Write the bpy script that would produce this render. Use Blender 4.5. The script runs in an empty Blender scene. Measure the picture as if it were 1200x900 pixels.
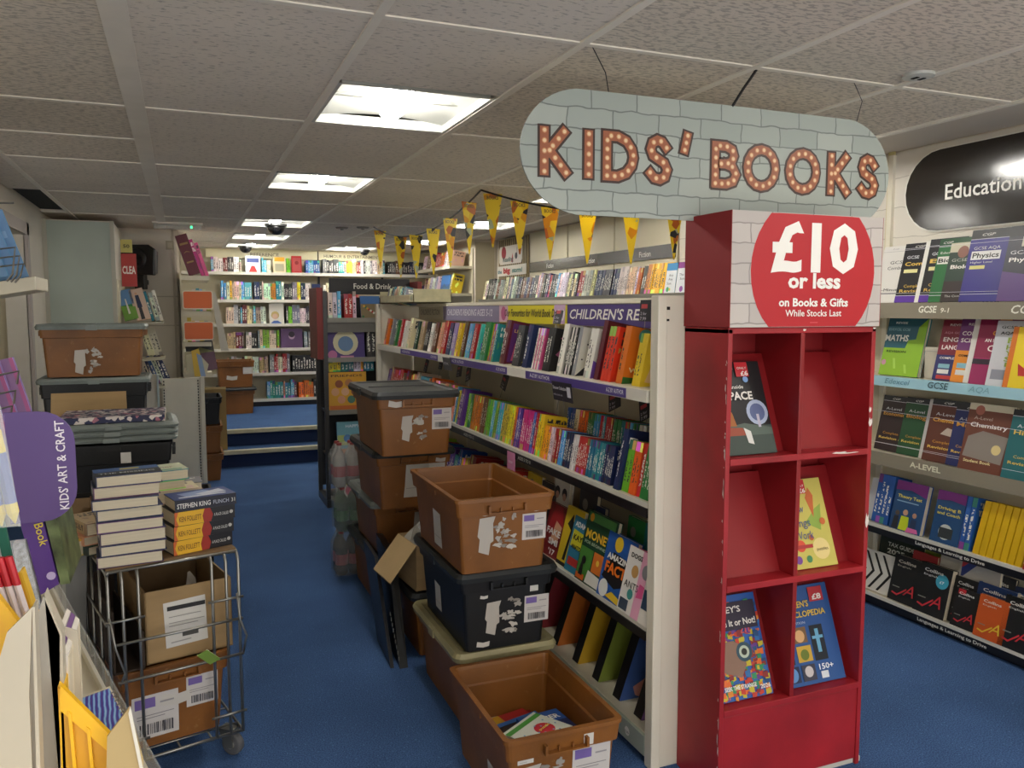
import bpy, math, random
from mathutils import Vector, Matrix
D = bpy.data; SC = bpy.context.scene; COL = SC.collection
RAD = math.radians
def lin(c):
    return tuple(((x / 12.92) if x <= .04045 else ((x + .055) / 1.055) ** 2.4) for x in c)
def hx(s):
    return lin(tuple(int(s[i:i + 2], 16) / 255 for i in (0, 2, 4)))

# ---------------------------------------------------------------- camera, world, light, exposure
cam = D.cameras.new('camera'); cam.sensor_width = 36; cam.lens = 28.55; cam.clip_start = .02
co = D.objects.new('camera', cam); COL.objects.link(co)
co.location = (0, 0, 1.5); co.rotation_euler = (RAD(90 - 5.213), 0, RAD(-22.10)); SC.camera = co
W = D.worlds.new('world'); SC.world = W; W.use_nodes = True
W.node_tree.nodes['Background'].inputs[0].default_value = (1, .97, .92, 1)
W.node_tree.nodes['Background'].inputs[1].default_value = 1.25
SC.view_settings.view_transform = 'Standard'; SC.view_settings.look = 'None'
SC.view_settings.gamma = 1; SC.view_settings.exposure = 1.1; SC.view_settings.use_curve_mapping = False
TUBE = 31.0            # brightness of the fluorescent lamps
SC.cycles.max_bounces = 12; SC.cycles.diffuse_bounces = 8
CZ = 2.25              # ceiling height
UP = .32               # height of the raised floor at the back

# ---------------------------------------------------------------- materials
MATS = {}
def mat(name, col, rough=.6, metal=0, alpha=1, emit=0, noise=0, nscale=8, bump=0, bscale=40, trans=0, spec=.5, stretch=None):
    if name in MATS: return MATS[name]
    m = D.materials.new(name); m.use_nodes = True; N = m.node_tree.nodes; L = m.node_tree.links
    b = N['Principled BSDF']; c = hx(col) if isinstance(col, str) else col
    b.inputs['Base Color'].default_value = (*c, 1); b.inputs['Roughness'].default_value = rough
    b.inputs['Metallic'].default_value = metal; b.inputs['Alpha'].default_value = alpha
    b.inputs['Specular IOR Level'].default_value = spec
    if trans: b.inputs['Transmission Weight'].default_value = trans
    if emit:
        b.inputs['Emission Color'].default_value = (*c, 1); b.inputs['Emission Strength'].default_value = emit
    if noise or bump:
        tc = N.new('ShaderNodeTexCoord'); src = tc.outputs['Object']
        if stretch:
            mp = N.new('ShaderNodeMapping'); mp.inputs['Scale'].default_value = stretch; L.new(src, mp.inputs[0]); src = mp.outputs[0]
    if noise:
        n = N.new('ShaderNodeTexNoise'); n.inputs['Scale'].default_value = nscale; n.inputs['Detail'].default_value = 5; L.new(src, n.inputs['Vector'])
        r = N.new('ShaderNodeMapRange'); r.inputs[1].default_value = .3; r.inputs[2].default_value = .7
        r.inputs[3].default_value = 1 - noise; r.inputs[4].default_value = 1 + noise * .6; L.new(n.outputs[0], r.inputs[0])
        x = N.new('ShaderNodeVectorMath'); x.operation = 'SCALE'; x.inputs[0].default_value = c; L.new(r.outputs[0], x.inputs['Scale'])
        L.new(x.outputs[0], b.inputs['Base Color'])
    if bump:
        n = N.new('ShaderNodeTexNoise'); n.inputs['Scale'].default_value = bscale; n.inputs['Detail'].default_value = 3; L.new(src, n.inputs['Vector'])
        k = N.new('ShaderNodeBump'); k.inputs['Strength'].default_value = bump; k.inputs['Distance'].default_value = .01
        L.new(n.outputs[0], k.inputs['Height']); L.new(k.outputs[0], b.inputs['Normal'])
    MATS[name] = m; return m
def ink(h):            # flat printing ink / plain colours, by hex
    return mat('ink_' + h, h, .45)

def book_cover_material():
    """Printed cover: the object's colour, a second tone drawn from its random number, blocks of title print."""
    m = D.materials.new('book_cover'); m.use_nodes = True; N = m.node_tree.nodes; L = m.node_tree.links
    b = N['Principled BSDF']; b.inputs['Roughness'].default_value = .38
    oi = N.new('ShaderNodeObjectInfo'); tc = N.new('ShaderNodeTexCoord')
    gs = N.new('ShaderNodeSeparateXYZ'); L.new(tc.outputs['Generated'], gs.inputs[0])
    ns = N.new('ShaderNodeSeparateXYZ'); L.new(tc.outputs['Normal'], ns.inputs[0])
    def math_(op, a, b_=None, c=None):
        n = N.new('ShaderNodeMath'); n.operation = op
        for i, v in enumerate((a, b_, c)):
            if v is None: continue
            if isinstance(v, (int, float)): n.inputs[i].default_value = v
            else: L.new(v, n.inputs[i])
        return n.outputs[0]
    def mix(f, a, c):
        n = N.new('ShaderNodeMix'); n.data_type = 'RGBA'; L.new(f, n.inputs[0])
        for i, v in ((6, a), (7, c)):
            if isinstance(v, tuple): n.inputs[i].default_value = v
            else: L.new(v, n.inputs[i])
        return n.outputs[2]
    rnd = oi.outputs['Random']
    band = lambda v, lo, hi: math_('MULTIPLY', math_('GREATER_THAN', v, lo), math_('LESS_THAN', v, hi))
    # second tone
    hs = N.new('ShaderNodeHueSaturation'); L.new(oi.outputs['Color'], hs.inputs['Color'])
    L.new(math_('MULTIPLY_ADD', rnd, .5, .25), hs.inputs['Hue']); hs.inputs['Saturation'].default_value = .85
    L.new(math_('MULTIPLY_ADD', math_('FRACT', math_('MULTIPLY', rnd, 7.3)), 1.3, .4), hs.inputs['Value'])
    # ink: black or cream depending on how bright the cover is
    sp = N.new('ShaderNodeSeparateColor'); L.new(oi.outputs['Color'], sp.inputs[0])
    lum = math_('ADD', math_('MULTIPLY', sp.outputs[0], .4), math_('MULTIPLY', sp.outputs[1], .55))
    inkc = mix(math_('GREATER_THAN', lum, .28), (.85, .82, .74, 1), (.03, .03, .04, 1))
    # spine print
    cb = N.new('ShaderNodeCombineXYZ'); L.new(math_('MULTIPLY', gs.outputs[2], 26), cb.inputs[0]); L.new(math_('MULTIPLY', gs.outputs[1], 2.2), cb.inputs[1]); L.new(math_('MULTIPLY', rnd, 90), cb.inputs[2])
    nz = N.new('ShaderNodeTexNoise'); nz.inputs['Scale'].default_value = 1; nz.inputs['Detail'].default_value = 1; L.new(cb.outputs[0], nz.inputs['Vector'])
    top = math_('MULTIPLY_ADD', math_('FRACT', math_('MULTIPLY', rnd, 3.7)), .3, .6)
    txt = math_('MULTIPLY', math_('GREATER_THAN', nz.outputs[0], .49), math_('MULTIPLY', band(gs.outputs[1], .26, .74), math_('MULTIPLY', math_('GREATER_THAN', gs.outputs[2], .2), math_('LESS_THAN', gs.outputs[2], top))))
    blk = math_('MULTIPLY', math_('GREATER_THAN', math_('FRACT', math_('MULTIPLY', rnd, 11.1)), .45), math_('LESS_THAN', gs.outputs[2], .14))
    blk2 = math_('MULTIPLY', math_('GREATER_THAN', math_('FRACT', math_('MULTIPLY', rnd, 5.9)), .6), math_('GREATER_THAN', gs.outputs[2], .82))
    spine = mix(math_('MAXIMUM', blk, blk2), oi.outputs['Color'], hs.outputs[0])
    spine = mix(txt, spine, inkc)
    # front cover picture and title
    off = N.new('ShaderNodeCombineXYZ'); L.new(math_('MULTIPLY', rnd, 50), off.inputs[0])
    va = N.new('ShaderNodeVectorMath'); va.operation = 'ADD'; L.new(tc.outputs['Generated'], va.inputs[0]); L.new(off.outputs[0], va.inputs[1])
    vo = N.new('ShaderNodeTexVoronoi'); vo.inputs['Scale'].default_value = 3.2; L.new(va.outputs[0], vo.inputs['Vector'])
    pic = math_('MULTIPLY', math_('LESS_THAN', vo.outputs[0], .34), math_('MULTIPLY', band(gs.outputs[2], .08, .62), band(gs.outputs[0], .08, .92)))
    nt = N.new('ShaderNodeTexNoise'); nt.inputs['Scale'].default_value = 1; nt.inputs['Detail'].default_value = 0
    ct = N.new('ShaderNodeCombineXYZ'); L.new(math_('MULTIPLY', gs.outputs[0], 17), ct.inputs[0]); L.new(math_('MULTIPLY', gs.outputs[2], 9), ct.inputs[1]); L.new(math_('MULTIPLY', rnd, 33), ct.inputs[2]); L.new(ct.outputs[0], nt.inputs['Vector'])
    ttl = math_('MULTIPLY', math_('GREATER_THAN', nt.outputs[0], .46), math_('MULTIPLY', band(gs.outputs[0], .12, .88), math_('MAXIMUM', band(gs.outputs[2], .67, .78), band(gs.outputs[2], .82, .92))))
    front = mix(pic, oi.outputs['Color'], hs.outputs[0]); front = mix(ttl, front, inkc)
    isf = math_('LESS_THAN', ns.outputs[1], -.5)
    L.new(mix(isf, spine, front), b.inputs['Base Color'])
    return m
M_COVER = book_cover_material()
M_PLAIN = D.materials.new('printed_card'); M_PLAIN.use_nodes = True
_n = M_PLAIN.node_tree; _o = _n.nodes.new('ShaderNodeObjectInfo'); _n.links.new(_o.outputs['Color'], _n.nodes['Principled BSDF'].inputs['Base Color']); _n.nodes['Principled BSDF'].inputs['Roughness'].default_value = .4
M_PAGE = mat('page_paper', 'D9CDB2', .8, noise=.12, nscale=3, stretch=(1, 60, 1))
M_WHITE = mat('cream_painted_metal', 'E0DAC8', .45, noise=.05, nscale=5)
M_SHELF = mat('cream_shelf_metal', 'CFC8B2', .4, noise=.05, nscale=6)
M_BACK = mat('shelf_back_panel', 'CCC4AC', .6)
M_LIP = mat('white_ticket_strip', 'DAD6CA', .35)
M_DARK = mat('black_strip_plastic', '17161A', .35)
M_BLACK = mat('black_plastic', '0D0E0F', .38, noise=.3, nscale=5, bump=.08, bscale=60)
M_HOLE = mat('dark_slot', '1A1815', .9)
M_WALL = mat('painted_wall', 'DDD6C8', .75, noise=.06, nscale=2)
M_GREEN = mat('pale_green_panel', 'BCC7BC', .6, noise=.07, nscale=3)
M_CARD = mat('brown_cardboard', 'A5885E', .8, noise=.1, nscale=5, stretch=(1, 1, 6))
M_CARD_IN = mat('brown_cardboard_inside', '7A6041', .85, noise=.1, nscale=5)
M_CHROME = mat('zinc_wire', '9B9A94', .35, .9)
M_RED = mat('red_laminate', '8C171C', .42, noise=.12, nscale=3)
M_GLASS = mat('clear_plastic', 'E8EEF0', .08, alpha=.22)

def worn_plastic(name, col, scuff, amt=.5):
    m = D.materials.new(name); m.use_nodes = True; N = m.node_tree.nodes; L = m.node_tree.links; b = N['Principled BSDF']
    tc = N.new('ShaderNodeTexCoord')
    a = N.new('ShaderNodeTexNoise'); a.inputs['Scale'].default_value = 4; a.inputs['Detail'].default_value = 6; L.new(tc.outputs['Object'], a.inputs['Vector'])
    r = N.new('ShaderNodeValToRGB'); r.color_ramp.elements[0].position = .3; r.color_ramp.elements[1].position = .75
    c = hx(col); r.color_ramp.elements[0].color = (*[x * .72 for x in c], 1); r.color_ramp.elements[1].color = (*[min(1, x * 1.25) for x in c], 1)
    L.new(a.outputs[0], r.inputs[0])
    s = N.new('ShaderNodeTexNoise'); s.inputs['Scale'].default_value = 26; s.inputs['Detail'].default_value = 8; s.inputs['Roughness'].default_value = .7; L.new(tc.outputs['Object'], s.inputs['Vector'])
    g = N.new('ShaderNodeMapRange'); g.inputs[1].default_value = .62; g.inputs[2].default_value = .74; g.inputs[4].default_value = amt; L.new(s.outputs[0], g.inputs[0])
    x = N.new('ShaderNodeMix'); x.data_type = 'RGBA'; L.new(g.outputs[0], x.inputs[0]); L.new(r.outputs[0], x.inputs[6]); x.inputs[7].default_value = (*hx(scuff), 1)
    L.new(x.outputs[2], b.inputs['Base Color']); b.inputs['Roughness'].default_value = .45
    k = N.new('ShaderNodeBump'); k.inputs['Strength'].default_value = .15; k.inputs['Distance'].default_value = .004; L.new(s.outputs[0], k.inputs['Height']); L.new(k.outputs[0], b.inputs['Normal'])
    return m
M_TOTE = worn_plastic('terracotta_plastic', '84521F', 'B5915F', .45)
M_TOTE_K = worn_plastic('black_tote_plastic', '131416', '4A4B4A', .25)
M_LID_K = worn_plastic('charcoal_lid_plastic', '26292A', '6A6C68', .3)
M_LID_G = worn_plastic('grey_lid_plastic', '7B837F', 'AEB2AC', .3)
M_LID_C = worn_plastic('olive_cream_lid_plastic', 'A39A72', 'CFC9AC', .4)

def brick_print():
    m = D.materials.new('whitewashed_brick_print'); m.use_nodes = True; N = m.node_tree.nodes; L = m.node_tree.links; b = N['Principled BSDF']; b.inputs['Roughness'].default_value = .55
    tc = N.new('ShaderNodeTexCoord'); mp = N.new('ShaderNodeMapping'); L.new(tc.outputs['Object'], mp.inputs[0])
    nz = N.new('ShaderNodeTexNoise'); nz.inputs['Scale'].default_value = 14; L.new(tc.outputs['Object'], nz.inputs['Vector'])
    ad = N.new('ShaderNodeVectorMath'); ad.operation = 'MULTIPLY_ADD'; L.new(nz.outputs[1], ad.inputs[0]); ad.inputs[1].default_value = (.02, .02, .02); L.new(mp.outputs[0], ad.inputs[2])
    br = N.new('ShaderNodeTexBrick'); L.new(ad.outputs[0], br.inputs['Vector'])
    br.inputs['Scale'].default_value = 1; br.inputs['Brick Width'].default_value = .15; br.inputs['Row Height'].default_value = .058; br.inputs['Mortar Size'].default_value = .003; br.inputs['Mortar Smooth'].default_value = .8
    br.inputs['Color1'].default_value = (*BRK[0], 1); br.inputs['Color2'].default_value = (*BRK[1], 1); br.inputs['Mortar'].default_value = (*BRK[2], 1)
    L.new(br.outputs[0], b.inputs['Base Color'])
    return m, mp
BRK = (hx('A7AEA7'), hx('98A19B'), hx('69716D'))
M_BRICK, _mp = brick_print(); _mp.inputs['Rotation'].default_value = (RAD(90), 0, 0)       # upright in XZ
BRK = (hx('C4BCB6'), hx('B8B0AB'), hx('8E8682'))
M_BRICKP, _mp = brick_print(); _mp.inputs['Rotation'].default_value = (RAD(90), 0, 0)
BRK = (hx('E2DDD2'), hx('D8D2C7'), hx('B5AEA4'))
M_BRICKY, _mp = brick_print(); _mp.inputs['Rotation'].default_value = (RAD(90), 0, RAD(90))  # upright in YZ

# ---------------------------------------------------------------- mesh building
class MB:
    def __init__(s): s.v = []; s.f = []; s.m = []; s.M = None
    def add(s, vs, fs, m=0):
        o = len(s.v)
        s.v += [tuple(s.M @ Vector(v)) if s.M else tuple(v) for v in vs]
        for f in fs: s.f.append([o + i for i in f]); s.m.append(m)
    def box(s, x0, y0, z0, x1, y1, z1, m=0):
        s.add([(x0, y0, z0), (x1, y0, z0), (x1, y1, z0), (x0, y1, z0), (x0, y0, z1), (x1, y0, z1), (x1, y1, z1), (x0, y1, z1)],
              [(3, 2, 1, 0), (4, 5, 6, 7), (0, 1, 5, 4), (1, 2, 6, 5), (2, 3, 7, 6), (3, 0, 4, 7)], m); return s
    def poly(s, pts, m=0): s.add(pts, [tuple(range(len(pts)))], m); return s
    def prism(s, pts, d, m=0):            # pts: 3D polygon, d: extrusion vector
        n = len(pts); d = Vector(d); q = [Vector(p) for p in pts]
        s.add([*q, *[p + d for p in q]], [tuple(range(n))[::-1], tuple(range(n, 2 * n)), *[(i, (i + 1) % n, n + (i + 1) % n, n + i) for i in range(n)]], m); return s
    def loft(s, loops, m=0, cap0=True, cap1=True):
        n = len(loops[0]); vs = [p for l in loops for p in l]; fs = []
        for k in range(len(loops) - 1):
            for i in range(n):
                a = k * n + i; b = k * n + (i + 1) % n; fs.append((a, b, b + n, a + n))
        if cap0: fs.append(tuple(range(n))[::-1])
        if cap1: fs.append(tuple(range(len(vs) - n, len(vs))))
        s.add(vs, fs, m); return s
    def tube(s, pts, r=.003, n=6, m=0):
        pts = [Vector(p) for p in pts]; loops = []
        for i, p in enumerate(pts):
            d = ((pts[i] - pts[i - 1]).normalized() if i else Vector()) + ((pts[i + 1] - pts[i]).normalized() if i < len(pts) - 1 else Vector())
            d.normalize(); u = d.orthogonal().normalized() if i == 0 else (u - d * u.dot(d)).normalized(); w = d.cross(u)
            loops.append([p + (u * math.cos(2 * math.pi * k / n) + w * math.sin(2 * math.pi * k / n)) * r for k in range(n)])
        return s.loft(loops, m)
    def build(s, name, mats, parent=None, loc=None, rot=None, smooth=False, bevel=0, mesh_only=False):
        me = D.meshes.new(name); me.from_pydata(s.v, [], s.f)
        for mm in (mats if isinstance(mats, (list, tuple)) else [mats]): me.materials.append(mm)
        me.polygons.foreach_set('material_index', s.m)
        if smooth: me.polygons.foreach_set('use_smooth', [True] * len(s.f))
        me.update()
        if mesh_only: return me
        return ob(name, me, parent, loc, rot, bevel)
def ob(name, me, parent=None, loc=None, rot=None, bevel=0):
    o = D.objects.new(name, me); COL.objects.link(o)
    if parent: o.parent = parent
    if loc: o.location = loc
    if rot: o.rotation_euler = rot
    if bevel:
        b = o.modifiers.new('edge', 'BEVEL'); b.width = bevel; b.segments = 2; b.limit_method = 'ANGLE'; b.angle_limit = RAD(40)
    return o
def tag(o, label, cat, group=None):
    o['label'] = label; o['category'] = cat
    if group: o['group'] = group
    return o
def thing(name, label, cat, loc=(0, 0, 0), rz=0, group=None):
    o = D.objects.new(name, None); COL.objects.link(o); o.location = loc; o.rotation_euler = (0, 0, rz); o.empty_display_size = .05
    return tag(o, label, cat, group)
def struct(name, mb, m, parent=None, **k):
    o = mb.build(name, m, parent, **k)
    if not parent: o['kind'] = 'structure'
    return o
def rrect(x0, y0, x1, y1, r, z, n=3):
    p = []
    for cx, cy, a in ((x1 - r, y1 - r, 0), (x0 + r, y1 - r, 90), (x0 + r, y0 + r, 180), (x1 - r, y0 + r, 270)):
        for k in range(n + 1): t = RAD(a + 90 * k / n); p.append((cx + r * math.cos(t), cy + r * math.sin(t), z))
    return p
def circ(cx, cy, r, n=20, z=0): return [(cx + r * math.cos(2 * math.pi * k / n), cy + r * math.sin(2 * math.pi * k / n), z) for k in range(n)]

# lettering from the built-in font; cached outlines
_T = {}
def glyphs(s, bold=0, shear=0):
    k = (s, bold, shear)
    if k not in _T:
        c = D.curves.new('t', 'FONT'); c.body = s; c.size = 1; c.resolution_u = 2; c.offset = bold; c.shear = shear; c.fill_mode = 'FRONT'
        o = D.objects.new('t', c); me = D.meshes.new_from_object(o)
        vs = [v.co.copy() for v in me.vertices]; fs = [tuple(p.vertices) for p in me.polygons]
        x0 = min((v.x for v in vs), default=0); x1 = max((v.x for v in vs), default=1)
        vs = [Vector((v.x - x0, v.y, 0)) for v in vs]
        D.objects.remove(o); D.curves.remove(c); D.meshes.remove(me); _T[k] = (vs, fs, x1 - x0)
    return _T[k]
def text(mb, s, M, size, m=0, width=None, bold=0, shear=0, align='L'):
    """M maps text plane (x right, y up) to the mesh; width squeezes the line to a measured length."""
    vs, fs, w = glyphs(s, bold, shear); sx = (width / w) if width else size; L_ = w * sx
    ox = {'L': 0, 'C': -L_ / 2, 'R': -L_}[align]
    mb.add([M @ Vector((v.x * sx + ox, v.y * size, 0)) for v in vs], fs, m)

# planes to print on
def pl_S(x, y, z): return Matrix.Translation((x, y, z)) @ Matrix.Rotation(RAD(90), 4, 'X')                                   # faces -Y, reads along +X
def pl_W(x, y, z): return Matrix.Translation((x, y, z)) @ Matrix.Rotation(RAD(-90), 4, 'Z') @ Matrix.Rotation(RAD(90), 4, 'X')  # faces -X, reads along -Y
def pl_E(x, y, z): return Matrix.Translation((x, y, z)) @ Matrix.Rotation(RAD(90), 4, 'Z') @ Matrix.Rotation(RAD(90), 4, 'X')
def sign_print(parent, plane, items, name='lettering'):
    """items: ('t', text, x, y, size, colour[, width, bold, shear, align]) or ('r', x0,y0,x1,y1,colour) ('c', x,y,r,colour) ('p', points, colour)."""
    for kind, nm in (('s', 'printed_shape'), ('t', name)):
        its = [i for i in items if (i[0] == 't') == (kind == 't')]
        if not its: continue
        mb = MB(); ms = []; 
        for k, it in enumerate(its):
            col = it[5] if it[0] in 'tr' else it[4] if it[0] == 'c' else it[2]
            if col not in ms: ms.append(col)
            mi = ms.index(col); P = plane @ Matrix.Translation((0, 0,   .0005 + min(.00025, .004 / len(its)) * k + ((.0045 if len(items) > 16 else .0012) if kind == 't' else 0)))
            if it[0] == 't':
                a = list(it[6:]) + [None] * 4; text(mb, it[1], P @ Matrix.Translation((it[2], it[3], 0)), it[4], mi, a[0], a[1] or 0, a[2] or 0, a[3] or 'L')
            elif it[0] == 'r': mb.poly([P @ Vector(v) for v in ((it[1], it[2], 0), (it[3], it[2], 0), (it[3], it[4], 0), (it[1], it[4], 0))], mi)
            elif it[0] == 'c': mb.poly([P @ Vector(v) for v in circ(it[1], it[2], it[3], 18)], mi)
            else: mb.poly([P @ Vector((*v, 0)) for v in it[1]], mi)
        mb.build(nm, [ink(c) for c in ms], parent)

# ---------------------------------------------------------------- books
COLS = {'red': 'B5262A', 'dark red': '7A1A1E', 'orange': 'D8701E', 'yellow': 'E3C22A', 'lime green': '7DBB2E', 'green': '2C7A3E', 'dark green': '1D4630', 'teal': '1F7F86', 'sky blue': '4FA3CF', 'blue': '2459A6', 'navy blue': '1B2A56',
        'purple': '5B2F86', 'lilac': '9C86C0', 'pink': 'D9558C', 'magenta': 'B02670', 'black': '17171A', 'charcoal': '37383B', 'grey': '85858A', 'white': 'DEDAD0', 'cream': 'D8CBA6', 'brown': '6B4127', 'beige': 'B79F7C', 'peach': 'E0A07C', 'turquoise': '3FB3A6', 'maroon': '5C1626'}
RGB = {k: (*hx(v), 1) for k, v in COLS.items()}
_B = {}
def book_mesh(w, t, h, parts, plain):
    k = (round(w, 3), round(t, 3), round(h, 3), parts, plain)
    if k in _B: return _B[k]
    w, t, h = k[:3]; c = min(.0025, t * .12); mb = MB(); cov = M_PLAIN if plain else M_COVER
    prof = [(0, 0), (w, 0), (w, c), (c, c), (c, t - c), (w, t - c), (w, t), (0, t)]
    n = 8; vs = [(x, y, 0) for x, y in prof] + [(x, y, h) for x, y in prof]
    mb.add(vs, [(0, 3, 2, 1), (0, 7, 4, 3), (7, 6, 5, 4), (8, 9, 10, 11), (8, 11, 12, 15), (15, 12, 13, 14), *[(i, (i + 1) % n, n + (i + 1) % n, n + i) for i in range(n)]])
    pb = MB() if parts else mb
    pb.box(c * .8, c, .0025, w - .004, t - c, h - .003, 0 if parts else 1)
    a = mb.build('book', [cov] if parts else [cov, M_PAGE], mesh_only=True)
    b = pb.build('page_block', [M_PAGE], mesh_only=True) if parts else None
    _B[k] = (a, b); return _B[k]
FR = {'W': Matrix.Rotation(RAD(-90), 4, 'Z'), 'S': Matrix.Identity(4), 'E': Matrix.Rotation(RAD(90), 4, 'Z')}
class Frame:
    """a: along the shelf to the viewer's right, b: away from the viewer, c: up."""
    def __init__(s, face, x, y, z): s.R = FR[face]; s.M = Matrix.Translation((x, y, z)) @ s.R
LAB = {}; SEEN = {}
def book(F, a, b, c, w, t, h, col, name, label, group, cat='book', spine=True, back=0, lean=0, turn=0, parts=False, cover=None, rgb=None):
    me, pg = book_mesh(w, t, h, parts or bool(cover), bool(cover))
    o = D.objects.new(name, me); COL.objects.link(o)
    M = (F.M if isinstance(F, Frame) else F) @ Matrix.Translation((a, b, c)) @ Matrix.Rotation(RAD(-back), 4, 'X') @ Matrix.Rotation(RAD(lean), 4, 'Y') @ Matrix.Rotation(RAD(turn), 4, 'Z')
    if spine: M = M @ Matrix.Translation((t, 0, 0)) @ Matrix.Rotation(RAD(90), 4, 'Z')
    o.matrix_world = M
    o.color = rgb or RGB[col]
    if label in LAB: LAB[label] += 1
    LAB.setdefault(label, 1)
    tag(o, label, cat, group)
    if pg:
        p = D.objects.new('page_block', pg); COL.objects.link(p); p.parent = o
    if cover: sign_print(o, pl_S(0, 0, 0), [_sc(i, w, h) for i in cover], 'cover_lettering')
    return o
def _sc(i, w, h):      # cover items are given in fractions of the cover
    if i[0] == 't':
        L_ = list(i) + [None] * (10 - len(i)); L_[2] *= w; L_[3] *= h; L_[4] *= h
        if L_[6]: L_[6] *= w
        return tuple(L_)
    if i[0] == 'r': return ('r', i[1] * w, i[2] * h, i[3] * w, i[4] * h, i[5])
    if i[0] == 'c': return ('c', i[1] * w, i[2] * h, i[3] * w, i[4])
    return ('p', [(x * w, y * h) for x, y in i[1]], i[2])
ORD = ['first', 'second', 'third', 'fourth', 'fifth', 'sixth', 'seventh', 'eighth', 'ninth', 'tenth', 'eleventh', 'twelfth', 'thirteenth', 'fourteenth', 'fifteenth', 'sixteenth', 'seventeenth', 'eighteenth', 'nineteenth', 'twentieth']
def ordn(i):
    if i < 20: return ORD[i]
    n = i + 1; return '%d%s' % (n, 'th' if 10 < n % 100 < 14 else {1: 'st', 2: 'nd', 3: 'rd'}.get(n % 10, 'th'))
def row(F, a0, a1, c, name, where, group, seed, cols, t=(.012, .03), h=(.18, .21), w=.13, back=10, b=.02, run=(1, 3), lean=0, gap=.0005, gapp=.08, rev=False, parts=False, frm='from far end', jit=1):
    """Spine-out books from a0 to a1; every book is its own object, told apart by colour and order."""
    R = random.Random(seed); a = a0; L_ = []
    while a < a1:
        if isinstance(cols, str): cols = cols.split(',')
        cn = R.choice(cols); n = R.randint(*run); tt = round(R.uniform(*t), 3); hh = round(R.uniform(*h), 2); ww = round(w * R.uniform(.92, 1.06), 2)
        rg = [max(0, x * (1 + R.uniform(-.25, .25))) for x in RGB[cn][:3]] + [1]
        ln = lean + R.uniform(-1, 1) * jit * .3
        for k in range(n):
            if a + tt > a1: break
            L_.append((a, tt, hh, ww, cn, rg, ln, b + R.uniform(0, .006))); a += tt + gap
        else:
            a += .003
            if R.random() < gapp: a += R.uniform(.006, .02)
            continue
        break
    seq = L_ if not rev else L_[::-1]
    for (a, tt, hh, ww, cn, rg, ln, bb) in seq:
        k = SEEN.get((where, frm, cn), 0); SEEN[(where, frm, cn)] = k + 1
        thick = 'thin ' if tt < .016 else 'thick ' if tt > .034 else ''
        book(F, a, bb, c, ww, tt, hh, cn, name, '%s%s book, %s, %s %s %s' % (thick, cn, where, ordn(k), cn, frm), group, back=back, lean=ln, rgb=rg, parts=parts)

exec_parts = []

# ================================================================ the setting
def carpet():
    m = D.materials.new('blue_carpet'); m.use_nodes = True; N = m.node_tree.nodes; L = m.node_tree.links; b = N['Principled BSDF']; b.inputs['Roughness'].default_value = .95; b.inputs['Specular IOR Level'].default_value = .15
    tc = N.new('ShaderNodeTexCoord')
    a = N.new('ShaderNodeTexNoise'); a.inputs['Scale'].default_value = 220; a.inputs['Detail'].default_value = 2; L.new(tc.outputs['Object'], a.inputs['Vector'])
    r = N.new('ShaderNodeValToRGB'); e = r.color_ramp.elements; e[0].position = .35; e[0].color = (*hx('344C78'), 1); e[1].position = .66; e[1].color = (*hx('5375A6'), 1)
    L.new(a.outputs[0], r.inputs[0])
    v = N.new('ShaderNodeTexVoronoi'); v.inputs['Scale'].default_value = 45; L.new(tc.outputs['Object'], v.inputs['Vector'])
    s = N.new('ShaderNodeMath'); s.operation = 'LESS_THAN'; s.inputs[1].default_value = .11; L.new(v.outputs[0], s.inputs[0])
    x = N.new('ShaderNodeMix'); x.data_type = 'RGBA'; L.new(s.outputs[0], x.inputs[0]); L.new(r.outputs[0], x.inputs[6]); x.inputs[7].default_value = (*hx('5F86B8'), 1)
    d = N.new('ShaderNodeTexNoise'); d.inputs['Scale'].default_value = 1.3; d.inputs['Detail'].default_value = 5; L.new(tc.outputs['Object'], d.inputs['Vector'])
    q = N.new('ShaderNodeMapRange'); q.inputs[1].default_value = .35; q.inputs[2].default_value = .65; q.inputs[3].default_value = .8; q.inputs[4].default_value = 1.15; L.new(d.outputs[0], q.inputs[0])
    z = N.new('ShaderNodeVectorMath'); z.operation = 'SCALE'; L.new(x.outputs[2], z.inputs[0]); L.new(q.outputs[0], z.inputs['Scale']); L.new(z.outputs[0], b.inputs['Base Color'])
    k = N.new('ShaderNodeBump'); k.inputs['Strength'].default_value = .5; k.inputs['Distance'].default_value = .004; L.new(a.outputs[0], k.inputs['Height']); L.new(k.outputs[0], b.inputs['Normal'])
    return m
M_CARPET = carpet()
M_NOSE = mat('cream_stair_nosing', 'C9C3A4', .5, noise=.12, nscale=12)
M_RISER = mat('dark_blue_riser', '14284E', .9)
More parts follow.
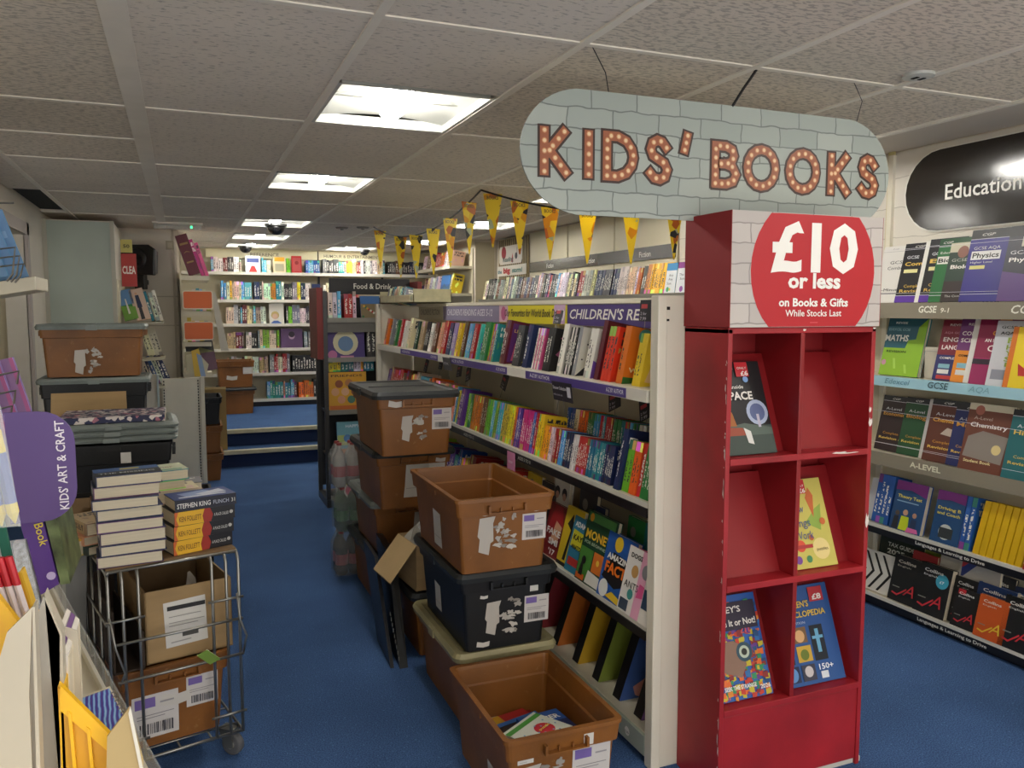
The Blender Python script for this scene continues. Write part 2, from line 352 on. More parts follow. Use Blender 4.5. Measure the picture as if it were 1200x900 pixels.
def tile_mat(name, col, density):
    m = D.materials.new(name); m.use_nodes = True; N = m.node_tree.nodes; L = m.node_tree.links; b = N['Principled BSDF']; b.inputs['Roughness'].default_value = .9; b.inputs['Specular IOR Level'].default_value = .1
    tc = N.new('ShaderNodeTexCoord'); mp = N.new('ShaderNodeMapping'); mp.inputs['Scale'].default_value = (1, 2.6, 1); L.new(tc.outputs['Object'], mp.inputs[0])
    oi = N.new('ShaderNodeObjectInfo'); ad = N.new('ShaderNodeVectorMath'); ad.operation = 'ADD'; L.new(mp.outputs[0], ad.inputs[0])
    cb = N.new('ShaderNodeCombineXYZ'); sc = N.new('ShaderNodeMath'); sc.operation = 'MULTIPLY'; sc.inputs[1].default_value = 40; L.new(oi.outputs['Random'], sc.inputs[0]); L.new(sc.outputs[0], cb.inputs[0]); L.new(cb.outputs[0], ad.inputs[1])
    n = N.new('ShaderNodeTexNoise'); n.inputs['Scale'].default_value = 38; n.inputs['Detail'].default_value = 3; L.new(ad.outputs[0], n.inputs['Vector'])
    r = N.new('ShaderNodeMapRange'); r.inputs[1].default_value = density; r.inputs[2].default_value = density + .07; L.new(n.outputs[0], r.inputs[0])
    st = N.new('ShaderNodeTexNoise'); st.inputs['Scale'].default_value = 1.2; st.inputs['Detail'].default_value = 4; L.new(ad.outputs[0], st.inputs['Vector'])
    c = hx(col); x = N.new('ShaderNodeMix'); x.data_type = 'RGBA'; L.new(st.outputs[0], x.inputs[0]); x.inputs[6].default_value = (*[k * .86 for k in c], 1); x.inputs[7].default_value = (*[k * 1.12 for k in c], 1)
    y = N.new('ShaderNodeMix'); y.data_type = 'RGBA'; L.new(r.outputs[0], y.inputs[0]); y.inputs[6].default_value = (*[k * .66 for k in c], 1); L.new(x.outputs[2], y.inputs[7]); L.new(y.outputs[2], b.inputs['Base Color'])
    k = N.new('ShaderNodeBump'); k.inputs['Strength'].default_value = .35; k.inputs['Distance'].default_value = .003; L.new(r.outputs[0], k.inputs['Height']); L.new(k.outputs[0], b.inputs['Normal'])
    return m
M_TILE = tile_mat('fissured_ceiling_tile', 'E6DDD0', .36); M_TILE2 = tile_mat('pitted_ceiling_tile', 'E2D8C8', .42)
M_PLAINC = mat('plain_ceiling_board', 'E4DCCE', .85, noise=.05, nscale=3)
M_TEE = mat('ceiling_grid_metal', 'ECE5D8', .5, noise=.06, nscale=6)
M_PAN = mat('white_enamel_pan', 'BDBEB8', .35)
M_LAMP = mat('fluorescent_glass', (1, .965, .9), .3, emit=TUBE)

fl = struct('floor', MB().box(-1.6, -1.5, -.1, 4.2, 8.6, 0), M_CARPET)
struct('carpet_patch', MB().box(-.52, 8.4, 0, 3.45, 10.56, UP), M_CARPET, fl)
st = MB().box(-.52, 8.12, 0, 3.45, 8.4, .16); struct('stair_step', st, M_CARPET, fl)
for i, (y, z) in enumerate(((8.1, .16), (8.38, UP))):
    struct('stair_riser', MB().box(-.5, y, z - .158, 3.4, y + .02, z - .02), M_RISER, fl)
    struct('stair_nosing', MB().box(-.5, y - .025, z - .035, 3.4, y + .035, z + .006), M_NOSE, fl, bevel=.006)
struct('wall_right', MB().box(3.4, -1.5, 0, 3.5, 8.83, 2.9), M_WALL)
struct('wall_right_recess', MB().box(3.13, 8.83, 0, 3.5, 10.6, 2.9), M_WALL)
struct('wall_back', MB().box(-.3, 10.62, 0, 3.6, 10.75, 2.9), M_WALL)
# left wall with the doorway opening near the green panel
lw = struct('wall_left', MB().box(-1.1, -1.5, 0, -.97, 3.6, 2.9).box(-1.1, 3.6, 2.01, -.97, 6.42, 2.9).box(-1.1, 6.42, 0, -.97, 8.4, 2.9), M_WALL)
struct('door_reveal', MB().box(-1.6, 3.5, 0, -1.5, 6.6, 2.1).box(-1.5, 6.44, 0, -1.1, 6.5, 2.1).box(-1.5, 3.5, 2.01, -1.1, 6.5, 2.07), mat('beige_reveal', 'B9AE93', .7), lw)
struct('door_architrave', MB().box(-.975, 6.42, 0, -.95, 6.5, 2.09).box(-.975, 3.5, 2.01, -.95, 6.5, 2.09), mat('mauve_grey_trim', 'B5AAA3', .5), lw)
struct('door_panel', MB().box(-1.49, 5.2, 0, -1.45, 6.4, 2.0), mat('pale_door_paint', 'BEB69C', .5), lw)
struct('wall_panel', MB().box(-1.0, 7.25, 0, -.48, 8.3, 2.2), M_WALL)
gp = struct('green_sheet', MB().box(-.94, 7.235, 0, -.49, 7.25, 2.19), M_GREEN, D.objects['wall_panel'])
struct('panel_trim', MB().box(-.985, 7.22, 0, -.94, 7.25, 2.2).box(-.5, 7.22, 0, -.47, 7.25, 2.2), mat('pale_trim_paint', 'C6C3B4', .5), D.objects['wall_panel'])
struct('wall_speaker_bay', MB().box(-.6, 8.3, 0, -.02, 8.4, CZ).box(-.1, 8.4, 0, 0.0, 10.62, 2.9).box(-1, 8.3, 0, -.6, 8.4, CZ), M_WALL)
struct('plaster_joint', MB().box(-.48, 8.296, 1.62, -.02, 8.3, 1.63).box(-.48, 8.296, 1.35, -.02, 8.3, 1.36).box(-.06, 8.293, .3, -.04, 8.3, CZ), mat('pale_joint_trim', 'B8B09F', .5), D.objects['wall_speaker_bay'])

# suspended ceiling: slab over it, every tile a part, tee bars and light fittings
ceil = struct('ceiling', MB().box(-1.6, -1.5, 2.72, 3.6, 10.8, 2.85), mat('dark_void_slab', '3A3934', .9))
XL = [-.97, -.77, -.13, .49, 1.07, 1.66, 2.24, 2.80]
LIGHTS = [(3, .22, .85), (3, 2.74, 3.37), (3, 4.63, 5.26), (3, 7.05, 7.68), (3, 8.46, 9.09), (3, 9.67, 10.3), (6, .85, 1.48), (6, 2.74, 3.37), (6, 4.63, 5.26), (6, 6.52, 7.15), (6, 8.5, 9.13), (5, 9.75, 10.38), (0, 0, 0)]  # those above the viewer, before the stand, behind the banner are added for light
_tm = {}
def tile(x0, x1, y0, y1, m=None):
    k = (round(x1 - x0, 3), round(y1 - y0, 3), m)
    if k not in _tm: 
        mb = MB(); w, l = k[0], k[1]; e = .012
        mb.loft([[(e, e, 0), (w - e, e, 0), (w - e, l - e, 0), (e, l - e, 0)], [(.001, .001, .008), (w - .001, .001, .008), (w - .001, l - .001, .008), (.001, l - .001, .008)], [(.001, .001, .02), (w - .001, .001, .02), (w - .001, l - .001, .02), (.001, l - .001, .02)]])
        _tm[k] = mb.build('ceiling_tile', m or M_TILE, mesh_only=True)
    ob('ceiling_tile', _tm[k], ceil, (x0, y0, CZ - .004))
for ci in range(len(XL) - 1):
    ys = sorted({-1.5, -.41, .85, 2.11, 3.37, 4.63, 5.89, 7.15, 8.41, 9.67, 10.6} | ({4.0} if ci == 1 else set()))
    lt = [(a, b) for c, a, b in LIGHTS if c == ci and b]
    for a, b in zip(ys, ys[1:]):
        segs = [(a, b)]
        for la, lb in lt:
            new = []
            for s0, s1 in segs:
                if lb <= s0 + .01 or la >= s1 - .01: new.append((s0, s1)); continue
                if la - s0 > .06: new.append((s0, la))
                if s1 - lb > .06: new.append((lb, s1))
            segs = new
        for s0, s1 in segs:
            if ci == 0 and s0 > 5.8 and s1 < 7.2: continue            # the missing tile
            pit = (ci in (1, 0) and s0 < 4.1) or ci >= 5 or (ci == 4 and s0 < 3)
            tile(XL[ci], XL[ci + 1], s0, s1, M_TILE2 if pit else M_TILE)
            if s0 > -1.4: struct('cross_tee', MB().box(XL[ci] + .012, s0 - .011, CZ - .008, XL[ci + 1] - .012, s0 + .011, CZ + .01), M_TEE, ceil)
for i, x in enumerate(XL[1:]):
    r = .034 if i == 1 else .013
    struct('main_tee', MB().box(x - r, -1.5, CZ - .010, x + r, 10.6, CZ + .02), M_TEE, ceil)
struct('edge_board', MB().box(2.813, -1.5, CZ + .05, 3.4, 10.6, CZ + .07), mat('beige_ceiling_margin', 'D2C8BA', .8), ceil)
struct('edge_trim', MB().box(2.80, -1.5, CZ - .012, 2.825, 10.6, CZ + .06), M_TEE, ceil)
struct('back_cornice', MB().box(.0, 10.4, CZ - .01, 3.15, 10.62, CZ), M_PLAINC, ceil)
struct('hole_shade_block', MB().box(-.98, 6.0, CZ + .02, -.77, 7.2, CZ + .3), mat('painted_void_shade', '2E2E2B', .95), ceil)  # dark block paints the shade of the open void above the missing tile
for i, (ci, y0, y1) in enumerate(LIGHTS):
    if not y1: continue
    x0, x1 = XL[ci] + .013, XL[ci + 1] - .013; f = D.objects.new('light_fitting', None); COL.objects.link(f); f.location = ((x0 + x1) / 2, (y0 + y1) / 2, CZ)
    w, l = (x1 - x0) / 2, (y1 - y0) / 2 - .01
    place = ['over the till end nearest the viewer', 'beside the kids books banner', 'second away above the trolley aisle', 'above the foot of the steps', 'above the raised floor', 'against the back wall over the reference shelves', 'above the red display stand', 'behind the kids books banner, over the long bay', 'behind the bunting beside the banner end', 'above the far part of the fiction wall', 'behind the hanging bunting at the back', 'against the back wall over the humour shelves'][i]
    tag(f, 'square recessed ceiling light with bright tube ' + place, 'ceiling light', 'square recessed ceiling lights')
    e = .008
    n = 8; mb = MB()
    mb.loft([[(-w, -l, -e), (w, -l, -e), (w, l, -e), (-w, l, -e)], [(-w + .015, -l + .015, -e), (w - .015, -l + .015, -e), (w - .015, l - .015, -e), (-w + .015, l - .015, -e)], [(-w + .015, -l + .015, .03), (w - .015, -l + .015, .03), (w - .015, l - .015, .03), (-w + .015, l - .015, .03)]], cap0=False, cap1=False)
    mb.build('trim_frame', M_PAN, f)
    g = MB(); q = 8; vs = []; fs = []                                 # domed reflector with two curved wings
    for a in range(q + 1):
        for b in range(q + 1):
            u, v = -1 + 2 * a / q, -1 + 2 * b / q
            vs.append(((w - .014) * u, (l - .014) * v, .02 + .06 * math.cos(u * math.pi * .5) * (.35 + .65 * math.cos(v * math.pi * .5))))
    for a in range(q):
        for b in range(q): k = a * (q + 1) + b; fs.append((k, k + q + 1, k + q + 2, k + 1))
    g.add(vs, fs); g.build('reflector', M_PAN, f, smooth=True)
    for sx in (-1, 1): MB().box(min(sx * .06, sx * (w - .02)), -.01, .03, max(sx * .06, sx * (w - .02)), .01, .06).build('reflector_rib', M_PAN, f)
    t = MB(); r = .042
    t.loft([[(r * s_ * math.cos(2 * math.pi * k / 12), yy, .012 + r * .62 * s_ * math.sin(2 * math.pi * k / 12)) for k in range(12)] for yy, s_ in ((-l * .55, .35), (-l * .5, .8), (-l * .42, 1), (l * .42, 1), (l * .5, .8), (l * .55, .35))])
    t.build('lamp_tube', M_LAMP, f, smooth=True)

# domes, vents, exit box on the ceiling
def dome(x, y, r, dark, label):
    t = thing('security_dome', label, 'security camera', (x, y, CZ - .008), 0, 'dome cameras on the ceiling')
    MB().loft([circ(0, 0, r, 16, 0), circ(0, 0, r, 16, -.018)]).build('dome_base', mat('grey_base', '8D8B86' if not dark else '2A2A2A', .4), t, smooth=False)
    MB().loft([circ(0, 0, r * .82 * math.cos(k * math.pi / 12), 16, -.018 - r * .8 * math.sin(k * math.pi / 12)) for k in range(6)]).build('dome_glass', mat('smoked_dome', '1C1C1E', .12), t, smooth=True)
dome(.79, 7.4, .095, True, 'large black dome camera on the light over the steps')
dome(.72, 10.0, .085, False, 'grey dome camera on the furthest light above the reference shelf')
dome(2.13, 10.1, .07, False, 'small grey dome camera behind the bunting by the back wall')
sd = thing('smoke_detector', 'flat white ceiling speaker disc beside the grid crossing over the banner', 'smoke detector', (2.2, 1.98, CZ - .004))
MB().loft([circ(0, 0, .05, 20, 0), circ(0, 0, .048, 20, -.008), circ(0, 0, .03, 20, -.012)]).build('disc', M_PAN, sd)
MB().box(-.02, -.012, -.014, -.008, .012, -.0118).box(.008, -.012, -.014, .02, .012, -.0118).build('slot', M_HOLE, sd)
for x, y in ((1.38, 7.5), (1.55, 7.4)):
    v = thing('sprinkler_cover', 'small grey ceiling cover plate, %s of two beside the bunting hook' % ('nearer the steps' if x < 1.5 else 'farther along'), 'ceiling plate', (x, y, CZ - .004), 0, 'ceiling cover plates')
    MB().loft([circ(0, 0, .06, 16, 0), circ(0, 0, .05, 16, -.012)]).build('plate', mat('plate_grey', '8C877E', .5), v)
    MB().loft([circ(0, 0, .02, 10, -.012), circ(0, 0, .012, 10, -.026)]).build('nozzle', M_CHROME, v)
ex = thing('emergency_light', 'clear plastic emergency light box with green lamp on the ceiling', 'emergency light', (-.0, 7.6, CZ - .006))
MB().box(-.2, -.05, -.016, .2, .05, 0).build('base', M_TEE, ex)
MB().box(-.19, -.045, -.055, .19, .045, -.016).build('clear_cover', M_GLASS, ex, bevel=.006)
MB().box(.10, -.047, -.05, .115, -.044, -.03).build('green_lamp', mat('green_led', (.05, 1, .3), .4, emit=1.2), ex)

# ================================================================ cream gondola along the aisle
GX, GY0, GY1, GB = 1.38, 2.19, 6.12, 1.66
G = thing('shelving_gondola', 'long cream metal shelving bay full of children\'s books beside the aisle', 'shelving', (GX, GY0, 0))
def gb(name, x0, y0, z0, x1, y1, z1, m, bevel=0, sub=None): return MB().box(x0 - GX, y0 - GY0, z0, x1 - GX, y1 - GY0, z1).build(name, m, sub or G, bevel=bevel)
gb('end_panel', GX - .005, GY0 - .015, 0, GX + .5, GY0 + .01, 1.545, M_WHITE, .004)
gb('upright', GX - .012, GY0 - .025, 0, GX + .022, GY0 + .02, 1.545, M_WHITE, .004)
gb('upright', GX - .012, GY1 - .03, 0, GX + .022, GY1 + .02, 1.545, M_WHITE, .004)
gb('end_panel', GX, GY1 - .01, 0, GX + .5, GY1 + .01, 1.545, M_WHITE)
mb = MB()
for k in range(60): mb.box(.105, -.0165, .05 + k * .025, .111, -.0145, .062 + k * .025)
mb.box(.018, -.028, 1.5, .028, -.024, 1.51).box(.018, -.028, 1.465, .026, -.024, 1.472); mb.build('slot_row', M_HOLE, G)['kind'] = 'stuff'
for y in (GY0 + 1.3, GY0 + 2.6): gb('upright', GB - .02, y - .012, 0, GB + .01, y + .012, 1.53, M_WHITE)
for k in range(3): gb('back_panel', GB - .006, GY0 + .02 + k * 1.3, .08, GB, GY0 + 1.3 + k * 1.3, 1.44, M_BACK)
gb('top_board', GB - .035, GY0, 1.525, GB + .2, GY1, 1.545, M_WHITE, .003)
gb('inner_frame', GX + .005, GY1 - .03, 1.515, GB, GY1 + .01, 1.545, M_WHITE)
gb('kick_plate', GX + .02, GY0, 0, GX + .03, GY1, .05, mat('dark_kick', '2A2824', .6))
LIPS = [(1.245, 'shelf', M_LIP), (.875, 'shelf', M_LIP), (.465, 'shelf', M_LIP), (.10, 'base_shelf', M_LIP)]
for z, nm, lm in LIPS:
    s = gb(nm, GX - .0, GY0 + .012, z - .028, GB - .008, GY1 - .03, z, M_SHELF, .003)
    if z > 1: MB().box(-.016, .03, z - .04, -.001, GY1 - GY0 - .06, z - .001).build('ticket_strip', M_LIP, s)
    elif z > .3:
        MB().box(-.006, .03, z - .014, .0, GY1 - GY0 - .06, z + .002).build('ticket_strip', M_LIP, s)
        MB().box(-.010, .03, z - .045, .0, GY1 - GY0 - .06, z - .014).build('black_strip', M_DARK, s)
    else: MB().box(-.012, .02, .03, .0, GY1 - GY0 - .06, z - .002).build('ticket_strip', mat('pale_green_strip', 'A7AFA0', .4), s)
# printed header panels on the back panel
hp = [(2.21, 3.35, '4B3A78', "CHILDREN'S READING", 'purple header panel'), (3.35, 4.2, 'E4D62A', "Our Favourites for World Book Day", 'yellow header panel'), (4.2, 5.25, '8E88A8', 'CHILDREN\'S READING AGES 5-12', 'lilac header panel'), (5.25, 5.85, 'C9C3AC', 'CHILDREN\'S FICTION', 'cream header panel')]
for y0, y1, c, t_, lb in hp:
    h = MB().box(GB - .03 - GX, y0 - GY0, 1.432, GB - .008 - GX, y1 - GY0 - .006, 1.523).build('header_panel', ink(c), G); h['label'] = lb
    a = y1 - y0; col = 'F2F0E8' if c == '4B3A78' else '3A3328' if c in ('E4D62A',) else 'E8E6EE' if c == '8E88A8' else '77715F'
    its = [('t', t_, a * .5, .035, .055, col, a * .8, .012, .25, 'C')]
    if c == 'E4D62A': its += [('r', 0, .004, .13, .1, 'DDB7C8'), ('c', .065, .05, .038, 'C05A8A'), ('p', [(a - .15, .004), (a - .02, .004), (a - .01, .1), (a - .13, .1)], 'C9A7C9'), ('t', '5.0', a - .11, .02, .07, 'F4F1F0', .09, .03, .3)]
    if c == '4B3A78': its = [('t', t_, a * .42, .03, .06, col, a * .78, .015, .25, 'C')]
    sign_print(h, pl_W(GB - .03 - GX, y1 - GY0, 1.431), its)
for y, n_ in ((2.35, 'A-Z BY AUTHOR'), (3.42, 'A-Z BY AUTHOR'), (4.5, 'A-Z BY AUTHOR')):
    s = MB().box(-.0185, y - GY0, 1.208, -.016, y - GY0 + .85, 1.24).build('ticket_label', ink('4E3D84'), G)
    sign_print(s, pl_W(-.0185, y - GY0 + .85, 1.21), [('t', n_, .05, .008, .022, 'EDEAF2', .2, .01), ('t', n_, .72, .008, .022, 'EDEAF2', .12, .01)])
sign_print(G, pl_W(-.010, 3.3 - GY0, .835), [('t', 'AGES 5 TO 8', .0, .004, .02, 'E9E7DE', .14, .01), ('t', 'AGES 9 TO 12', -.75, .004, .02, 'E9E7DE', .16, .01)])
sign_print(G, pl_W(-.012, 2.62 - GY0, .045), [('t', 'FILMS', .0, .006, .04, '23241F', .13, .02), ('c', .3, .018, .016, 'F0EEE6'), ('t', '3.99', .287, .011, .012, '444444', .026)])
FG = Frame('W', GX, GY1, 0); A = lambda y: GY1 - y        # shelf frame: a grows towards the viewer's end

# ---- top shelf of the gondola: series of children's books, spines out, leaning back
Z1 = 1.246
HS = .93
S1 = [  # y of far end, copies, thickness, height, depth, colour, description
    (6.02, 2, .03, .21, .15, 'orange'), (5.86, 2, .02, .21, .15, 'grey'), (5.72, 2, .022, .20, .15, 'green'), (5.60, 2, .02, .21, .15, 'red'), (5.50, 3, .02, .2, .14, 'white'),
    (5.36, 2, .03, .22, .17, 'cream'), (5.18, 2, .03, .2, .15, 'dark green'), (5.08, 4, .02, .2, .14, 'beige'), (4.95, 4, .018, .2, .14, 'black'), (4.85, 2, .03, .19, .14, 'white'), (4.76, 2, .03, .2, .14, 'brown'),
    (4.66, 4, .016, .2, .14, 'peach'), (4.58, 3, .02, .21, .15, 'red'), (4.48, 3, .02, .2, .14, 'navy blue'), (4.40, 4, .015, .2, .13, 'lilac'), (4.32, 3, .018, .2, .14, 'yellow'), (4.22, 2, .022, .21, .14, 'brown'),
    (4.14, 5, .012, .2, .14, 'sky blue'), (4.06, 3, .016, .2, .14, 'red'), (3.97, 2, .012, .2, .13, 'turquoise')]
for i, (y, n, t_, h_, d_, cn) in enumerate(S1):
    for k in range(n):
        book(FG, A(y) + k * (t_ + .001), .022, Z1, d_, t_, h_ * HS, cn, 'children_book', '%s children\'s book, %s copy in the %s set from gondola far end' % (cn, ordn(k), ordn(i)), 'children\'s books on the gondola top shelf', back=11, lean=3, rgb=[x * (1 + .1 * math.sin(3 * i + k)) for x in RGB[cn][:3]] + [1])
def named(F, y, n, t_, h_, d_, cn, name, lab, grp, items, z, b=.022, back=11, lean=2, A=A, others='behind it', turn=0, spine=True, cat='book'):
    """A set of n copies; the nearest shows its printed cover."""
    if z > 1.2: h_ *= .9
    for k in range(n):
        last = k == n - 1
        book(F, A(y) + k * (t_ + .001), b, z, d_, t_, h_, cn, name, lab if last else '%s book %s, %s copy' % (cn, others, ordn(k)), grp, back=back, lean=lean, parts=True, cover=items if last else None, turn=turn, spine=spine, cat=cat)
g1 = 'children\'s books on the gondola top shelf'
named(FG, 3.90, 5, .014, .22, .15, 'green', 'children_book', 'bright green children\'s book reading POCKET, cover shown, on top shelf', g1, [('t', 'POCKET', .12, .84, .12, 'EFEDE2', .75, .02), ('p', [(.5, .2), (.75, .3), (.6, .55), (.45, .5)], '8A5A2C'), ('t', 'H', .2, .05, .14, 'EFEDE2', .25, .02)], Z1, others='in the green pocket book set')
for k, cn in enumerate(['lime green', 'orange', 'blue', 'orange', 'turquoise', 'teal']):
    book(FG, A(3.81) + k * .013, .03, Z1, .13, .012, .19, cn, 'children_book', 'thin %s spine in the mixed set beside the green pocket book, %s' % (cn, ordn(k)), g1, back=11, lean=3)
named(FG, 3.62, 3, .02, .235, .15, 'maroon', 'children_book', 'purple and orange fantasy book with tall ornate cover on top shelf', g1, [('r', .08, .06, .92, .94, '5A2A6A'), ('p', [(.2, .1), (.75, .15), (.9, .5), (.55, .62), (.25, .5)], 'C85A7A'), ('p', [(.45, .15), (.65, .3), (.5, .6), (.38, .4)], 'E8A24A'), ('t', 'THE', .35, .85, .07, 'E7C37A', .3), ('t', 'LEGEND', .15, .74, .1, 'E7C37A', .7, .02)], Z1, others='in the ornate fantasy set')
named(FG, 3.46, 4, .018, .21, .14, 'charcoal', 'children_book', 'charcoal and yellow adventure book standing past the ornate fantasy set', g1, [('p', [(.1, .1), (.9, .1), (.7, .4), (.3, .35)], 'B9B23A'), ('t', 'HUNT', .12, .7, .13, '9FB8B0', .7, .02)], Z1, others='in the charcoal adventure set')
named(FG, 3.34, 2, .025, .215, .15, 'navy blue', 'children_book', 'dark blue book with pale moon and figures on its cover, top shelf', g1, [('c', .5, .62, .34, '3F93A8'), ('c', .4, .3, .16, 'D9DCCB'), ('p', [(.35, 0), (.98, 0), (.98, .35), (.6, .22)], 'B99A3A'), ('p', [(.6, .35), (.75, .3), (.8, .6), (.66, .64)], '22262A'), ('t', 'STAR', .25, .76, .1, 'CBE2E0', .5, .02)], Z1, others='in the moonlit cover set')
for k in range(6): book(FG, A(3.24) + k * .014, .025, Z1, .14, .013, .18, ('white', 'pink')[k % 2], 'children_book', '%s striped spine beside the moonlit cover, %s in its set' % (('white', 'pink')[k % 2], ordn(k)), g1, back=11, lean=3)
named(FG, 3.12, 3, .022, .205, .17, 'black', 'children_book', 'black book with pink patterned cover on the gondola top shelf', g1, [('p', [(.15, .78), (.6, .74), (.9, .82), (.6, .9), (.3, .9)], 'C46A92'), ('p', [(.1, .4), (.35, .3), (.6, .42), (.45, .55), (.2, .52)], 'B05F88'), ('p', [(.5, .2), (.85, .25), (.8, .4), (.6, .35)], 'B05F88'), ('c', .62, .55, .07, 'D9CAD2'), ('t', 'A G', .3, .68, .05, 'D9CAD2')], Z1, others='in the black and pink set')
named(FG, 2.98, 2, .022, .225, .14, 'white', 'children_book', 'plain white-spined thick book beside the black and white dotted one', g1, [('t', 'MO', .3, .8, .1, '333333', .5)], Z1, others='in the plain white set')
for k in range(5): book(FG, A(2.92) + k * .013, .024, Z1, .14, .012, .19, ('black', 'white')[k % 2], 'children_book', 'thin %s spine in the monochrome set, %s from the far side' % (('black', 'white')[k % 2], ordn(k)), g1, back=11, lean=3)
named(FG, 2.84, 2, .014, .215, .17, 'grey', 'children_book', 'white and black speckled book with swirl cover, title starting M', g1, [('r', 0, 0, 1, 1, 'D6D3CA'), ('p', [(.0, .0), (.95, .0), (.95, .3), (.6, .12), (.2, .2)], '20202A'), ('t', 'Me', .35, .78, .16, '45424A', .6)] + [('c', .1 + .8 * ((k * 37) % 10) / 10, .35 + .35 * ((k * 53) % 10) / 10, .018, '333038') for k in range(14)], Z1, others='in the speckled swirl set')
named(FG, 2.74, 3, .018, .21, .14, 'white', 'children_book', 'white book with purple splashes at the foot, top shelf', g1, [('p', [(0, 0), (1, 0), (1, .3), (.6, .4), (.3, .28), (0, .36)], '7A4FB0'), ('c', .3, .5, .04, '6A45A0'), ('c', .7, .6, .03, '6A45A0'), ('c', .5, .75, .03, '6A45A0'), ('t', 'H', .3, .8, .08, '444444')], Z1, others='in the purple splashed set')
named(FG, 2.655, 1, .03, .245, .2, 'maroon', 'children_book', 'large dark red hardback standing tall near the cream upright, topmost edge showing', g1, [('r', .04, .03, .96, .97, '6E1D22')], Z1, others='x')
for k in range(3): book(FG, A(2.60) + k * .024, .02, Z1, .14, .022, .2, 'orange', 'children_book', 'bright red-orange spine beside the wonder book, %s from the dark red hardback' % ordn(k), g1, back=11, lean=3, rgb=(*hx('D8371C'), 1), parts=True)
named(FG, 2.49, 2, .02, .225, .2, 'orange', 'children_book', 'orange book reading WONDER with a grinning boy drawn on it', g1, [('t', 'OF', .72, .66, .09, 'E9D6B8', .2, .02), ('t', 'WILD', .2, .62, .12, '9AA0A0', .6, .03), ('c', .3, .86, .14, '4F9A98'), ('c', .48, .46, .15, 'D8C4A8'), ('p', [(.3, .5), (.66, .5), (.62, .64), (.34, .64)], '1E1A18'), ('p', [(.36, .22), (.62, .22), (.56, .35), (.42, .35)], '2A1D1A'), ('t', 'WONDER', .08, .22, .11, 'F0E6C8', .8, .03), ('p', [(0, 0), (1, 0), (1, .08), (.5, .16), (0, .12)], '2B6A2E')], Z1, others='beside the grinning boy cover')
named(FG, 2.38, 3, .016, .2, .16, 'yellow', 'children_book', 'yellow patterned book last before the cream upright on top shelf', g1, [('p', [(.1, .1), (.8, .1), (.9, .7), (.3, .8)], 'E8C79A'), ('c', .5, .5, .2, 'D9A02A')], Z1, others='nearest the cream upright')

# ---- middle shelf: two tiers of slim bright paperbacks
Z2 = .876
bright = 'red,orange,yellow,lime green,green,teal,sky blue,blue,purple,pink,white,magenta'
step = MB().box(.13, .03, Z2, .25, 3.9 - .6, Z2 + .055).build('riser_block', M_SHELF, G)
row(FG, A(3.14), A(2.5), Z2 + .057, 'chapter_book', 'rear tier of middle shelf', 'chapter books in the rear tier of the middle shelf', 3, 'teal,sky blue,white,blue,green,yellow,red,orange', t=(.008, .013), h=(.15, .155), w=.11, b=.135, run=(2, 6), rev=True, frm='from near end', back=8)
g_f = 'chapter books in the front tier of the middle shelf'
row(FG, A(3.12), A(2.5), Z2, 'chapter_book', 'front tier of middle shelf', g_f, 5, 'red,blue,navy blue,white,yellow,orange,sky blue,teal,dark green', t=(.008, .014), h=(.138, .145), w=.11, b=.012, run=(3, 7), rev=True, frm='from near end', back=10)
for y0, y1, sd, cc in ((3.22, 3.12, 6, 'orange,yellow,red'), (3.42, 3.22, 7, 'pink,magenta,purple,pink,blue'), (3.6, 3.42, 8, 'yellow,lime green,orange'), (3.82, 3.6, 9, 'turquoise,sky blue,green,lime green'), (4.12, 3.82, 10, 'brown,orange,green,charcoal,lime green,blue')):
    row(FG, A(y0), A(y1), Z2, 'chapter_book', 'single tier of middle shelf', g_f, sd, cc, t=(.009, .015), h=(.175, .185), w=.12, b=.012, run=(3, 7), rev=True, frm='from near end', back=10)
row(FG, A(4.75), A(4.26), Z2, 'chapter_book', 'beyond the sunburst book', g_f, 11, 'sky blue,orange,yellow,peach,cream', t=(.015, .03), h=(.18, .2), w=.13, b=.012, run=(1, 3), rev=True, frm='from near end', back=10)
row(FG, A(6.0), A(4.78), Z2, 'chapter_book', 'far end of middle shelf', 'chapter books at the far end of the middle shelf', 8, 'cream,red,yellow,purple,orange,sky blue,black,peach,brown', t=(.015, .04), h=(.18, .22), w=.14, b=.02, run=(1, 3), rev=True, frm='from sunburst book', back=10, lean=6)
g2 = 'chapter books on the middle shelf'
named(FG, 4.22, 3, .025, .2, .15, 'purple', 'chapter_book', 'purple book with an orange sun on its cover, middle shelf', g2, [('c', .5, .32, .24, 'E9963A'), ('c', .5, .32, .13, 'F0C04A'), ('t', 'W', .3, .7, .2, 'E8C23A', .5, .03)], Z2, b=.0, others='behind the orange sun cover')
named(FG, 2.47, 2, .016, .215, .16, 'navy blue', 'chapter_book', 'dark blue book with large B and a pale arm, near end of middle shelf', g2, [('t', 'B', .05, .78, .14, 'EDEAE0', .25, .03), ('p', [(.3, .15), (.6, .2), (.85, .55), (.7, .6), (.45, .35)], 'D9A27A'), ('c', .75, .4, .14, 'DCDDE6')], Z2, b=.005, others='beside the large B cover')
row(FG, A(2.43), A(2.215), Z2, 'chapter_book', 'beside the cream upright', 'chapter books nearest the cream upright', 12, 'red,white,yellow,lime green,green,orange,maroon', t=(.014, .024), h=(.17, .185), w=.13, b=.012, run=(1, 3), frm='from B book', back=11)

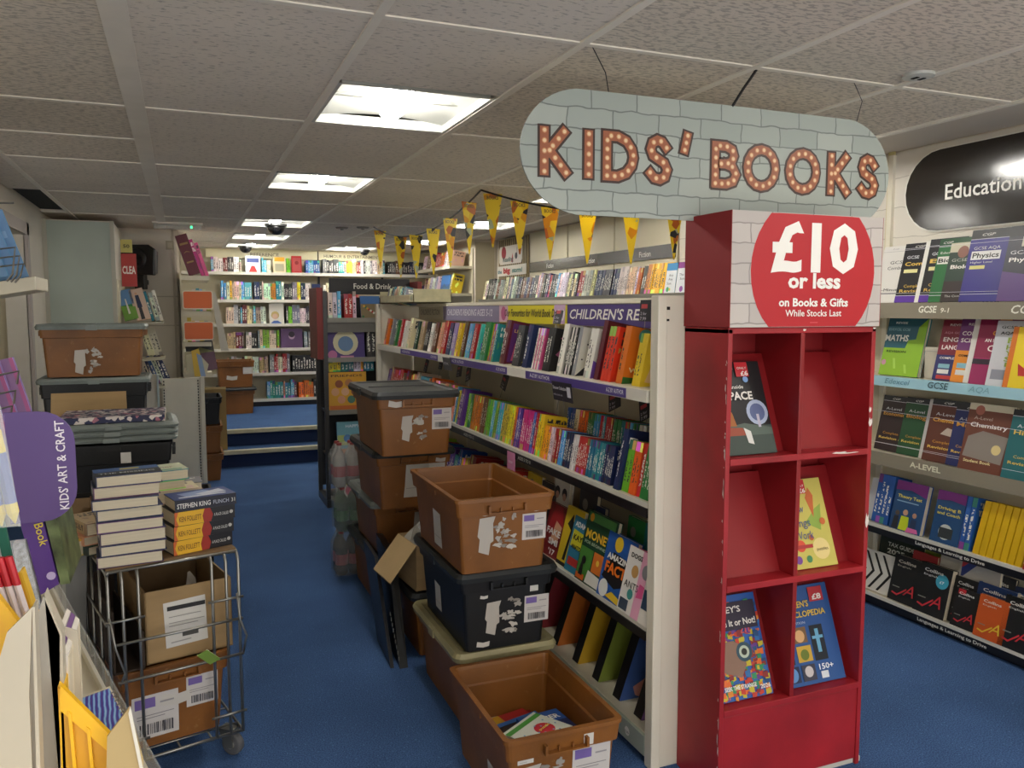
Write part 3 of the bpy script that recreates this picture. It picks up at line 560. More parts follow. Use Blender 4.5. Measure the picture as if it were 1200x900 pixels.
# ---- third shelf: picture covers facing out, and the bottom shelf of black-spined portrait books
Z3 = .467; g3 = 'children\'s books facing out on the third shelf'
def faced(F, a, b, z, w, t, h, cn, name, lab, grp, items, back=14, turn=0, lean=0, cat='book'):
    return book(F, a, b, z, w, t, h, cn, name, lab, grp, cat=cat, spine=False, back=back, turn=turn, lean=lean, parts=True, cover=items)
faced(FG, A(3.12), .02, Z3, .17, .02, .22, 'dark red', 'picture_book', 'book reading FAKE SMILE with a girl in a red hat on its cover', g3, [('p', [(.1, .5), (.5, .45), (.9, .6), (.7, .98), (.3, .98)], '9E2026'), ('p', [(.35, .3), (.75, .3), (.85, .62), (.5, .7)], 'D9A27E'), ('t', 'FAKE', .1, .42, .16, 'F0EEEA', .75, .03), ('t', 'SMI', .3, .24, .16, 'F0EEEA', .5, .03), ('t', "'17", .4, .06, .14, 'F0EEEA', .35, .03)])
faced(FG, A(2.96), .016, Z3, .15, .02, .24, 'yellow', 'picture_book', 'yellow book with black palm shape, between red hat and blue covers', g3, [('p', [(.2, .7), (.45, .62), (.8, .72), (.5, .78), (.45, .9)], '1D1C1A'), ('p', [(.3, .1), (.45, .1), (.55, .7), (.48, .7)], '1D1C1A'), ('r', 0, 0, 1, .06, '1D1C1A')])
faced(FG, A(2.87), .01, Z3, .15, .018, .22, 'teal', 'picture_book', 'blue book reading ADAM KAY\'S ANATOMY on the third shelf', g3, [('r', 0, 0, 1, 1, '2F7F9E'), ('t', 'ADAM K', .12, .82, .13, 'F0EEEA', .8, .03), ('p', [(.05, .45), (.9, .4), (.95, .72), (.1, .76)], 'D8D02E'), ('t', "KAY'S", .16, .58, .14, '1C1C1C', .65, .03), ('t', 'ANATOMY', .14, .42, .11, '1C1C1C', .75, .03), ('r', .1, .12, .85, .26, 'C23A36')])
faced(FG, A(2.76), .002, Z3, .23, .02, .27, 'dark green', 'picture_book', 'large green MONEY FOR BEGINNERS book with cartoon panels', g3, [('r', .05, .86, .95, .98, '4F8A4A'), ('c', .16, .91, .07, 'D79A2A'), ('t', 'MONEY', .08, .62, .17, 'E7B92E', .85, .03), ('t', 'FOR BEGINNERS', .1, .54, .06, 'BFD3B8', .8), ('r', .02, .05, .45, .48, '4E8A3A'), ('r', .48, .2, .98, .48, 'DE7A2E'), ('r', .02, .02, .3, .1, 'DE6A24'), ('p', [(.35, .02), (.95, .02), (.95, .16), (.4, .2)], 'EDEAE0'), ('c', .2, .3, .07, '222222'), ('c', .65, .35, .05, 'F2C94A'), ('p', [(.1, .08), (.24, .08), (.2, .28), (.14, .28)], '222222')])
faced(FG, A(2.57), -.004, Z3, .2, .022, .235, 'blue', 'picture_book', 'blue book reading AMAZING FACTS in white and orange letters', g3, [('p', [(.05, .3), (.55, .2), (.98, .35), (.9, .68), (.3, .72)], '17161A'), ('c', .42, .86, .14, 'E8C22E'), ('t', 'AMAZING', .12, .6, .13, 'F3F1EA', .85, .03), ('t', 'FACTS', .12, .4, .22, 'E8741E', .85, .04), ('c', .2, .14, .16, 'EDEDE8'), ('p', [(.3, .05), (.9, 0), (.95, .08), (.5, .15)], 'E8C22E')])
faced(FG, A(2.41), -.008, Z3, .18, .018, .225, 'pink', 'picture_book', 'pink and white ANTS book with drawn animals near the upright', g3, [('r', 0, 0, .5, 1, 'E9E6E0'), ('r', .5, 0, 1, 1, 'E6A6C2'), ('t', 'DOGS', .12, .84, .1, '222222', .4, .03), ('t', 'ANTS', .08, .38, .15, '222222', .5), ('c', .35, .65, .12, 'C79A5A'), ('c', .72, .72, .14, '8C8C90'), ('p', [(.55, .3), (.9, .35), (.85, .5), (.6, .52)], 'D9558C'), ('c', .35, .3, .1, '3F8F88'), ('r', .05, .03, .35, .2, '3A4656')])
faced(FG, A(2.27), -.01, Z3, .06, .014, .16, 'white', 'picture_book', 'small navy and white leaflet book in front of the ANTS cover', g3, [('r', .05, .3, .95, .7, '27405C')])
for k, (y, w, h, z, cn, d) in enumerate([(3.55, .16, .26, 0, 'yellow', 'pale yellow cover behind'), (3.38, .16, .25, 0, 'charcoal', 'dark cover behind'), (3.25, .15, .3, 0, 'white', 'white two-faced cover behind'), (3.0, .15, .29, 0, 'charcoal', 'charcoal cover standing behind'), (2.88, .1, .25, 0, 'navy blue', 'dark blue cover with white emblem behind'), (2.6, .12, .27, 0, 'green', 'muted green cover behind'), (2.48, .12, .27, 0, 'teal', 'teal cover behind'), (2.35, .1, .25, 0, 'black', 'black cover behind')]):
    faced(FG, A(y), .12, Z3, w, .02, h, cn, 'picture_book', d + ' the third shelf front row', g3, [('c', .35, .8, .16, '8F8A80'), ('r', .2, .1, .8, .35, '5A6A66')] if k != 2 else [('c', .25, .78, .16, '22222A'), ('c', .25, .73, .11, 'CFA088'), ('c', .72, .78, .16, '22222A'), ('c', .72, .73, .11, 'CFA088'), ('t', 'KITTY', .1, .25, .1, '333333', .7)], back=6)
row(FG, A(5.9), A(3.65), Z3, 'picture_book', 'far part of third shelf', 'books at the far part of the third shelf', 21, 'yellow,lime green,black,blue,red,teal,white,purple', t=(.012, .03), h=(.2, .26), w=.16, b=.02, run=(1, 4), lean=5, rev=True, frm='from near side')
Z0 = .102; g0 = 'black-spined portrait books on the bottom shelf'
for k, (y, cn, hex_, d) in enumerate([(3.42, 'dark red', '6E2230', 'dark red'), (3.22, 'red', '8C2B33', 'red'), (3.02, 'orange', 'C8702A', 'orange with a white shape'), (2.83, 'yellow', 'D0A62C', 'yellow with a white shape'), (2.66, 'lime green', '7C8A36', 'olive green'), (2.50, 'blue', '4260A0', 'blue with a dark-haired girl'), (2.35, 'purple', '8A5FA0', 'purple with a fair-haired girl playing guitar')]):
    its = [('r', 0, 0, 1, 1, hex_)]
    if k in (2, 3): its.append(('p', [(.5, .2), (.75, .16), (.85, .35), (.75, .5), (.6, .42)], 'DDD8CE'))
    if k == 5: its += [('c', .62, .56, .15, '2E3428'), ('c', .62, .5, .09, 'B98A78'), ('p', [(.2, .22), (.45, .4), (.7, .42), (.8, .2), (.5, .1), (.3, .12)], 'D99A8E'), ('p', [(.55, .1), (.8, .12), (.7, .4), (.6, .38)], '3A2E2A'), ('r', .4, .02, .75, .16, '7A9CC8')]
    if k == 6: its += [('c', .62, .6, .17, 'C9A052'), ('c', .66, .56, .11, 'E2BFA0'), ('p', [(.4, .5), (.5, .62), (.48, .36), (.4, .3)], 'C9A052'), ('p', [(.3, .2), (.6, .3), (.8, .1), (.5, .02)], 'D08A3A'), ('p', [(.5, .22), (.8, .28), (.85, .42), (.6, .42)], 'E2BFA0'), ('c', .2, .4, .035, 'E6D8F0'), ('c', .18, .2, .03, 'E6D8F0')]
    o = book(FG, A(y), .03, Z0, .19, .05, .27, 'black', 'portrait_book', 'black-spined book, cover ' + d + ', bottom gondola shelf', g0, back=20, lean=0, parts=True, cover=its)
    o.color = (.012, .012, .014, 1)
o = book(FG, A(2.25), .03, Z0, .19, .04, .25, 'black', 'portrait_book', 'plain black-covered book last before the cream upright, bottom shelf', g0, back=20, parts=True)

# price cards clipped above the books
def card(x, y, z, w, h, c, lab, items, rz=0, tilt=0, grp='dark price cards on the gondola', roll=0):
    t = thing('price_card', lab, 'price card', (x, y, z), 0, grp); t.rotation_euler = (RAD(roll), RAD(tilt), RAD(rz))
    MB().box(-.001, -w / 2, 0, .001, w / 2, h).build('card', ink(c), t)
    MB().tube([(0, 0, -.05), (0, 0, .01)], .0015, 5).build('clip_stem', M_CHROME, t)
    sign_print(t, pl_W(-.001, w / 2, 0), items)
P2 = [('r', .01, .045, .05, .06, 'B33A40'), ('t', '2 for', .01, .022, .015, 'CFCBD8', .04), ('t', '7.99', .01, .004, .016, 'CFCBD8', .04)]
for i, (y, z, tl, w_) in enumerate([(5.0, 1.12, 0, .06), (4.62, 1.10, 5, .07), (4.45, 1.09, 12, .06), (3.9, 1.09, -8, .065), (3.22, 1.11, 3, .075), (2.72, 1.12, 14, .07), (2.49, 1.11, 16, .065), (2.34, 1.10, 20, .06), (5.35, 1.08, -5, .06)]):
    card(GX + .15, y, z + .0, w_ + .015, .085, '1F1F27', 'small black price card over the middle shelf, %s from its near end' % ordn([8 - 1, 6, 5, 4, 3, 2, 1, 0, 8][i]), P2, 0, 12, roll=-tl * 1.6)
card(GX + .10, 3.14, 1.44, .07, .06, '1F1F27', 'black price card with red top over the moonlit cover book', P2, 0, 15)
card(GX + .12, 2.46, 1.46, .08, .075, '1F1F27', 'black and red price card above the dark red hardback', P2, 0, 5)
card(GX - .03, 2.80, 1.15, .17, .075, '24222E', 'dark hanging shelf card with pale writing under the purple strip', [('t', 'Discover Collections', .01, .045, .018, 'E9E7EE', .12, .01), ('t', 'while stocks last', .01, .02, .012, 'B9B7C6', .08), ('r', .13, .02, .16, .06, 'D0CEDA')], 0, -8, 'shelf talkers')
card(GX - .03, 4.26, 1.17, .14, .07, '4A4A50', 'grey hanging shelf card on the far part of the purple strip', [('t', 'AUTHOR', .01, .03, .02, 'D9D7DE', .09)], 0, -8, 'shelf talkers')
card(GX - .02, 3.36, .78, .09, .08, 'D98AB4', 'pink card hanging below the middle shelf', [('t', 'new', .02, .03, .025, 'F4E8EF', .05)], 0, 0, 'shelf talkers')
tr = thing('card_tray', 'cream open tray of grey cards on the far end of gondola top', 'display tray', (GX + .02, 5.15, 1.546))
MB().box(0, 0, 0, .26, .95, .006).box(0, 0, 0, .005, .95, .055).box(0, 0, 0, .26, .006, .09).box(0, .944, 0, .26, .95, .09).box(.255, 0, 0, .26, .95, .09).build('tray', mat('tray_card', 'BDB693', .6, noise=.15, nscale=20), tr)
sign_print(tr, pl_W(0, .5, 0), [('p', [(.02, .01), (.4, .01), (.4, .05), (.02, .05)], 'AE9E7C'), ('c', .45, .03, .02, '77806E')])
FT = Frame('W', GX + .03, 6.1, 0)
row(FT, .05, .62, 1.553, 'greeting_card_pack', 'in the gondola top tray', 'card packs in the tray', 31, 'grey,charcoal,teal,white,beige', t=(.008, .02), h=(.1, .12), w=.09, back=14, b=.02, run=(1, 4), frm='from far side')

# ================================================================ red display unit
RU = thing('display_stand', 'tall red display stand with six pigeonholes and a ten pound header', 'display stand', (1.47, 1.95, 0))
def rb(name, b, m, bevel=.002, **k): 
    mb = MB()
    for q in (b if isinstance(b[0], tuple) else [b]): mb.box(*q)
    return mb.build(name, m, RU, bevel=bevel, **k)
w_, d_ = .565, .222; tb = .016
worn_red = worn_plastic('scuffed_red_laminate', 'A01F27', 'B84A48', .2)
rb('side_panel', (0, 0, 0, tb, d_, 1.445), worn_red); rb('side_panel', (w_ - tb, 0, 0, w_, d_, 1.445), worn_red)
rb('back_panel', (tb, d_ - .008, 0, w_ - tb, d_, 1.445), M_RED)
rb('top_panel', (0, 0, 1.43, w_, d_, 1.448), worn_red)
rb('divider', (.267, .001, .27, .283, d_ - .008, 1.43), M_RED)
for z in (1.04, .655, .265): rb('shelf', (tb, -.002, z, w_ - tb, d_ - .008, z + .02), worn_red)
for z in (1.06, .675, .285):      # sloping backs inside each pigeonhole
    for x0, x1 in ((tb, .267), (.283, w_ - tb)):
        mb = MB(); mb.prism([(x0 + .001, .062, z), (x0 + .001, .18, z + .30), (x0 + .001, .188, z + .30), (x0 + .001, .07, z)], (x1 - x0 - .002, 0, 0)); mb.build('sloping_back', M_RED, RU)
rb('front_panel', (tb, .004, .02, w_ - tb, .016, .262), worn_red)
rb('plinth', (.02, .01, .0, w_ + .015, d_ - .01, .018), ink('CFCBC0'))
# chipped laminate along the edges
mb = MB(); R_ = random.Random(5)
for x, z0, n in ((-.0006, .1, 34),):
    for k in range(n):
        z = .06 + R_.random() * 1.3; h = R_.uniform(.004, .05) if R_.random() < .4 else R_.uniform(.003, .012); y = R_.uniform(.001, .006)
        mb.poly([(-.0008, y, z), (-.0008, y + R_.uniform(.002, .006), z + h * .3), (-.0008, y + .003, z + h), (-.0008, y, z + h * .8)])
for (x, z, w, h) in ((w_ - .0, .0, .0, .0),):
    pass
for (x, z, w, h) in ((.40, 1.051, .06, .006), (.545, 1.13, .016, .03), (.545, 1.175, .010, .02), (.548, .80, .014, .05), (.42, 1.049, .09, .004), (.548, 1.44, .012, .006), (.27, 1.436, .012, .008)):
    pts = [(x + w * a, -.0032, z + h * b) for a, b in ((0, .4), (.2, .1), (.45, 0), (.8, .2), (1, .5), (.85, .9), (.5, .7), (.25, 1))]; mb.poly(pts)
mb.build('paint_chips', ink('E6DDD4'), RU)
hd = MB().box(-.002, -.008, 1.449, w_ + .002, -.002, 1.785).build('header_front', M_BRICKP, RU)
MB().box(-.004, -.008, 1.449, -.002, d_, 1.785).box(w_ + .002, -.008, 1.449, w_ + .004, d_, 1.785).box(-.002, d_ - .004, 1.449, w_ + .002, d_, 1.785).box(-.002, -.002, 1.449, w_ + .002, d_ - .004, 1.452).build('header_box', mat('matt_red_card', '8E1C22', .6), RU)
hp_ = pl_S(0, -.008, 1.449)
cpts = []
for k in range(40):
    t = 2 * math.pi * k / 40; x = .302 + .236 * math.cos(t); z = .166 + .236 * math.sin(t); cpts.append((x, min(.334, max(.001, z))))
red = 'B81C27'
sign_print(RU, hp_, [('p', cpts, red), ('t', '£10', .302, .17, .195, 'F4F1EA', .33, .036, 0, 'C'), ('t', 'or less', .302, .117, .062, 'F4F1EA', .2, .035, 0, 'C'), ('t', 'on Books & Gifts', .302, .062, .034, 'F4F1EA', .265, .03, 0, 'C'), ('t', 'While Stocks Last', .302, .032, .028, 'F4F1EA', .215, .012, 0, 'C'), ('r', .29, .012, .32, .014, 'D9686C')], 'header_lettering')
FS = Frame('S', 1.47, 1.95, 0)
def tenpound(a, z, w, h, cn, lab, items, t=.012): return faced(FS, a, .036, z, w, t, h, cn, 'display_book', lab, 'books on the red display stand', items, back=21)
sticker = [('r', .52, .83, .76, .99, 'C22832'), ('t', 'ONLY', .55, .91, .035, 'F0E8E0', .18, .01), ('t', '£6', .6, .84, .07, 'F0E8E0', .14, .03)]
tenpound(.02, 1.063, .2, .295, 'black', 'dark See Inside SPACE book in the top pigeonhole', [('r', 0, 0, 1, .3, '3E4A44'), ('p', [(0, .28), (.5, .33), (1, .27), (1, .2), (0, .2)], '56635A'), ('t', 'See inside', .2, .70, .055, 'E4E0D8', .4, .01), ('t', 'SPACE', .22, .58, .12, 'E4E0D8', .52, .03), ('c', .78, .44, .2, 'A9B4CC'), ('c', .78, .44, .14, '55608A'), ('r', .75, .28, .8, .42, 'B9B4C4'), ('c', .2, .4, .12, '8A6A3A'), ('p', [(.05, .3), (.35, .3), (.3, .45), (.12, .46)], 'A4622E'), ('p', [(.12, .2), (.5, .2), (.44, .28), (.2, .29)], '9A4A34'), ('p', [(.5, .12), (.6, .1), (.58, .24), (.46, .28)], 'D8D6D0'), ('c', .68, .8, .05, '7FA6D8'), ('p', [(.0, .82), (.3, .84), (.3, .86), (0, .85)], 'C9B23A'), ('c', .32, .85, .08, '8A93B0'), ('t', 'Usborne Flap Book', .05, .91, .03, 'BFC2CC', .42)] + sticker)
tenpound(.29, .678, .19, .285, 'cream', 'yellow Slow Things Work maze book in the middle pigeonhole', [('r', 0, 0, 1, 1, 'C9BE5E'), ('t', 'How', .2, .62, .13, '4A5A8A', .3), ('t', 'Things', .08, .46, .13, '4A5A8A', .5), ('t', 'Work', .2, .32, .13, '4A5A8A', .4), ('c', .72, .2, .18, 'E3CF8A'), ('t', 'puzzles', .6, .18, .05, '6A5A3A', .24), ('p', [(.5, .5), (.8, .4), (.9, .7), (.75, .65)], '8FAA4A'), ('p', [(.6, .78), (.7, .55), (.78, .8), (.7, .9)], 'C86A3A'), ('c', .3, .25, .1, 'D8553A'), ('r', .02, .22, .55, .26, 'B33A3A'), ('c', .2, .1, .07, '7A4A9A'), ('c', .42, .1, .06, '4A8A5A'), ('c', .86, .5, .06, 'C86A3A'), ('c', .55, .33, .05, 'C86A3A')] + [(*s[:1], s[1] - .12, s[2], *( (s[3] - .12,) if s[0] == 'r' else (s[3],)), *s[4:]) if s[0] == 'r' else (s[0], s[1], s[2] - .12, *s[3:]) for s in sticker])
rp = random.Random(3); mos = []
for k in range(380):
    x, y = rp.random() * .92, rp.random() * .9; s = rp.uniform(.05, .1); mos.append(('p', [(x, y), (x + s, y + rp.uniform(-.02, .02)), (x + s, y + s * .6), (x, y + s * .55)], rp.choice(['C23A2A', 'D8862A', '2A6AA8', '2E8A5A', '6A3A8A', 'C2B22E', '8A2A2A', '1F4A7A', 'E06A2A'])))
mos += [('p', [(.12, .3), (.5, .2), (.62, .32), (.6, .5), (.45, .56), (.12, .55)], '8A6A58'), ('c', .62, .44, .14, '2A4A5A'), ('c', .62, .44, .09, 'B8C4B0'), ('c', .62, .44, .05, '2A2A22'), ('c', .08, .42, .1, '7A3A34'), ('r', .05, .66, .95, .93, '2A2238'), ('t', "RIPLEY'S", .14, .83, .085, 'E8E4DC', .55, .02), ('t', 'Believe It or Not!', .06, .70, .09, 'E8E4DC', .86, .02), ('t', '£11', .62, .62, .06, 'E0605A', .16, .02), ('t', 'SEEK THE STRANGE', .16, .1, .055, 'F0EEE8', .56, .02), ('t', '2026', .78, .07, .055, 'F0EEE8', .18, .02)]
tenpound(.018, .288, .215, .315, 'blue', 'multicoloured mosaic face annual reading SEEK THE STRANGE, lower pigeonhole', mos, .02)
tenpound(.286, .288, .245, .31, 'blue', 'blue CHILDREN\'S ENCYCLOPEDIA with small photographs in the lower pigeonhole', [('r', 0, 0, 1, 1, '2A5592'), ('t', 'USBORNE', .02, .9, .05, 'D8B23A', .36, .01), ('t', "CHILDREN'S", .06, .78, .09, 'E0BE44', .56, .02), ('t', 'ENCYCLOPEDIA', .06, .68, .085, 'E0BE44', .82, .02), ('t', 'REVISED EDITION', .05, .61, .035, 'B9C6DC', .45), ('r', .0, .4, .22, .56, '4A8A9E'), ('r', .26, .42, .5, .58, '7A5A3A'), ('c', .38, .49, .08, 'D8A874'), ('r', .56, .22, .78, .58, '16202A'), ('r', .64, .3, .7, .54, '6AA8C8'), ('r', .58, .44, .76, .47, '6AA8C8'), ('r', .0, .22, .22, .38, '1E1E26'), ('p', [(.05, .24), (.1, .24), (.2, .36), (.14, .36)], 'B06A9A'), ('r', .28, .23, .52, .39, 'C8A23A'), ('c', .4, .3, .07, '6A7A2E'), ('r', .0, .04, .26, .2, '1A2A4A'), ('c', .14, .12, .09, '5A8AC0'), ('r', .3, .04, .52, .2, '3A3A4A'), ('c', .41, .13, .07, 'C8C0C0'), ('t', '150+', .58, .13, .08, 'EDEFF4', .24, .02), ('r', .6, .04, .72, .11, 'DADDE2'), ('r', .66, .82, .9, .97, 'B8323A'), ('t', '£8', .7, .84, .08, 'F0E8E0', .16, .03)], .02)

# ================================================================ hanging KIDS' BOOKS banner
BN = thing('hanging_sign', "long rounded brick-print sign reading KIDS' BOOKS hung from the ceiling", 'hanging sign', (1.57, 2.13, 1.95))
pts = []
hw, hh = .68, .178
for k in range(48):
    t = 2 * math.pi * k / 48; c, s = math.cos(t), math.sin(t); e = .5
    if abs(c) > .0: pass
    x = hw * math.copysign(abs(c) ** .62, c); z = hh * math.copysign(abs(s) ** .8, s) 
    x = (hw - .2) * (1 if c > .02 else -1 if c < -.02 else 0) + .2 * c if abs(c) > .02 else 0; z = hh * s
    pts.append((x, .0, z))
MB().prism(pts, (0, .006, 0)).build('sign_board', M_BRICK, BN)
BOLD = {'K': [[(0, 0), (0, 1)], [(.62, 1), (.08, .45)], [(.16, .52), (.68, 0)]], 'I': [[(0, 0), (0, 1)]],
        'D': [[(0, 0), (0, 1), (.28, 1), (.5, .9), (.64, .7), (.68, .5), (.64, .3), (.5, .1), (.28, 0), (0, 0)]],
        'S': [[(.56, .82), (.42, .96), (.25, 1), (.08, .92), (.02, .76), (.1, .6), (.3, .51), (.5, .42), (.6, .26), (.53, .08), (.35, 0), (.15, .03), (0, .16)]],
        "'": [[(.1, 1), (0, .68)]],
        'B': [[(0, 0), (0, 1), (.3, 1), (.48, .92), (.53, .77), (.47, .6), (.3, .53), (.16, .53)], [(.3, .53), (.5, .46), (.6, .27), (.52, .08), (.32, 0), (0, 0)]],
        'O': [[(.5 + .46 * math.cos(2 * math.pi * k / 16), .5 + .5 * math.sin(2 * math.pi * k / 16)) for k in range(17)]]}
LET = [('K', .95, 1.03), ('I', 1.09, 0), ('D', 1.15, .09), ('S', 1.295, .083), ("'", 1.415, .02), ('B', 1.528, .09), ('O', 1.655, .115), ('O', 1.82, .115), ('K', 1.985, .09), ('S', 2.115, .08)]
def ribbon(mb, pts, r, m, yy):            # one mitred strip, so that no two faces lie over each other
    pts = [Vector(p) for p in pts]; closed = (pts[0] - pts[-1]).length < 1e-6
    if closed: pts = pts[:-1]
    n = len(pts); Lf, Rt = [], []
    for i, p in enumerate(pts):
        d0 = (p - pts[i - 1]).normalized() if (i or closed) else None; d1 = (pts[(i + 1) % n] - p).normalized() if (i < n - 1 or closed) else None
        e0 = d0 or d1; e1 = d1 or d0; t = (e0 + e1).normalized(); nn = Vector((-t.z, 0, t.x)); k = r / max(.55, nn.dot(Vector((-e0.z, 0, e0.x))))
        q = p + ((-t if d0 is None else t if d1 is None else Vector()) * r * .8)
        Lf.append((*(q + nn * k),)); Rt.append((*(q - nn * k),))
    vs = [(v[0], yy, v[2]) for v in Lf + Rt]; mb.add(vs, [(i, (i + 1) % n, n + (i + 1) % n, n + i) for i in range(n if closed else n - 1)], m)
for ch, x0, ww in LET:
    H_ = .114 if ch != "'" else .135; W_ = {'K': .1, 'S': .1, 'D': .13, 'B': .13, 'O': .12, 'I': 1, "'": .1}[ch]
    z0 = -.061
    m1 = MB(); allp = []
    for path in BOLD[ch]:
        P_ = [Vector((x0 - 1.57 + p[0] * W_ + (.012 if ch != 'O' else .0), 0, z0 + p[1] * H_)) for p in path]
        ribbon(m1, P_, .0205, 0, -.0008 - .0003 * BOLD[ch].index(path)); ribbon(m1, P_, .0135, 1, -.0020 - .0003 * BOLD[ch].index(path))
        L_ = sum((b - a).length for a, b in zip(P_, P_[1:])); n = max(1, round(L_ / .026)); 
        for k in range(n + 1):
            t = L_ * k / n
            for a, b in zip(P_, P_[1:]):
                l = (b - a).length
                if t <= l + 1e-6: p = a + (b - a) * (t / max(l, 1e-6)); break
                t -= l
            if all((p - q).length > .016 for q in allp):
                allp.append(p); m1.poly([(p.x + .0085 * math.cos(a_ * math.pi / 4), -.0034, p.z + .0085 * math.sin(a_ * math.pi / 4)) for a_ in range(8)], 2); m1.poly([(p.x + .0055 * math.cos(a_ * math.pi / 4), -.0038, p.z + .0055 * math.sin(a_ * math.pi / 4)) for a_ in range(8)], 3)
    m1.build('marquee_letter', [ink('3A2620'), ink('9C5A3C'), ink('C98A5E'), ink('E6C79C')], BN)
MB().tube([(1.17 - 1.57, .003, .165), (1.155 - 1.57, .0, .23), (1.11 - 1.57, 0, .30)], .0016, 5).build('hanging_wire', M_DARK, BN)
MB().tube([(2.10 - 1.57, .003, .165), (2.12 - 1.57, 0, .24), (2.08 - 1.57, 0, .30)], .0012, 5).build('hanging_wire', M_DARK, BN)
MB().tube([(1.60 - 1.57, .003, .175), (1.64 - 1.57, 0, .235), (1.66 - 1.57, .0, .26), (1.69 - 1.57, 0, .30)], .0045, 5).build('black_cord', M_DARK, BN)

# ================================================================ bunting
M_FLAG = D.materials.new('yellow_flag_print'); M_FLAG.use_nodes = True
N = M_FLAG.node_tree.nodes; L = M_FLAG.node_tree.links; tc = N.new('ShaderNodeTexCoord'); vo = N.new('ShaderNodeTexVoronoi'); vo.inputs['Scale'].default_value = 22; L.new(tc.outputs['Object'], vo.inputs['Vector'])
cr = N.new('ShaderNodeValToRGB'); L.new(vo.outputs['Color'], cr.inputs[0]); e = cr.color_ramp.elements; cr.color_ramp.interpolation = 'CONSTANT'
e[0].position = 0; e[0].color = (*hx('F0DA3C'), 1); e[1].position = .55; e[1].color = (*hx('E0A81E'), 1)
for p, c in ((.62, '3A3A3A'), (.7, 'C8762A'), (.78, 'B9C4A8'), (.84, 'E8C81E')): q = e.new(p); q.color = (*hx(c), 1)
L.new(cr.outputs[0], N['Principled BSDF'].inputs['Base Color']); N['Principled BSDF'].inputs['Roughness'].default_value = .5
_tr = N.new('ShaderNodeBsdfTranslucent'); _mx = N.new('ShaderNodeMixShader'); _mx.inputs[0].default_value = .45; L.new(cr.outputs[0], _tr.inputs[0]); L.new(N['Principled BSDF'].outputs[0], _mx.inputs[1]); L.new(_tr.outputs[0], _mx.inputs[2]); L.new(_mx.outputs[0], N['Material Output'].inputs[0])
def strand(p0, p1, sag, flags, lab, fl):
    t = thing('bunting', lab, 'bunting', p0, 0, 'flag bunting'); p0, p1 = Vector(p0), Vector(p1)
    pt = lambda s: (p1 - p0) * s + Vector((0, 0, -4 * sag * s * (1 - s)))
    MB().tube([pt(k / 20) for k in range(21)], .006, 5).build('cord', M_DARK, t)
    for s in flags:
        a = pt(s); hw_ = .062; dv = (pt(s + .01) - pt(s - .01)).normalized(); zr = Vector((0, 0, 1))
        fx = fl.normalized(); q = [a - fx * hw_ - zr * (.0), a + fx * hw_, a + fx * .004 - zr * .33, a - fx * .004 - zr * .33]
        n = fx.cross(zr) * .0012
        f = MB().prism(q, n).build('flag', M_FLAG, t)
        m2 = MB(); fp = Matrix(((fx.x, 0, -n.x * 900, a.x + n.x * (2 if n.y < 0 else -1)), (fx.y, 0, 0, a.y + (n.y * 2 if n.y < 0 else -.0016)), (0, 1, 0, a.z), (0, 0, 0, 1)))
        text(m2, 'BOOKS', Matrix.Translation(a - fx * .04 + Vector((0, -.003, -.035))) @ Matrix(((fx.x, 0, 0, 0), (fx.y, 0, 0, 0), (0, 1, 0, 0), (0, 0, 0, 1))), .03, 0, .075, .03)
        m2.build('flag_lettering', ink('7A6A2A'), f)
strand((1.63, 7.31, CZ - .01), (1.75, 4.82, CZ - .01), .17, (.08, .32, .48, .64, .78, .92), 'farther sagging strand of yellow flag bunting over the gondola', Vector((1, .35, 0)))
strand((1.75, 4.82, CZ - .01), (3.35, 4.5, CZ - .01), .12, (.045, .15, .27, .42, .60, .78), 'nearer strand of yellow flag bunting running behind the hanging sign', Vector((1, -.1, 0)))

# ================================================================ right wall: education bay, brick cladding, fiction bay
EB = thing('wall_shelving', 'cream wall shelving of study guides behind the red stand', 'shelving', (3.4, 2.0, 0))
def eb(name, x0, y0, z0, x1, y1, z1, m, bevel=0, p=None): return MB().box(x0 - 3.4, y0 - 2.0, z0, x1 - 3.4, y1 - 2.0, z1).build(name, m, p or EB, bevel=bevel)
E0, E1 = .2, 4.45
eb('back_board', 3.38, E0, .05, 3.399, E1, 1.6, M_BACK)
eb('kick_plate', 3.23, E0, 0, 3.24, E1, .05, M_DARK)
for y in (E1 - .03, 3.16, 1.85): eb('upright', 3.365, y, 0, 3.385, y + .03, 2.28, M_WHITE)
M_TAUPE = mat('taupe_shelf_edge', '8C8473', .45)
ez = [(1.53, .07, M_TAUPE), (1.172, .045, mat('light_blue_strip', 'A8D3E0', .2)), (.79, .06, M_TAUPE), (.425, .012, M_LIP), (.065, .012, M_LIP)]
for z, h, m in ez:
    s = eb('shelf', 3.21, E0, z - .03, 3.39, E1, z, M_SHELF, .002)
    eb('edge_strip', 3.2, E0, z - h, 3.212, E1, z + .004, m, p=s)
    if z < .5: eb('black_strip', 3.203, E0, z - .045, 3.212, E1, z - h, M_DARK, p=s)
PW = lambda y, z: pl_W(3.1995 - 3.4, y - 2.0, z)
sign_print(EB, PW(2.82, 1.468), [('t', 'GCSE', 0, .02, .042, 'F4F2E4', .1, .03, .15), ('t', '9-1', .12, .02, .03, 'F4F2E4', .045, .02, .15), ('t', 'CGP', .46, .018, .048, 'F4F2E4', .11, .02, .3), ('r', .58, .01, .64, .06, 'D8B45A')])
sign_print(EB, PW(3.0, 1.130), [('t', 'Edexcel', 0, .012, .036, '5E8FA0', .15, 0, .3), ('t', 'GCSE', .25, .01, .042, '3A5A66', .11, .01, .2), ('t', 'AQA', .46, .012, .036, '7AA8B6', .1, 0, .3)])
sign_print(EB, PW(2.83, .742), [('t', 'A-LEVEL', 0, .012, .036, 'E9E7CE', .17, .03)])
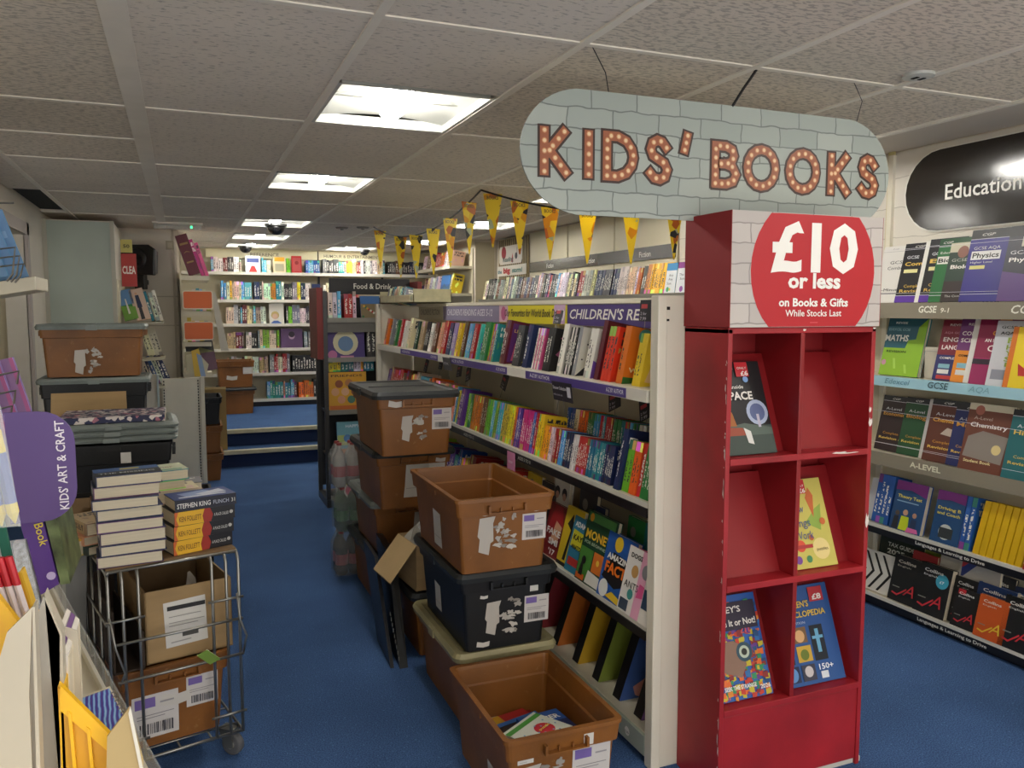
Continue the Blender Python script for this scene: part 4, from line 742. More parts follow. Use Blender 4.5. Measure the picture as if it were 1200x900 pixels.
sign_print(EB, pl_W(3.2025 - 3.4, 2.78 - 2, .385), [('t', 'Languages & Learning to Drive', 0, .006, .022, 'E6E4DA', .36, .02)])
sign_print(EB, pl_W(3.2025 - 3.4, 2.75 - 2, .023), [('t', 'Languages & Learning to Drive', 0, .006, .022, 'E6E4DA', .36, .02)])
ck = struct('wall_right_cladding', MB().box(3.385, 3.21, 1.6, 3.398, 5.09, 2.29).box(3.385, -1.4, 1.6, 3.398, 3.16, 2.29), M_BRICKY)
struct('joint_strip', MB().box(3.378, 3.165, 1.6, 3.386, 3.205, 2.3), mat('yellowed_joint', 'CBBE86', .5), ck)
ES = thing('wall_sign', 'black glossy rounded Education sign on white brick print wall', 'wall sign', (3.375, 2.95, 2.07))
def stadium(y0, y1, z0, z1, x, n=12):
    r = (z1 - z0) / 2; zc = (z0 + z1) / 2; p = []
    for k in range(n + 1): t = RAD(90 + 180 * k / n); p.append((x, y0 - r - r * math.cos(t) * 1, zc + r * math.sin(t)))
    for k in range(n + 1): t = RAD(-90 + 180 * k / n); p.append((x, y1 + r - r * math.cos(t), zc + r * math.sin(t)))
    return p
MB().prism(stadium(.14, -1.5, -.197, .197, 0), (.004, 0, 0)).build('white_edge', ink('E6E4DC'), ES)
MB().prism(stadium(.13, -1.49, -.19, .19, -.004), (.004, 0, 0)).build('sign_face', mat('glossy_black_sign', '2A2522', .16, spec=.7, bump=.15, bscale=5), ES)
sign_print(ES, pl_W(-.0045, -.10, -.05), [('t', 'Education', 0, 0, .1, 'F4F2EC', .38, .012)])

# education books, facing out with overlaps
FE = Frame('W', 3.2, 3.3, 0); AE = lambda y: 3.3 - y; ge = 'study guides on the wall shelving'
def sg(y, z, w, h, cn, lab, items, b=.05, t=.016, back=13, name='study_guide', grp=ge): return faced(FE, AE(y), b, z, w, t, h, cn, name, lab, grp, items, back=back)
def cgp(bg, title, foot, tc='E8C25A', strip='1C1C22'): return [('r', 0, 0, 1, 1, bg), ('r', 0, .9, 1, 1, strip), ('t', 'CGP', .3, .925, .05, 'D8D6D0', .3, .01, .3), ('r', 0, .893, 1, .898, 'D8D6E0'), ('t', 'GCSE', .12, .74, .07, 'DADADF', .35, .01), ('t', title, .1, .62, .09, tc, .7, .02), ('r', .1, .5, .5, .56, 'E6DFA0'), ('t', 'Complete', .2, .25, .07, tc, .55, .0), ('t', 'Revision', .1, .17, .07, tc, .75, .01), ('r', 0, 0, 1, .11, foot), ('r', 0, .11, 1, .118, 'D8D6E0')]
sg(3.17, 1.536, .19, .29, 'white', 'white Combined Science study guide next to the red stand, topmost shelf', [('r', 0, 0, 1, 1, 'DEDBD6'), ('t', 'CGP', .3, .93, .04, '8A8A8E', .2), ('r', 0, .9, 1, .905, '9A9AA0'), ('t', 'GCSE', .3, .68, .08, '333338', .5), ('t', 'Combined', .25, .58, .08, '333338', .7), ('r', .02, .15, 1, .17, '333338'), ('t', '5-Minute', .1, .2, .07, '333338', .7)], .08)
sg(3.03, 1.536, .2, .295, 'black', 'black and violet Combined Science guide on the topmost wall shelf', cgp('17161C', 'Combi', '5A2FA0'), .07, .03)
sg(2.905, 1.536, .1, .30, 'white', 'thin white guide edge standing between two black and violet guides', [('r', 0, 0, 1, 1, 'E8E6E0')], .062, .02)
sg(2.875, 1.536, .2, .305, 'black', 'black and violet Biology guide beside the green one', cgp('17161C', 'Bio', '5A2FA0'), .055, .03)
sg(2.81, 1.536, .21, .30, 'green', 'bright green Biology guide with white title box', [('r', 0, 0, 1, 1, '1F6A34'), ('r', 0, .88, 1, 1, '164A28'), ('t', 'CGP', .1, .92, .05, 'D8D6D0', .25, .01, .3), ('r', 0, .873, 1, .88, 'D8D6E0'), ('r', .03, .6, .5, .72, 'E6E6DE'), ('t', 'Biol', .06, .625, .09, '1A1A1A', .38, .02), ('t', 'Edexcel', .08, .76, .05, 'E6E6DE', .4), ('r', 0, .1, 1, .108, 'D8D6E0')], .042, .02)
sg(2.735, 1.536, .2, .275, 'dark green', 'dark green GCSE Biology guide with cream top and crest', [('r', 0, 0, 1, 1, '20382A'), ('r', 0, 0, 1, .35, '2E1F1C'), ('r', 0, .84, 1, 1, 'C9C4AC'), ('c', .35, .84, .14, '8A5A4A'), ('t', 'GCSE', .1, .68, .07, 'B9BCB0', .4), ('t', 'Biology', .1, .56, .09, 'E6E6DE', .7, .03), ('t', 'The Complete', .1, .08, .05, 'D8D6D0', .6)], .03, .02)
sg(2.63, 1.536, .21, .325, 'purple', 'indigo Physics guide with white title box on the topmost wall shelf', [('r', 0, 0, 1, 1, '2C2380'), ('r', 0, .87, 1, 1, '15151A'), ('t', 'CGP', .25, .91, .05, 'D8D6D0', .3, .01, .3), ('r', 0, .865, 1, .872, 'D8D6E0'), ('t', 'GCSE AQA', .12, .72, .06, 'DADADF', .6), ('r', .08, .58, .75, .7, 'E6E6E6'), ('t', 'Physics', .12, .605, .1, '1A1A1A', .6, .02), ('t', 'Higher Level', .1, .53, .04, 'DADADF', .5), ('r', .1, .45, .45, .5, 'D8D080'), ('r', 0, .1, 1, .107, 'D8D6E0')], .02, .03)
for k in range(3): book(FE, AE(2.515) + k * .02, .02, 1.536, .2, .018, .32, 'black', 'study_guide', 'black spine between the indigo and violet-fading Physics guides, %s copy' % ordn(k), ge, back=13, parts=True)
sg(2.44, 1.536, .21, .325, 'charcoal', 'dark Physics guide fading to violet with crest', [('r', 0, 0, 1, 1, '2A2A3A'), ('r', 0, .86, 1, 1, '15151A'), ('t', 'CGP', .3, .9, .05, 'D8D6D0', .3, .01, .3), ('r', .3, .72, .8, .85, 'C9C4B4'), ('c', .5, .79, .1, '7A5A3A'), ('t', 'GCSE', .1, .62, .07, 'DADADF', .45), ('t', 'Physics', .1, .52, .08, 'F0EEEA', .65, .02), ('p', [(0, .0), (1, 0), (1, .3), (0, .4)], '5A3A7A')], .01, .02)
sg(2.22, 1.536, .21, .325, 'green', 'green guide just at the picture edge on the topmost wall shelf', cgp('1F5A34', 'Maths', '2A2A60'), .01, .02)
# second shelf
g_ = 'study guides on the second wall shelf'
sg(3.11, 1.176, .235, .29, 'teal', 'large MATHS revision guide in teal and lime green', [('r', 0, 0, 1, 1, '8CB92C'), ('p', [(0, .48), (.55, .48), (.6, .62), (.78, .64), (.8, .85), (1, 1), (0, 1)], '1F5A6A'), ('t', 'REVISE', .2, .9, .05, 'E8E8E4', .3, .02), ('t', 'EDEXCEL GCSE', .05, .78, .06, '9AC4CC', .55), ('t', 'MATHS', .0, .6, .15, 'F0F0EA', .6, .03), ('t', 'REVISION', .1, .4, .05, '23381A', .5, .02), ('c', .08, .22, .06, 'C48AA0'), ('p', [(.3, .3), (.36, .3), (.42, .12), (.36, .12)], 'A9CF55'), ('p', [(.6, .2), (.66, .2), (.72, .05), (.66, .05)], 'A9CF55')], .07, .02, grp=g_)
MBw = thing('wire_book_rest', 'empty thin wire book rest with white card beside the MATHS guide', 'book rest', (3.27, 2.86, 1.174))
MB().tube([(0, 0, 0), (0.03, 0, .13), (.03, -.09, .13), (0, -.09, 0)], .0015, 5).build('wire', M_CHROME, MBw); MB().box(.04, -.1, 0, .043, .01, .15).build('card', ink('D6D0C0'), MBw)
sg(2.775, 1.176, .2, .285, 'dark red', 'dark red English Language revision guide', [('r', 0, 0, 1, 1, '7E1F33'), ('r', 0, 0, 1, .42, '2A2A66'), ('t', 'REVISE', .2, .9, .05, 'E8E0DC', .4, .02), ('t', 'AQA GCSE', .1, .77, .05, 'C88A9A', .5), ('t', 'ENGLISH', .1, .64, .1, 'EFE6E2', .8, .02), ('t', 'LANGUAGE', .1, .51, .1, 'EFE6E2', .85, .02), ('t', 'COMPLETE', .1, .35, .05, 'EFE6E2', .5, .02), ('r', .1, .2, .4, .27, '7FB0BE'), ('r', .1, .11, .4, .18, 'DCDAD4'), ('r', .1, .02, .6, .08, 'B8322E')], .05, grp=g_)
sg(2.67, 1.176, .19, .29, 'orange', 'purple-topped Combined Science revision guide with orange foot', [('r', 0, 0, 1, 1, '6A2A6A'), ('r', 0, 0, 1, .5, 'E08A22'), ('t', 'REVISE', .2, .9, .05, 'E8E0DC', .4, .02), ('t', 'COMBINED', .08, .74, .09, 'EFE6E2', .85, .02), ('t', 'SCIENCE', .08, .63, .09, 'EFE6E2', .7, .02), ('t', 'COMPLETE', .1, .4, .05, '2A1A1A', .5, .02), ('r', .1, .22, .4, .3, '7FB0BE'), ('r', .1, .11, .4, .19, 'DCDAD4')], .04, grp=g_)
sg(2.60, 1.176, .06, .30, 'white', 'narrow white guide edge beside the magenta guide', [('r', 0, 0, 1, 1, 'E3E0DA')], .035, grp=g_)
sg(2.565, 1.176, .2, .295, 'magenta', 'magenta revision guide reading GCSE AN INSPECTOR CALLS', [('r', 0, 0, 1, 1, '8A1844'), ('r', .0, .0, .7, .4, '9A1F5A'), ('c', .6, .92, .16, 'D8862A'), ('t', 'GCSE', .35, .74, .1, 'E0952E', .5, .02), ('t', 'AN INSPECTOR', .2, .64, .07, 'F0E6E2', .75, .02), ('t', 'CALLS', .3, .5, .13, 'F0E6E2', .65, .02), ('r', 0, .3, .5, .38, '2A1A2A'), ('c', .5, .28, .07, 'EDE6E2')], .025, grp=g_)
sg(2.475, 1.176, .16, .285, 'white', 'grey-white GCSE PHYSICS book with green vertical title', [('r', 0, 0, 1, 1, 'C9CAD0'), ('t', 'GCSE 9-1', .15, .88, .06, '26262C', .7, .02), ('t', 'AQA', .15, .79, .06, '26262C', .4, .03), ('t', 'P', .4, .66, .12, '8CA83A', .2, .02), ('t', 'H', .4, .56, .1, '8CA83A', .2, .02), ('t', 'Y', .4, .47, .1, '8CA83A', .2, .02), ('t', 'S', .4, .38, .1, '8CA83A', .2, .02), ('t', 'I', .45, .3, .09, '8CA83A', .06, .02), ('r', .1, .1, .7, .25, '8A8C98')], .015, grp=g_)
sg(2.385, 1.176, .2, .26, 'yellow', 'yellow guide with a red crown under clear wrap on second shelf', [('r', 0, 0, 1, 1, 'E8CC1E'), ('r', 0, 0, .12, 1, 'D8741E'), ('p', [(.3, .2), (.8, .2), (.85, .4), (.65, .32), (.55, .46), (.42, .32), (.25, .4)], 'C22A22'), ('c', .55, .5, .06, 'C22A22')], .0, grp=g_)
# third shelf
g_ = 'study guides on the third wall shelf'
def al(bg, sub, tcol='D89A3A'): return [('r', 0, 0, 1, 1, bg), ('r', 0, .91, 1, 1, '15151A'), ('t', 'CGP', .3, .93, .045, 'D8D6D0', .25, .01, .3), ('r', 0, .9, 1, .906, 'D8D6E0'), ('t', 'A-Level', .15, .74, .07, 'DADADF', .5), ('t', sub, .1, .64, .09, tcol, .75, .02), ('t', 'Complete', .2, .3, .06, tcol, .5), ('t', 'Revision &', .1, .21, .06, 'E8C25A', .75, .02), ('r', 0, .12, 1, .126, 'D8D6E0')]
sg(3.12, .794, .19, .28, 'maroon', 'dark brown A-Level Economics guide next to the red stand', al('2A1618', 'Economics'), .07, grp=g_)
sg(2.97, .794, .18, .285, 'dark green', 'dark green A-Level Biology guide on the third wall shelf', al('1A4A28', 'Biology'), .06, grp=g_)
sg(2.83, .794, .1, .29, 'white', 'narrow white A-Level guide between the green and brown ones', [('r', 0, 0, 1, 1, 'C9C5C4'), ('t', 'P', .3, .45, .1, '33384A', .3, .02)], .05, .02, grp=g_)
sg(2.80, .794, .21, .295, 'brown', 'red-brown A-Level Chemistry guide with black top strip', al('5A2A1C', 'Chemistry', 'E0A23A') + [('p', [(.35, .45), (1, .4), (1, .5), (.5, .56)], 'B8A89A')], .035, .02, grp=g_)
sg(2.665, .794, .18, .285, 'navy blue', 'dark blue A-Level Maths guide on the third wall shelf', al('1A2560', 'Maths'), .03, .025, grp=g_)
sg(2.585, .794, .22, .30, 'brown', 'large brown A-Level Chemistry student book with cream edge', [('r', 0, 0, 1, 1, '6A3828'), ('r', 0, .9, 1, 1, 'C4BDA4'), ('c', .25, .9, .1, 'A05A4A'), ('t', 'A-Level', .15, .76, .07, 'B9A89A', .4), ('t', 'Chemistry', .1, .65, .09, 'F0EAE4', .8, .02), ('p', [(.05, .2), (.9, .15), (.95, .55), (.4, .6), (.1, .5)], '8A8078'), ('c', .75, .35, .1, 'D8C48A'), ('t', 'Student Book', .1, .12, .06, 'F0DCA0', .6, .02)], .01, .03, grp=g_)
sg(2.37, .794, .2, .295, 'teal', 'teal A-Level study guide at the outer end of the third wall shelf', al('1A6468', 'History', 'E8C25A'), .0, .02, grp=g_)
# fourth shelf: theory test and yellow AA guides
g_ = 'driving books on the fourth wall shelf'
sg(3.14, .43, .06, .21, 'white', 'narrow white book beside the blue driving spines', [('r', 0, 0, 1, 1, 'C9C9CC')], .05, grp=g_)
for k in range(4): book(FE, AE(3.08) + k * .028, .03 - k * .003, .43, .16, .025, .245, 'blue', 'driving_book', 'blue driving theory spine, %s from the red stand' % ordn(k), g_, back=12, parts=True)
sg(2.95, .43, .18, .24, 'blue', 'blue Theory Test book with a person in a yellow vest on its cover', [('r', 0, 0, 1, 1, '1F4A78'), ('p', [(0, .8), (.5, .84), (1, .74), (1, 1), (0, 1)], '7A2A7E'), ('t', 'Theory Test', .1, .66, .09, 'E8D25A', .78, .02), ('r', .1, .58, .8, .6, '8FB2D0'), ('c', .45, .38, .08, 'C89A7E'), ('p', [(.3, .02), (.62, .02), (.58, .3), (.34, .3)], 'C8D82A'), ('c', .2, .34, .07, '5A4A3E'), ('p', [(.08, .02), (.28, .02), (.26, .28), (.12, .28)], '2A2A34'), ('c', .75, .36, .07, 'B98A72'), ('p', [(.65, .02), (.85, .02), (.84, .28), (.68, .28)], '2A3A5A'), ('p', [(.55, .0), (.95, .02), (.9, .1), (.6, .1)], 'D86AA8')], .01, .03, grp=g_)
sg(2.715, .43, .15, .24, 'blue', 'blue Driving Goods and Coaches book with a vehicle on its cover', [('r', 0, 0, 1, 1, '1F4A78'), ('p', [(0, .8), (.5, .84), (1, .8), (1, 1), (0, 1)], '7A2A7E'), ('t', 'Driving B', .1, .64, .08, 'E8D25A', .8, .02), ('t', 'and Coach', .1, .54, .08, 'E8D25A', .8, .02), ('c', .5, .22, .24, 'C8CCC4'), ('r', .28, .1, .76, .3, '33383A')], .01, .03, grp=g_)
for k in range(2): book(FE, AE(2.56) + k * .026, .01, .43, .16, .024, .24, 'blue', 'driving_book', 'blue spine beside the yellow AA guides, %s one' % ordn(k), g_, back=12, parts=True)
for k in range(7):
    b_ = book(FE, AE(2.49) + k * .033, .01, .43, .16, .028, .24, 'yellow', 'driving_book', 'yellow driving guide spine, %s of seven counted from the blue books' % ordn(k), g_, back=12, parts=True, lean=4, cover=[('t', 'AA', .3, .8, .1, '1A1A1A', .4, .03)])
    b_.color = (*hx('D8AE12'), 1)
sg(2.245, .43, .24, .25, 'red', 'red Theory Test book with a white car on its cover', [('r', 0, 0, 1, 1, 'B3262E'), ('t', 'AA', .05, .83, .1, '1A1A1A', .2, .03), ('t', 'Theory Test', .15, .6, .07, 'F0E6E2', .6, .01), ('p', [(.0, .1), (.9, .02), (.95, .22), (.7, .34), (.45, .48), (.1, .5), (0, .4)], 'DCDCDA'), ('p', [(.3, .42), (.5, .42), (.65, .32), (.3, .34)], '22262A'), ('c', .18, .14, .09, '1C1C1E')], -.005, grp=g_)
# fifth shelf: dictionaries
g_ = 'dictionaries and guides on the bottom wall shelf'
def dc(bg, ac='C8303A', head='Collins', tcol='E8E6E0'): return [('r', 0, 0, 1, 1, bg), ('t', head, .15, .84, .09, tcol, .6, .02), ('t', 'English', .15, .76, .05, tcol, .45), ('t', 'A', .5, .18, .36, ac, .36, 0, .3), ('p', [(.1, .16), (.3, .12), (.6, .3), (.58, .33), (.3, .16), (.12, .19)], ac), ('r', .1, .3, .35, .32, '8A8A80')]
sg(3.12, .07, .27, .31, 'dark green', 'dark green TAX GUIDE 2025 book behind the chevron one', [('r', 0, 0, 1, 1, '17261C'), ('t', 'TAX GUIDE', .2, .72, .09, 'D8DCD4', .6, .02), ('t', '2025', .2, .6, .11, 'D8DCD4', .4, .03), ('r', .2, .5, .6, .51, '8A9A8A'), ('r', .2, .45, .55, .46, '8A9A8A')], .11, .03, back=8, grp=g_)
sg(3.15, .07, .21, .2, 'white', 'white book with black chevron pattern on the bottom wall shelf', [('r', 0, 0, 1, 1, 'D9D6CE')] + [('p', [(.05 + k * .25, .05), (.12 + k * .25, .05), (.42 + k * .25, .5), (.12 + k * .25, .95), (.05 + k * .25, .95), (.34 + k * .25, .5)], '1A1A1A') for k in range(-1, 3)], .03, grp=g_)
sg(2.87, .07, .14, .29, 'lime green', 'olive green book behind the black dictionaries', [('r', 0, 0, 1, 1, '6A7A2A')], .12, back=8, grp=g_)
sg(2.89, .07, .14, .25, 'red', 'red 2025 edition book behind the first black dictionary', [('r', 0, 0, 1, 1, '9A2A2E'), ('t', '2025 EDITION', .2, .7, .07, 'E0B8B0', .7)], .085, back=8, grp=g_)
sg(2.95, .07, .17, .225, 'black', 'black dictionary with gold lettering next to the chevron book', dc('17181A', 'C8303A', 'Collins', 'D8D0C0'), .02, .04, grp=g_)
sg(2.79, .07, .17, .235, 'black', 'black dictionary with a round blue sticker on its cover', dc('17181A') + [('c', .75, .72, .2, '3FA0B8'), ('t', '£7', .68, .68, .07, 'F0F0F0', .14, .02)], .01, .04, grp=g_)
sg(2.74, .07, .2, .28, 'cream', 'cream 2025 diary cover standing behind the black dictionaries', [('r', 0, 0, 1, 1, 'B8B4A8'), ('t', '2025', .2, .7, .06, '6A6658', .4)], .09, back=8, grp=g_)
sg(2.62, .07, .2, .3, 'white', 'grey-white book with red and blue corner stripes', [('r', 0, 0, 1, 1, 'B5B1A8'), ('p', [(.05, .98), (.5, .98), (.1, .7), (.05, .7)], '2A3A7A'), ('p', [(.05, .98), (.3, .98), (.08, .84), (.05, .84)], 'B0303A')], .07, back=8, grp=g_)
sg(2.62, .07, .13, .215, 'black', 'small black dictionary with red label behind the blue one', dc('1A1A1C'), .035, .03, grp=g_)
sg(2.585, .07, .125, .175, 'black', 'short black dictionary with a red square label', dc('1C1A1A') + [('r', .1, .84, .4, .98, 'B8262E')], .01, .03, grp=g_)
sg(2.50, .07, .18, .225, 'blue', 'dark blue dictionary between black and orange ones', dc('1F3A6A', 'B0303A'), .03, .04, grp=g_)
sg(2.46, .07, .14, .185, 'orange', 'orange dictionary with a yellow letter A', dc('C8561E', 'E8C23A'), .0, .03, grp=g_)
sg(2.345, .07, .15, .22, 'black', 'large black dictionary with red letter A beyond the orange one', dc('17181A'), .0, .06, grp=g_)
sg(2.36, .07, .1, .24, 'navy blue', 'dark blue and red paperback behind the outermost black dictionary', dc('1A2A50', 'B8322E'), .07, .03, grp=g_)
sg(2.48, .07, .12, .26, 'charcoal', 'charcoal dictionary spine showing behind the blue one', dc('26262A'), .09, back=8, grp=g_)
# clear retaining wires in front of the top three shelves
for z in (1.58, 1.79, 1.0, .84):
    w = MB().tube([(-.197 + .02, .3, z), (-.197 + .02, 1.1, z)], .001, 4).build('retaining_wire', mat('pale_wire', 'D8D4DC', .3), EB)

# fiction bay beyond
FB = thing('wall_shelving', 'cream wall shelving of novels under the black Fiction strip', 'shelving', (3.4, 6.6, 0))
def fb(name, x0, y0, z0, x1, y1, z1, m, p=None): return MB().box(x0 - 3.4, y0 - 6.6, z0, x1 - 3.4, y1 - 6.6, z1).build(name, m, p or FB)
fb('back_board', 3.385, 4.5, .05, 3.398, 8.7, 1.62, M_BACK)
for z in (1.615, 1.25, .9, .5, .1): fb('shelf', 3.13, 4.5, z - .03, 3.385, 8.7, z, M_SHELF)
fb('ticket_strip', 3.12, 4.5, 1.59, 3.13, 8.7, 1.617, mat('grey_ticket', '6E6A60', .5))
pw = mat('ivory_wall_panel', 'D8D1B8', .6)
for y0, y1 in ((5.1, 6.02), (6.04, 6.9), (6.93, 7.8)): fb('wall_panel', 3.37, y0, 1.62, 3.385, y1, 2.28, pw)
fs = fb('fascia_sign', 3.355, 5.11, 1.885, 3.37, 7.78, 1.985, mat('glossy_dark_fascia', '3A3532', .2, bump=.2, bscale=4))
sign_print(fs, pl_W(3.3548 - 3.4, 7.35 - 6.6, 1.91), [('t', 'Fiction', 0, 0, .06, 'E8E6E0', .16, .01), ('t', 'Fiction', .85, 0, .06, 'E8E6E0', .16, .01), ('t', 'Fiction', 1.75, 0, .06, 'E8E6E0', .17, .01)])
FF = Frame('W', 3.13, 8.7, 0)
mixed = 'white,cream,black,charcoal,grey,navy blue,sky blue,red,yellow,brown,orange,lilac,teal'
row(FF, .05, 1.8, 1.617, 'novel', 'far end of fiction shelf', 'novels on the fiction shelf', 41, 'charcoal,black,brown,cream,grey,white,navy blue', t=(.025, .05), h=(.2, .24), w=.14, run=(1, 2), lean=5)
row(FF, 1.8, 2.7, 1.617, 'novel', 'midway along fiction shelf', 'novels on the fiction shelf', 42, 'white,black,lilac,sky blue,charcoal,red,cream', t=(.025, .045), h=(.2, .23), w=.14, run=(1, 3), lean=4)
row(FF, 2.72, 3.1, 1.617, 'novel', 'dark block of fiction shelf', 'novels on the fiction shelf', 43, 'navy blue,charcoal,black', t=(.02, .028), h=(.21, .21), w=.14, run=(3, 6), lean=3)
row(FF, 3.1, 3.38, 1.617, 'novel', 'pale blue block of fiction shelf', 'novels on the fiction shelf', 44, 'sky blue,white,cream', t=(.02, .03), h=(.21, .22), w=.14, run=(3, 5), lean=3)
row(FF, 3.38, 3.56, 1.617, 'novel', 'before fiction shelf yellow block', 'novels on the fiction shelf', 45, 'charcoal,orange,white', t=(.018, .028), h=(.2, .22), w=.14, run=(1, 2), lean=3)
row(FF, 3.56, 3.86, 1.617, 'novel', 'yellow block of fiction shelf', 'novels on the fiction shelf', 46, 'yellow,yellow,orange', t=(.03, .04), h=(.22, .22), w=.14, run=(4, 5), lean=3)
AF = lambda y: 8.7 - y
faced(FF, AF(4.92), .02, 1.617, .13, .03, .21, 'sky blue', 'novel', 'blue and white novel with title starting Any, first of two by the red header', 'novels on the fiction shelf', [('r', 0, 0, 1, 1, 'DADDE2'), ('r', 0, .75, 1, 1, '3F8AC0'), ('t', 'Any', .3, .55, .12, '3A3A44', .4), ('t', 'Any', .3, .42, .12, '3A3A44', .4), ('t', 'Sun', .2, .28, .12, '3A3A44', .4), ('c', .3, .12, .14, '3FA06A'), ('c', .5, .12, .08, 'D8C23A')], back=8)
faced(FF, AF(4.78), .02, 1.617, .13, .03, .21, 'lilac', 'novel', 'white novel with violet corner and bird, second of two by the red header', 'novels on the fiction shelf', [('r', 0, 0, 1, 1, 'DADDE2'), ('r', 0, .8, 1, 1, '8A3A8A'), ('t', 'The', .2, .55, .12, '3A3A44', .4), ('t', 'Sun', .3, .42, .12, '3A3A44', .4), ('c', .5, .12, .16, '8A4AA0')], back=8)
faced(FF, AF(4.64), .015, 1.617, .13, .03, .23, 'blue', 'novel', 'white and blue novel with round label hard by the red header', 'novels on the fiction shelf', [('r', 0, .5, 1, 1, 'E0E0DC'), ('r', 0, 0, 1, .5, '2F78BC'), ('c', .4, .56, .22, 'E8E8E8'), ('t', 'M.C.', .2, .8, .07, '3A3A44', .4)], back=8)
# slatwall and pillar at the far right
fb('slatwall', 3.36, 7.86, .1, 3.385, 8.68, 2.28, mat('ribbed_beige', 'A79877', .6))
mb = MB()
for k in range(14): mb.box(-.045, 7.87 - 6.6 + k * .058, 1.62, -.04, 7.885 - 6.6 + k * .058, 2.27)
mb.build('slat', mat('dark_groove', '6E6249', .7), FB)
rs = thing('reading_sign', 'white rounded poster with red figure and music note on ribbed wall', 'poster', (3.35, 8.3, 2.1))
MB().prism([(0, -y, z) for y, z in [(-.33, -.07), (-.3, -.1), (.3, -.1), (.33, -.06), (.33, .07), (.3, .1), (-.3, .1), (-.33, .06)]], (.004, 0, 0)).build('sheet', ink('D9D3C8'), rs)
sign_print(rs, pl_W(-.0005, .33, -.1), [('c', .14, .13, .07, '9A2A36'), ('t', 'Reading', .12, .03, .07, '2F5A58', .3, .02), ('c', .5, .08, .035, '2A2A34'), ('r', .52, .08, .53, .17, '2A2A34'), ('p', [(.36, .02), (.42, .02), (.4, .12)], 'C22A36')])
rs2 = thing('reading_sign', 'white strip poster with red letters and green dots below the rounded one', 'poster', (3.35, 8.28, 1.93))
MB().box(0, -.42, -.055, .004, .42, .055).build('sheet', ink('DAD6CC'), rs2)
sign_print(rs2, pl_W(-.0005, .42, -.055), [('t', 'the', .03, .03, .06, '2F6A78', .12, .03), ('t', 'big', .2, .03, .08, 'B8262E', .2, .05), ('t', 'storm!', .46, .03, .07, '2F7A78', .28, .03)])
ph = struct('pillar_board', MB().box(3.13, 8.815, .1, 3.36, 8.83, 2.27), mat('beige_pillar_board', 'C4BBA0', .6), D.objects['wall_right_recess'])
# shelves in the far corner facing the room
CS = thing('corner_shelving', 'two cream shelves of books on the pillar in the far corner', 'shelving', (3.12, 9.5, 0))
for z in (2.0, 1.69): MB().box(-.27, -.62, z - .03, 0, .75, z).box(-.275, -.62, z - .03, -.268, .75, z + .006).build('shelf', M_SHELF, CS)
MB().box(-.01, -.64, 1.4, 0, .78, 2.2).build('back_board', M_BACK, CS)
FC = Frame('W', 2.86, 10.2, 0)
row(FC, .05, 1.25, 2.003, 'novel', 'upper corner shelf', 'novels on the upper corner shelf', 51, 'cream,white,brown,orange,red,beige,white', t=(.03, .06), h=(.17, .2), w=.14, run=(1, 3), lean=6)
row(FC, .05, .7, 1.693, 'novel', 'lower corner shelf', 'novels on the lower corner shelf', 52, 'cream,white,brown,navy blue,blue', t=(.03, .05), h=(.19, .23), w=.14, run=(1, 2), lean=6)
faced(FC, .76, .03, 1.693, .35, .03, .22, 'blue', 'travel_book', 'wide blue mountain picture book on the lower corner shelf', 'novels on the lower corner shelf', [('r', 0, .5, 1, 1, '3A7AC0'), ('p', [(0, .2), (.4, .55), (.7, .35), (1, .5), (1, 0), (0, 0)], '3A5A7A'), ('r', 0, 0, 1, .2, '5A7A4A')], back=10)
row(FC, 1.13, 1.25, 1.693, 'novel', 'beside mountain picture book', 'novels on the lower corner shelf', 53, 'white,yellow', t=(.03, .05), h=(.22, .25), w=.14, run=(1, 1), lean=10)

# ================================================================ back wall shelving
BW = thing('wall_shelving', 'cream full-width back wall shelving under Reference and Humour headings', 'shelving', (0, 10.5, UP))
def bw(name, x0, y0, z0, x1, y1, z1, m, p=None): return MB().box(x0, y0 - 10.5, z0 - UP, x1, y1 - 10.5, z1 - UP).build(name, m, p or BW)
bw('back_board', 0.02, 10.6, UP, 3.1, 10.615, 2.24, M_BACK)
SZ = [.41, .73, 1.03, 1.33, 1.62, 1.95]
for z in SZ:
    s = bw('shelf', .02, 10.32, z - .03, 3.1, 10.6, z, M_SHELF); bw('ticket_strip', .02, 10.312, z - .03, 3.1, 10.32, z + .006, M_LIP, s)
bw('kick_plate', .02, 10.34, UP, 3.1, 10.36, .38, M_DARK)
for x in (1.64, 2.46): bw('upright', x - .012, 10.57, UP, x + .012, 10.61, 2.24, M_DARK)
for x0, x1, t_ in ((.3, 1.625, 'REFERENCE'), (1.64, 2.45, 'HUMOUR & ENTERTAINMENT'), (2.46, 3.09, '')):
    h = bw('header_board', x0, 10.55, 2.13, x1, 10.565, 2.245, mat('cream_header', 'DDD6B4', .5))
    if t_: sign_print(h, pl_S((x0 + x1) / 2, 10.549 - 10.5, 2.16 - UP), [('t', t_, 0.02, 0, .055, '6A6250', .34 if t_[0] == 'R' else .72, .01, 0, 'C')])
FW = Frame('S', 0, 10.33, 0)
rb_ = 'white,cream,white,cream,black,charcoal,grey,sky blue,dark red,yellow,beige,navy blue,teal,white,orange'
gB = 'books on the back wall shelves'
def br(x0, x1, i, seed, cols=rb_, nm='reference_book', wh=None, run=(1, 3), t=(.016, .032), h=(.19, .235)):
    if i == 5: h = (.15, .185)
    row(FW, x0, x1, SZ[i] + .001, nm, 'back wall ' + (wh or ['lowest tier', 'second tier', 'third tier', 'fourth tier', 'fifth tier', 'topmost tier'][i]), gB, seed, cols, t=t, h=h, w=.16, back=3, b=.01, run=run, jit=3, frm='from start')
br(.35, .72, 5, 61); 
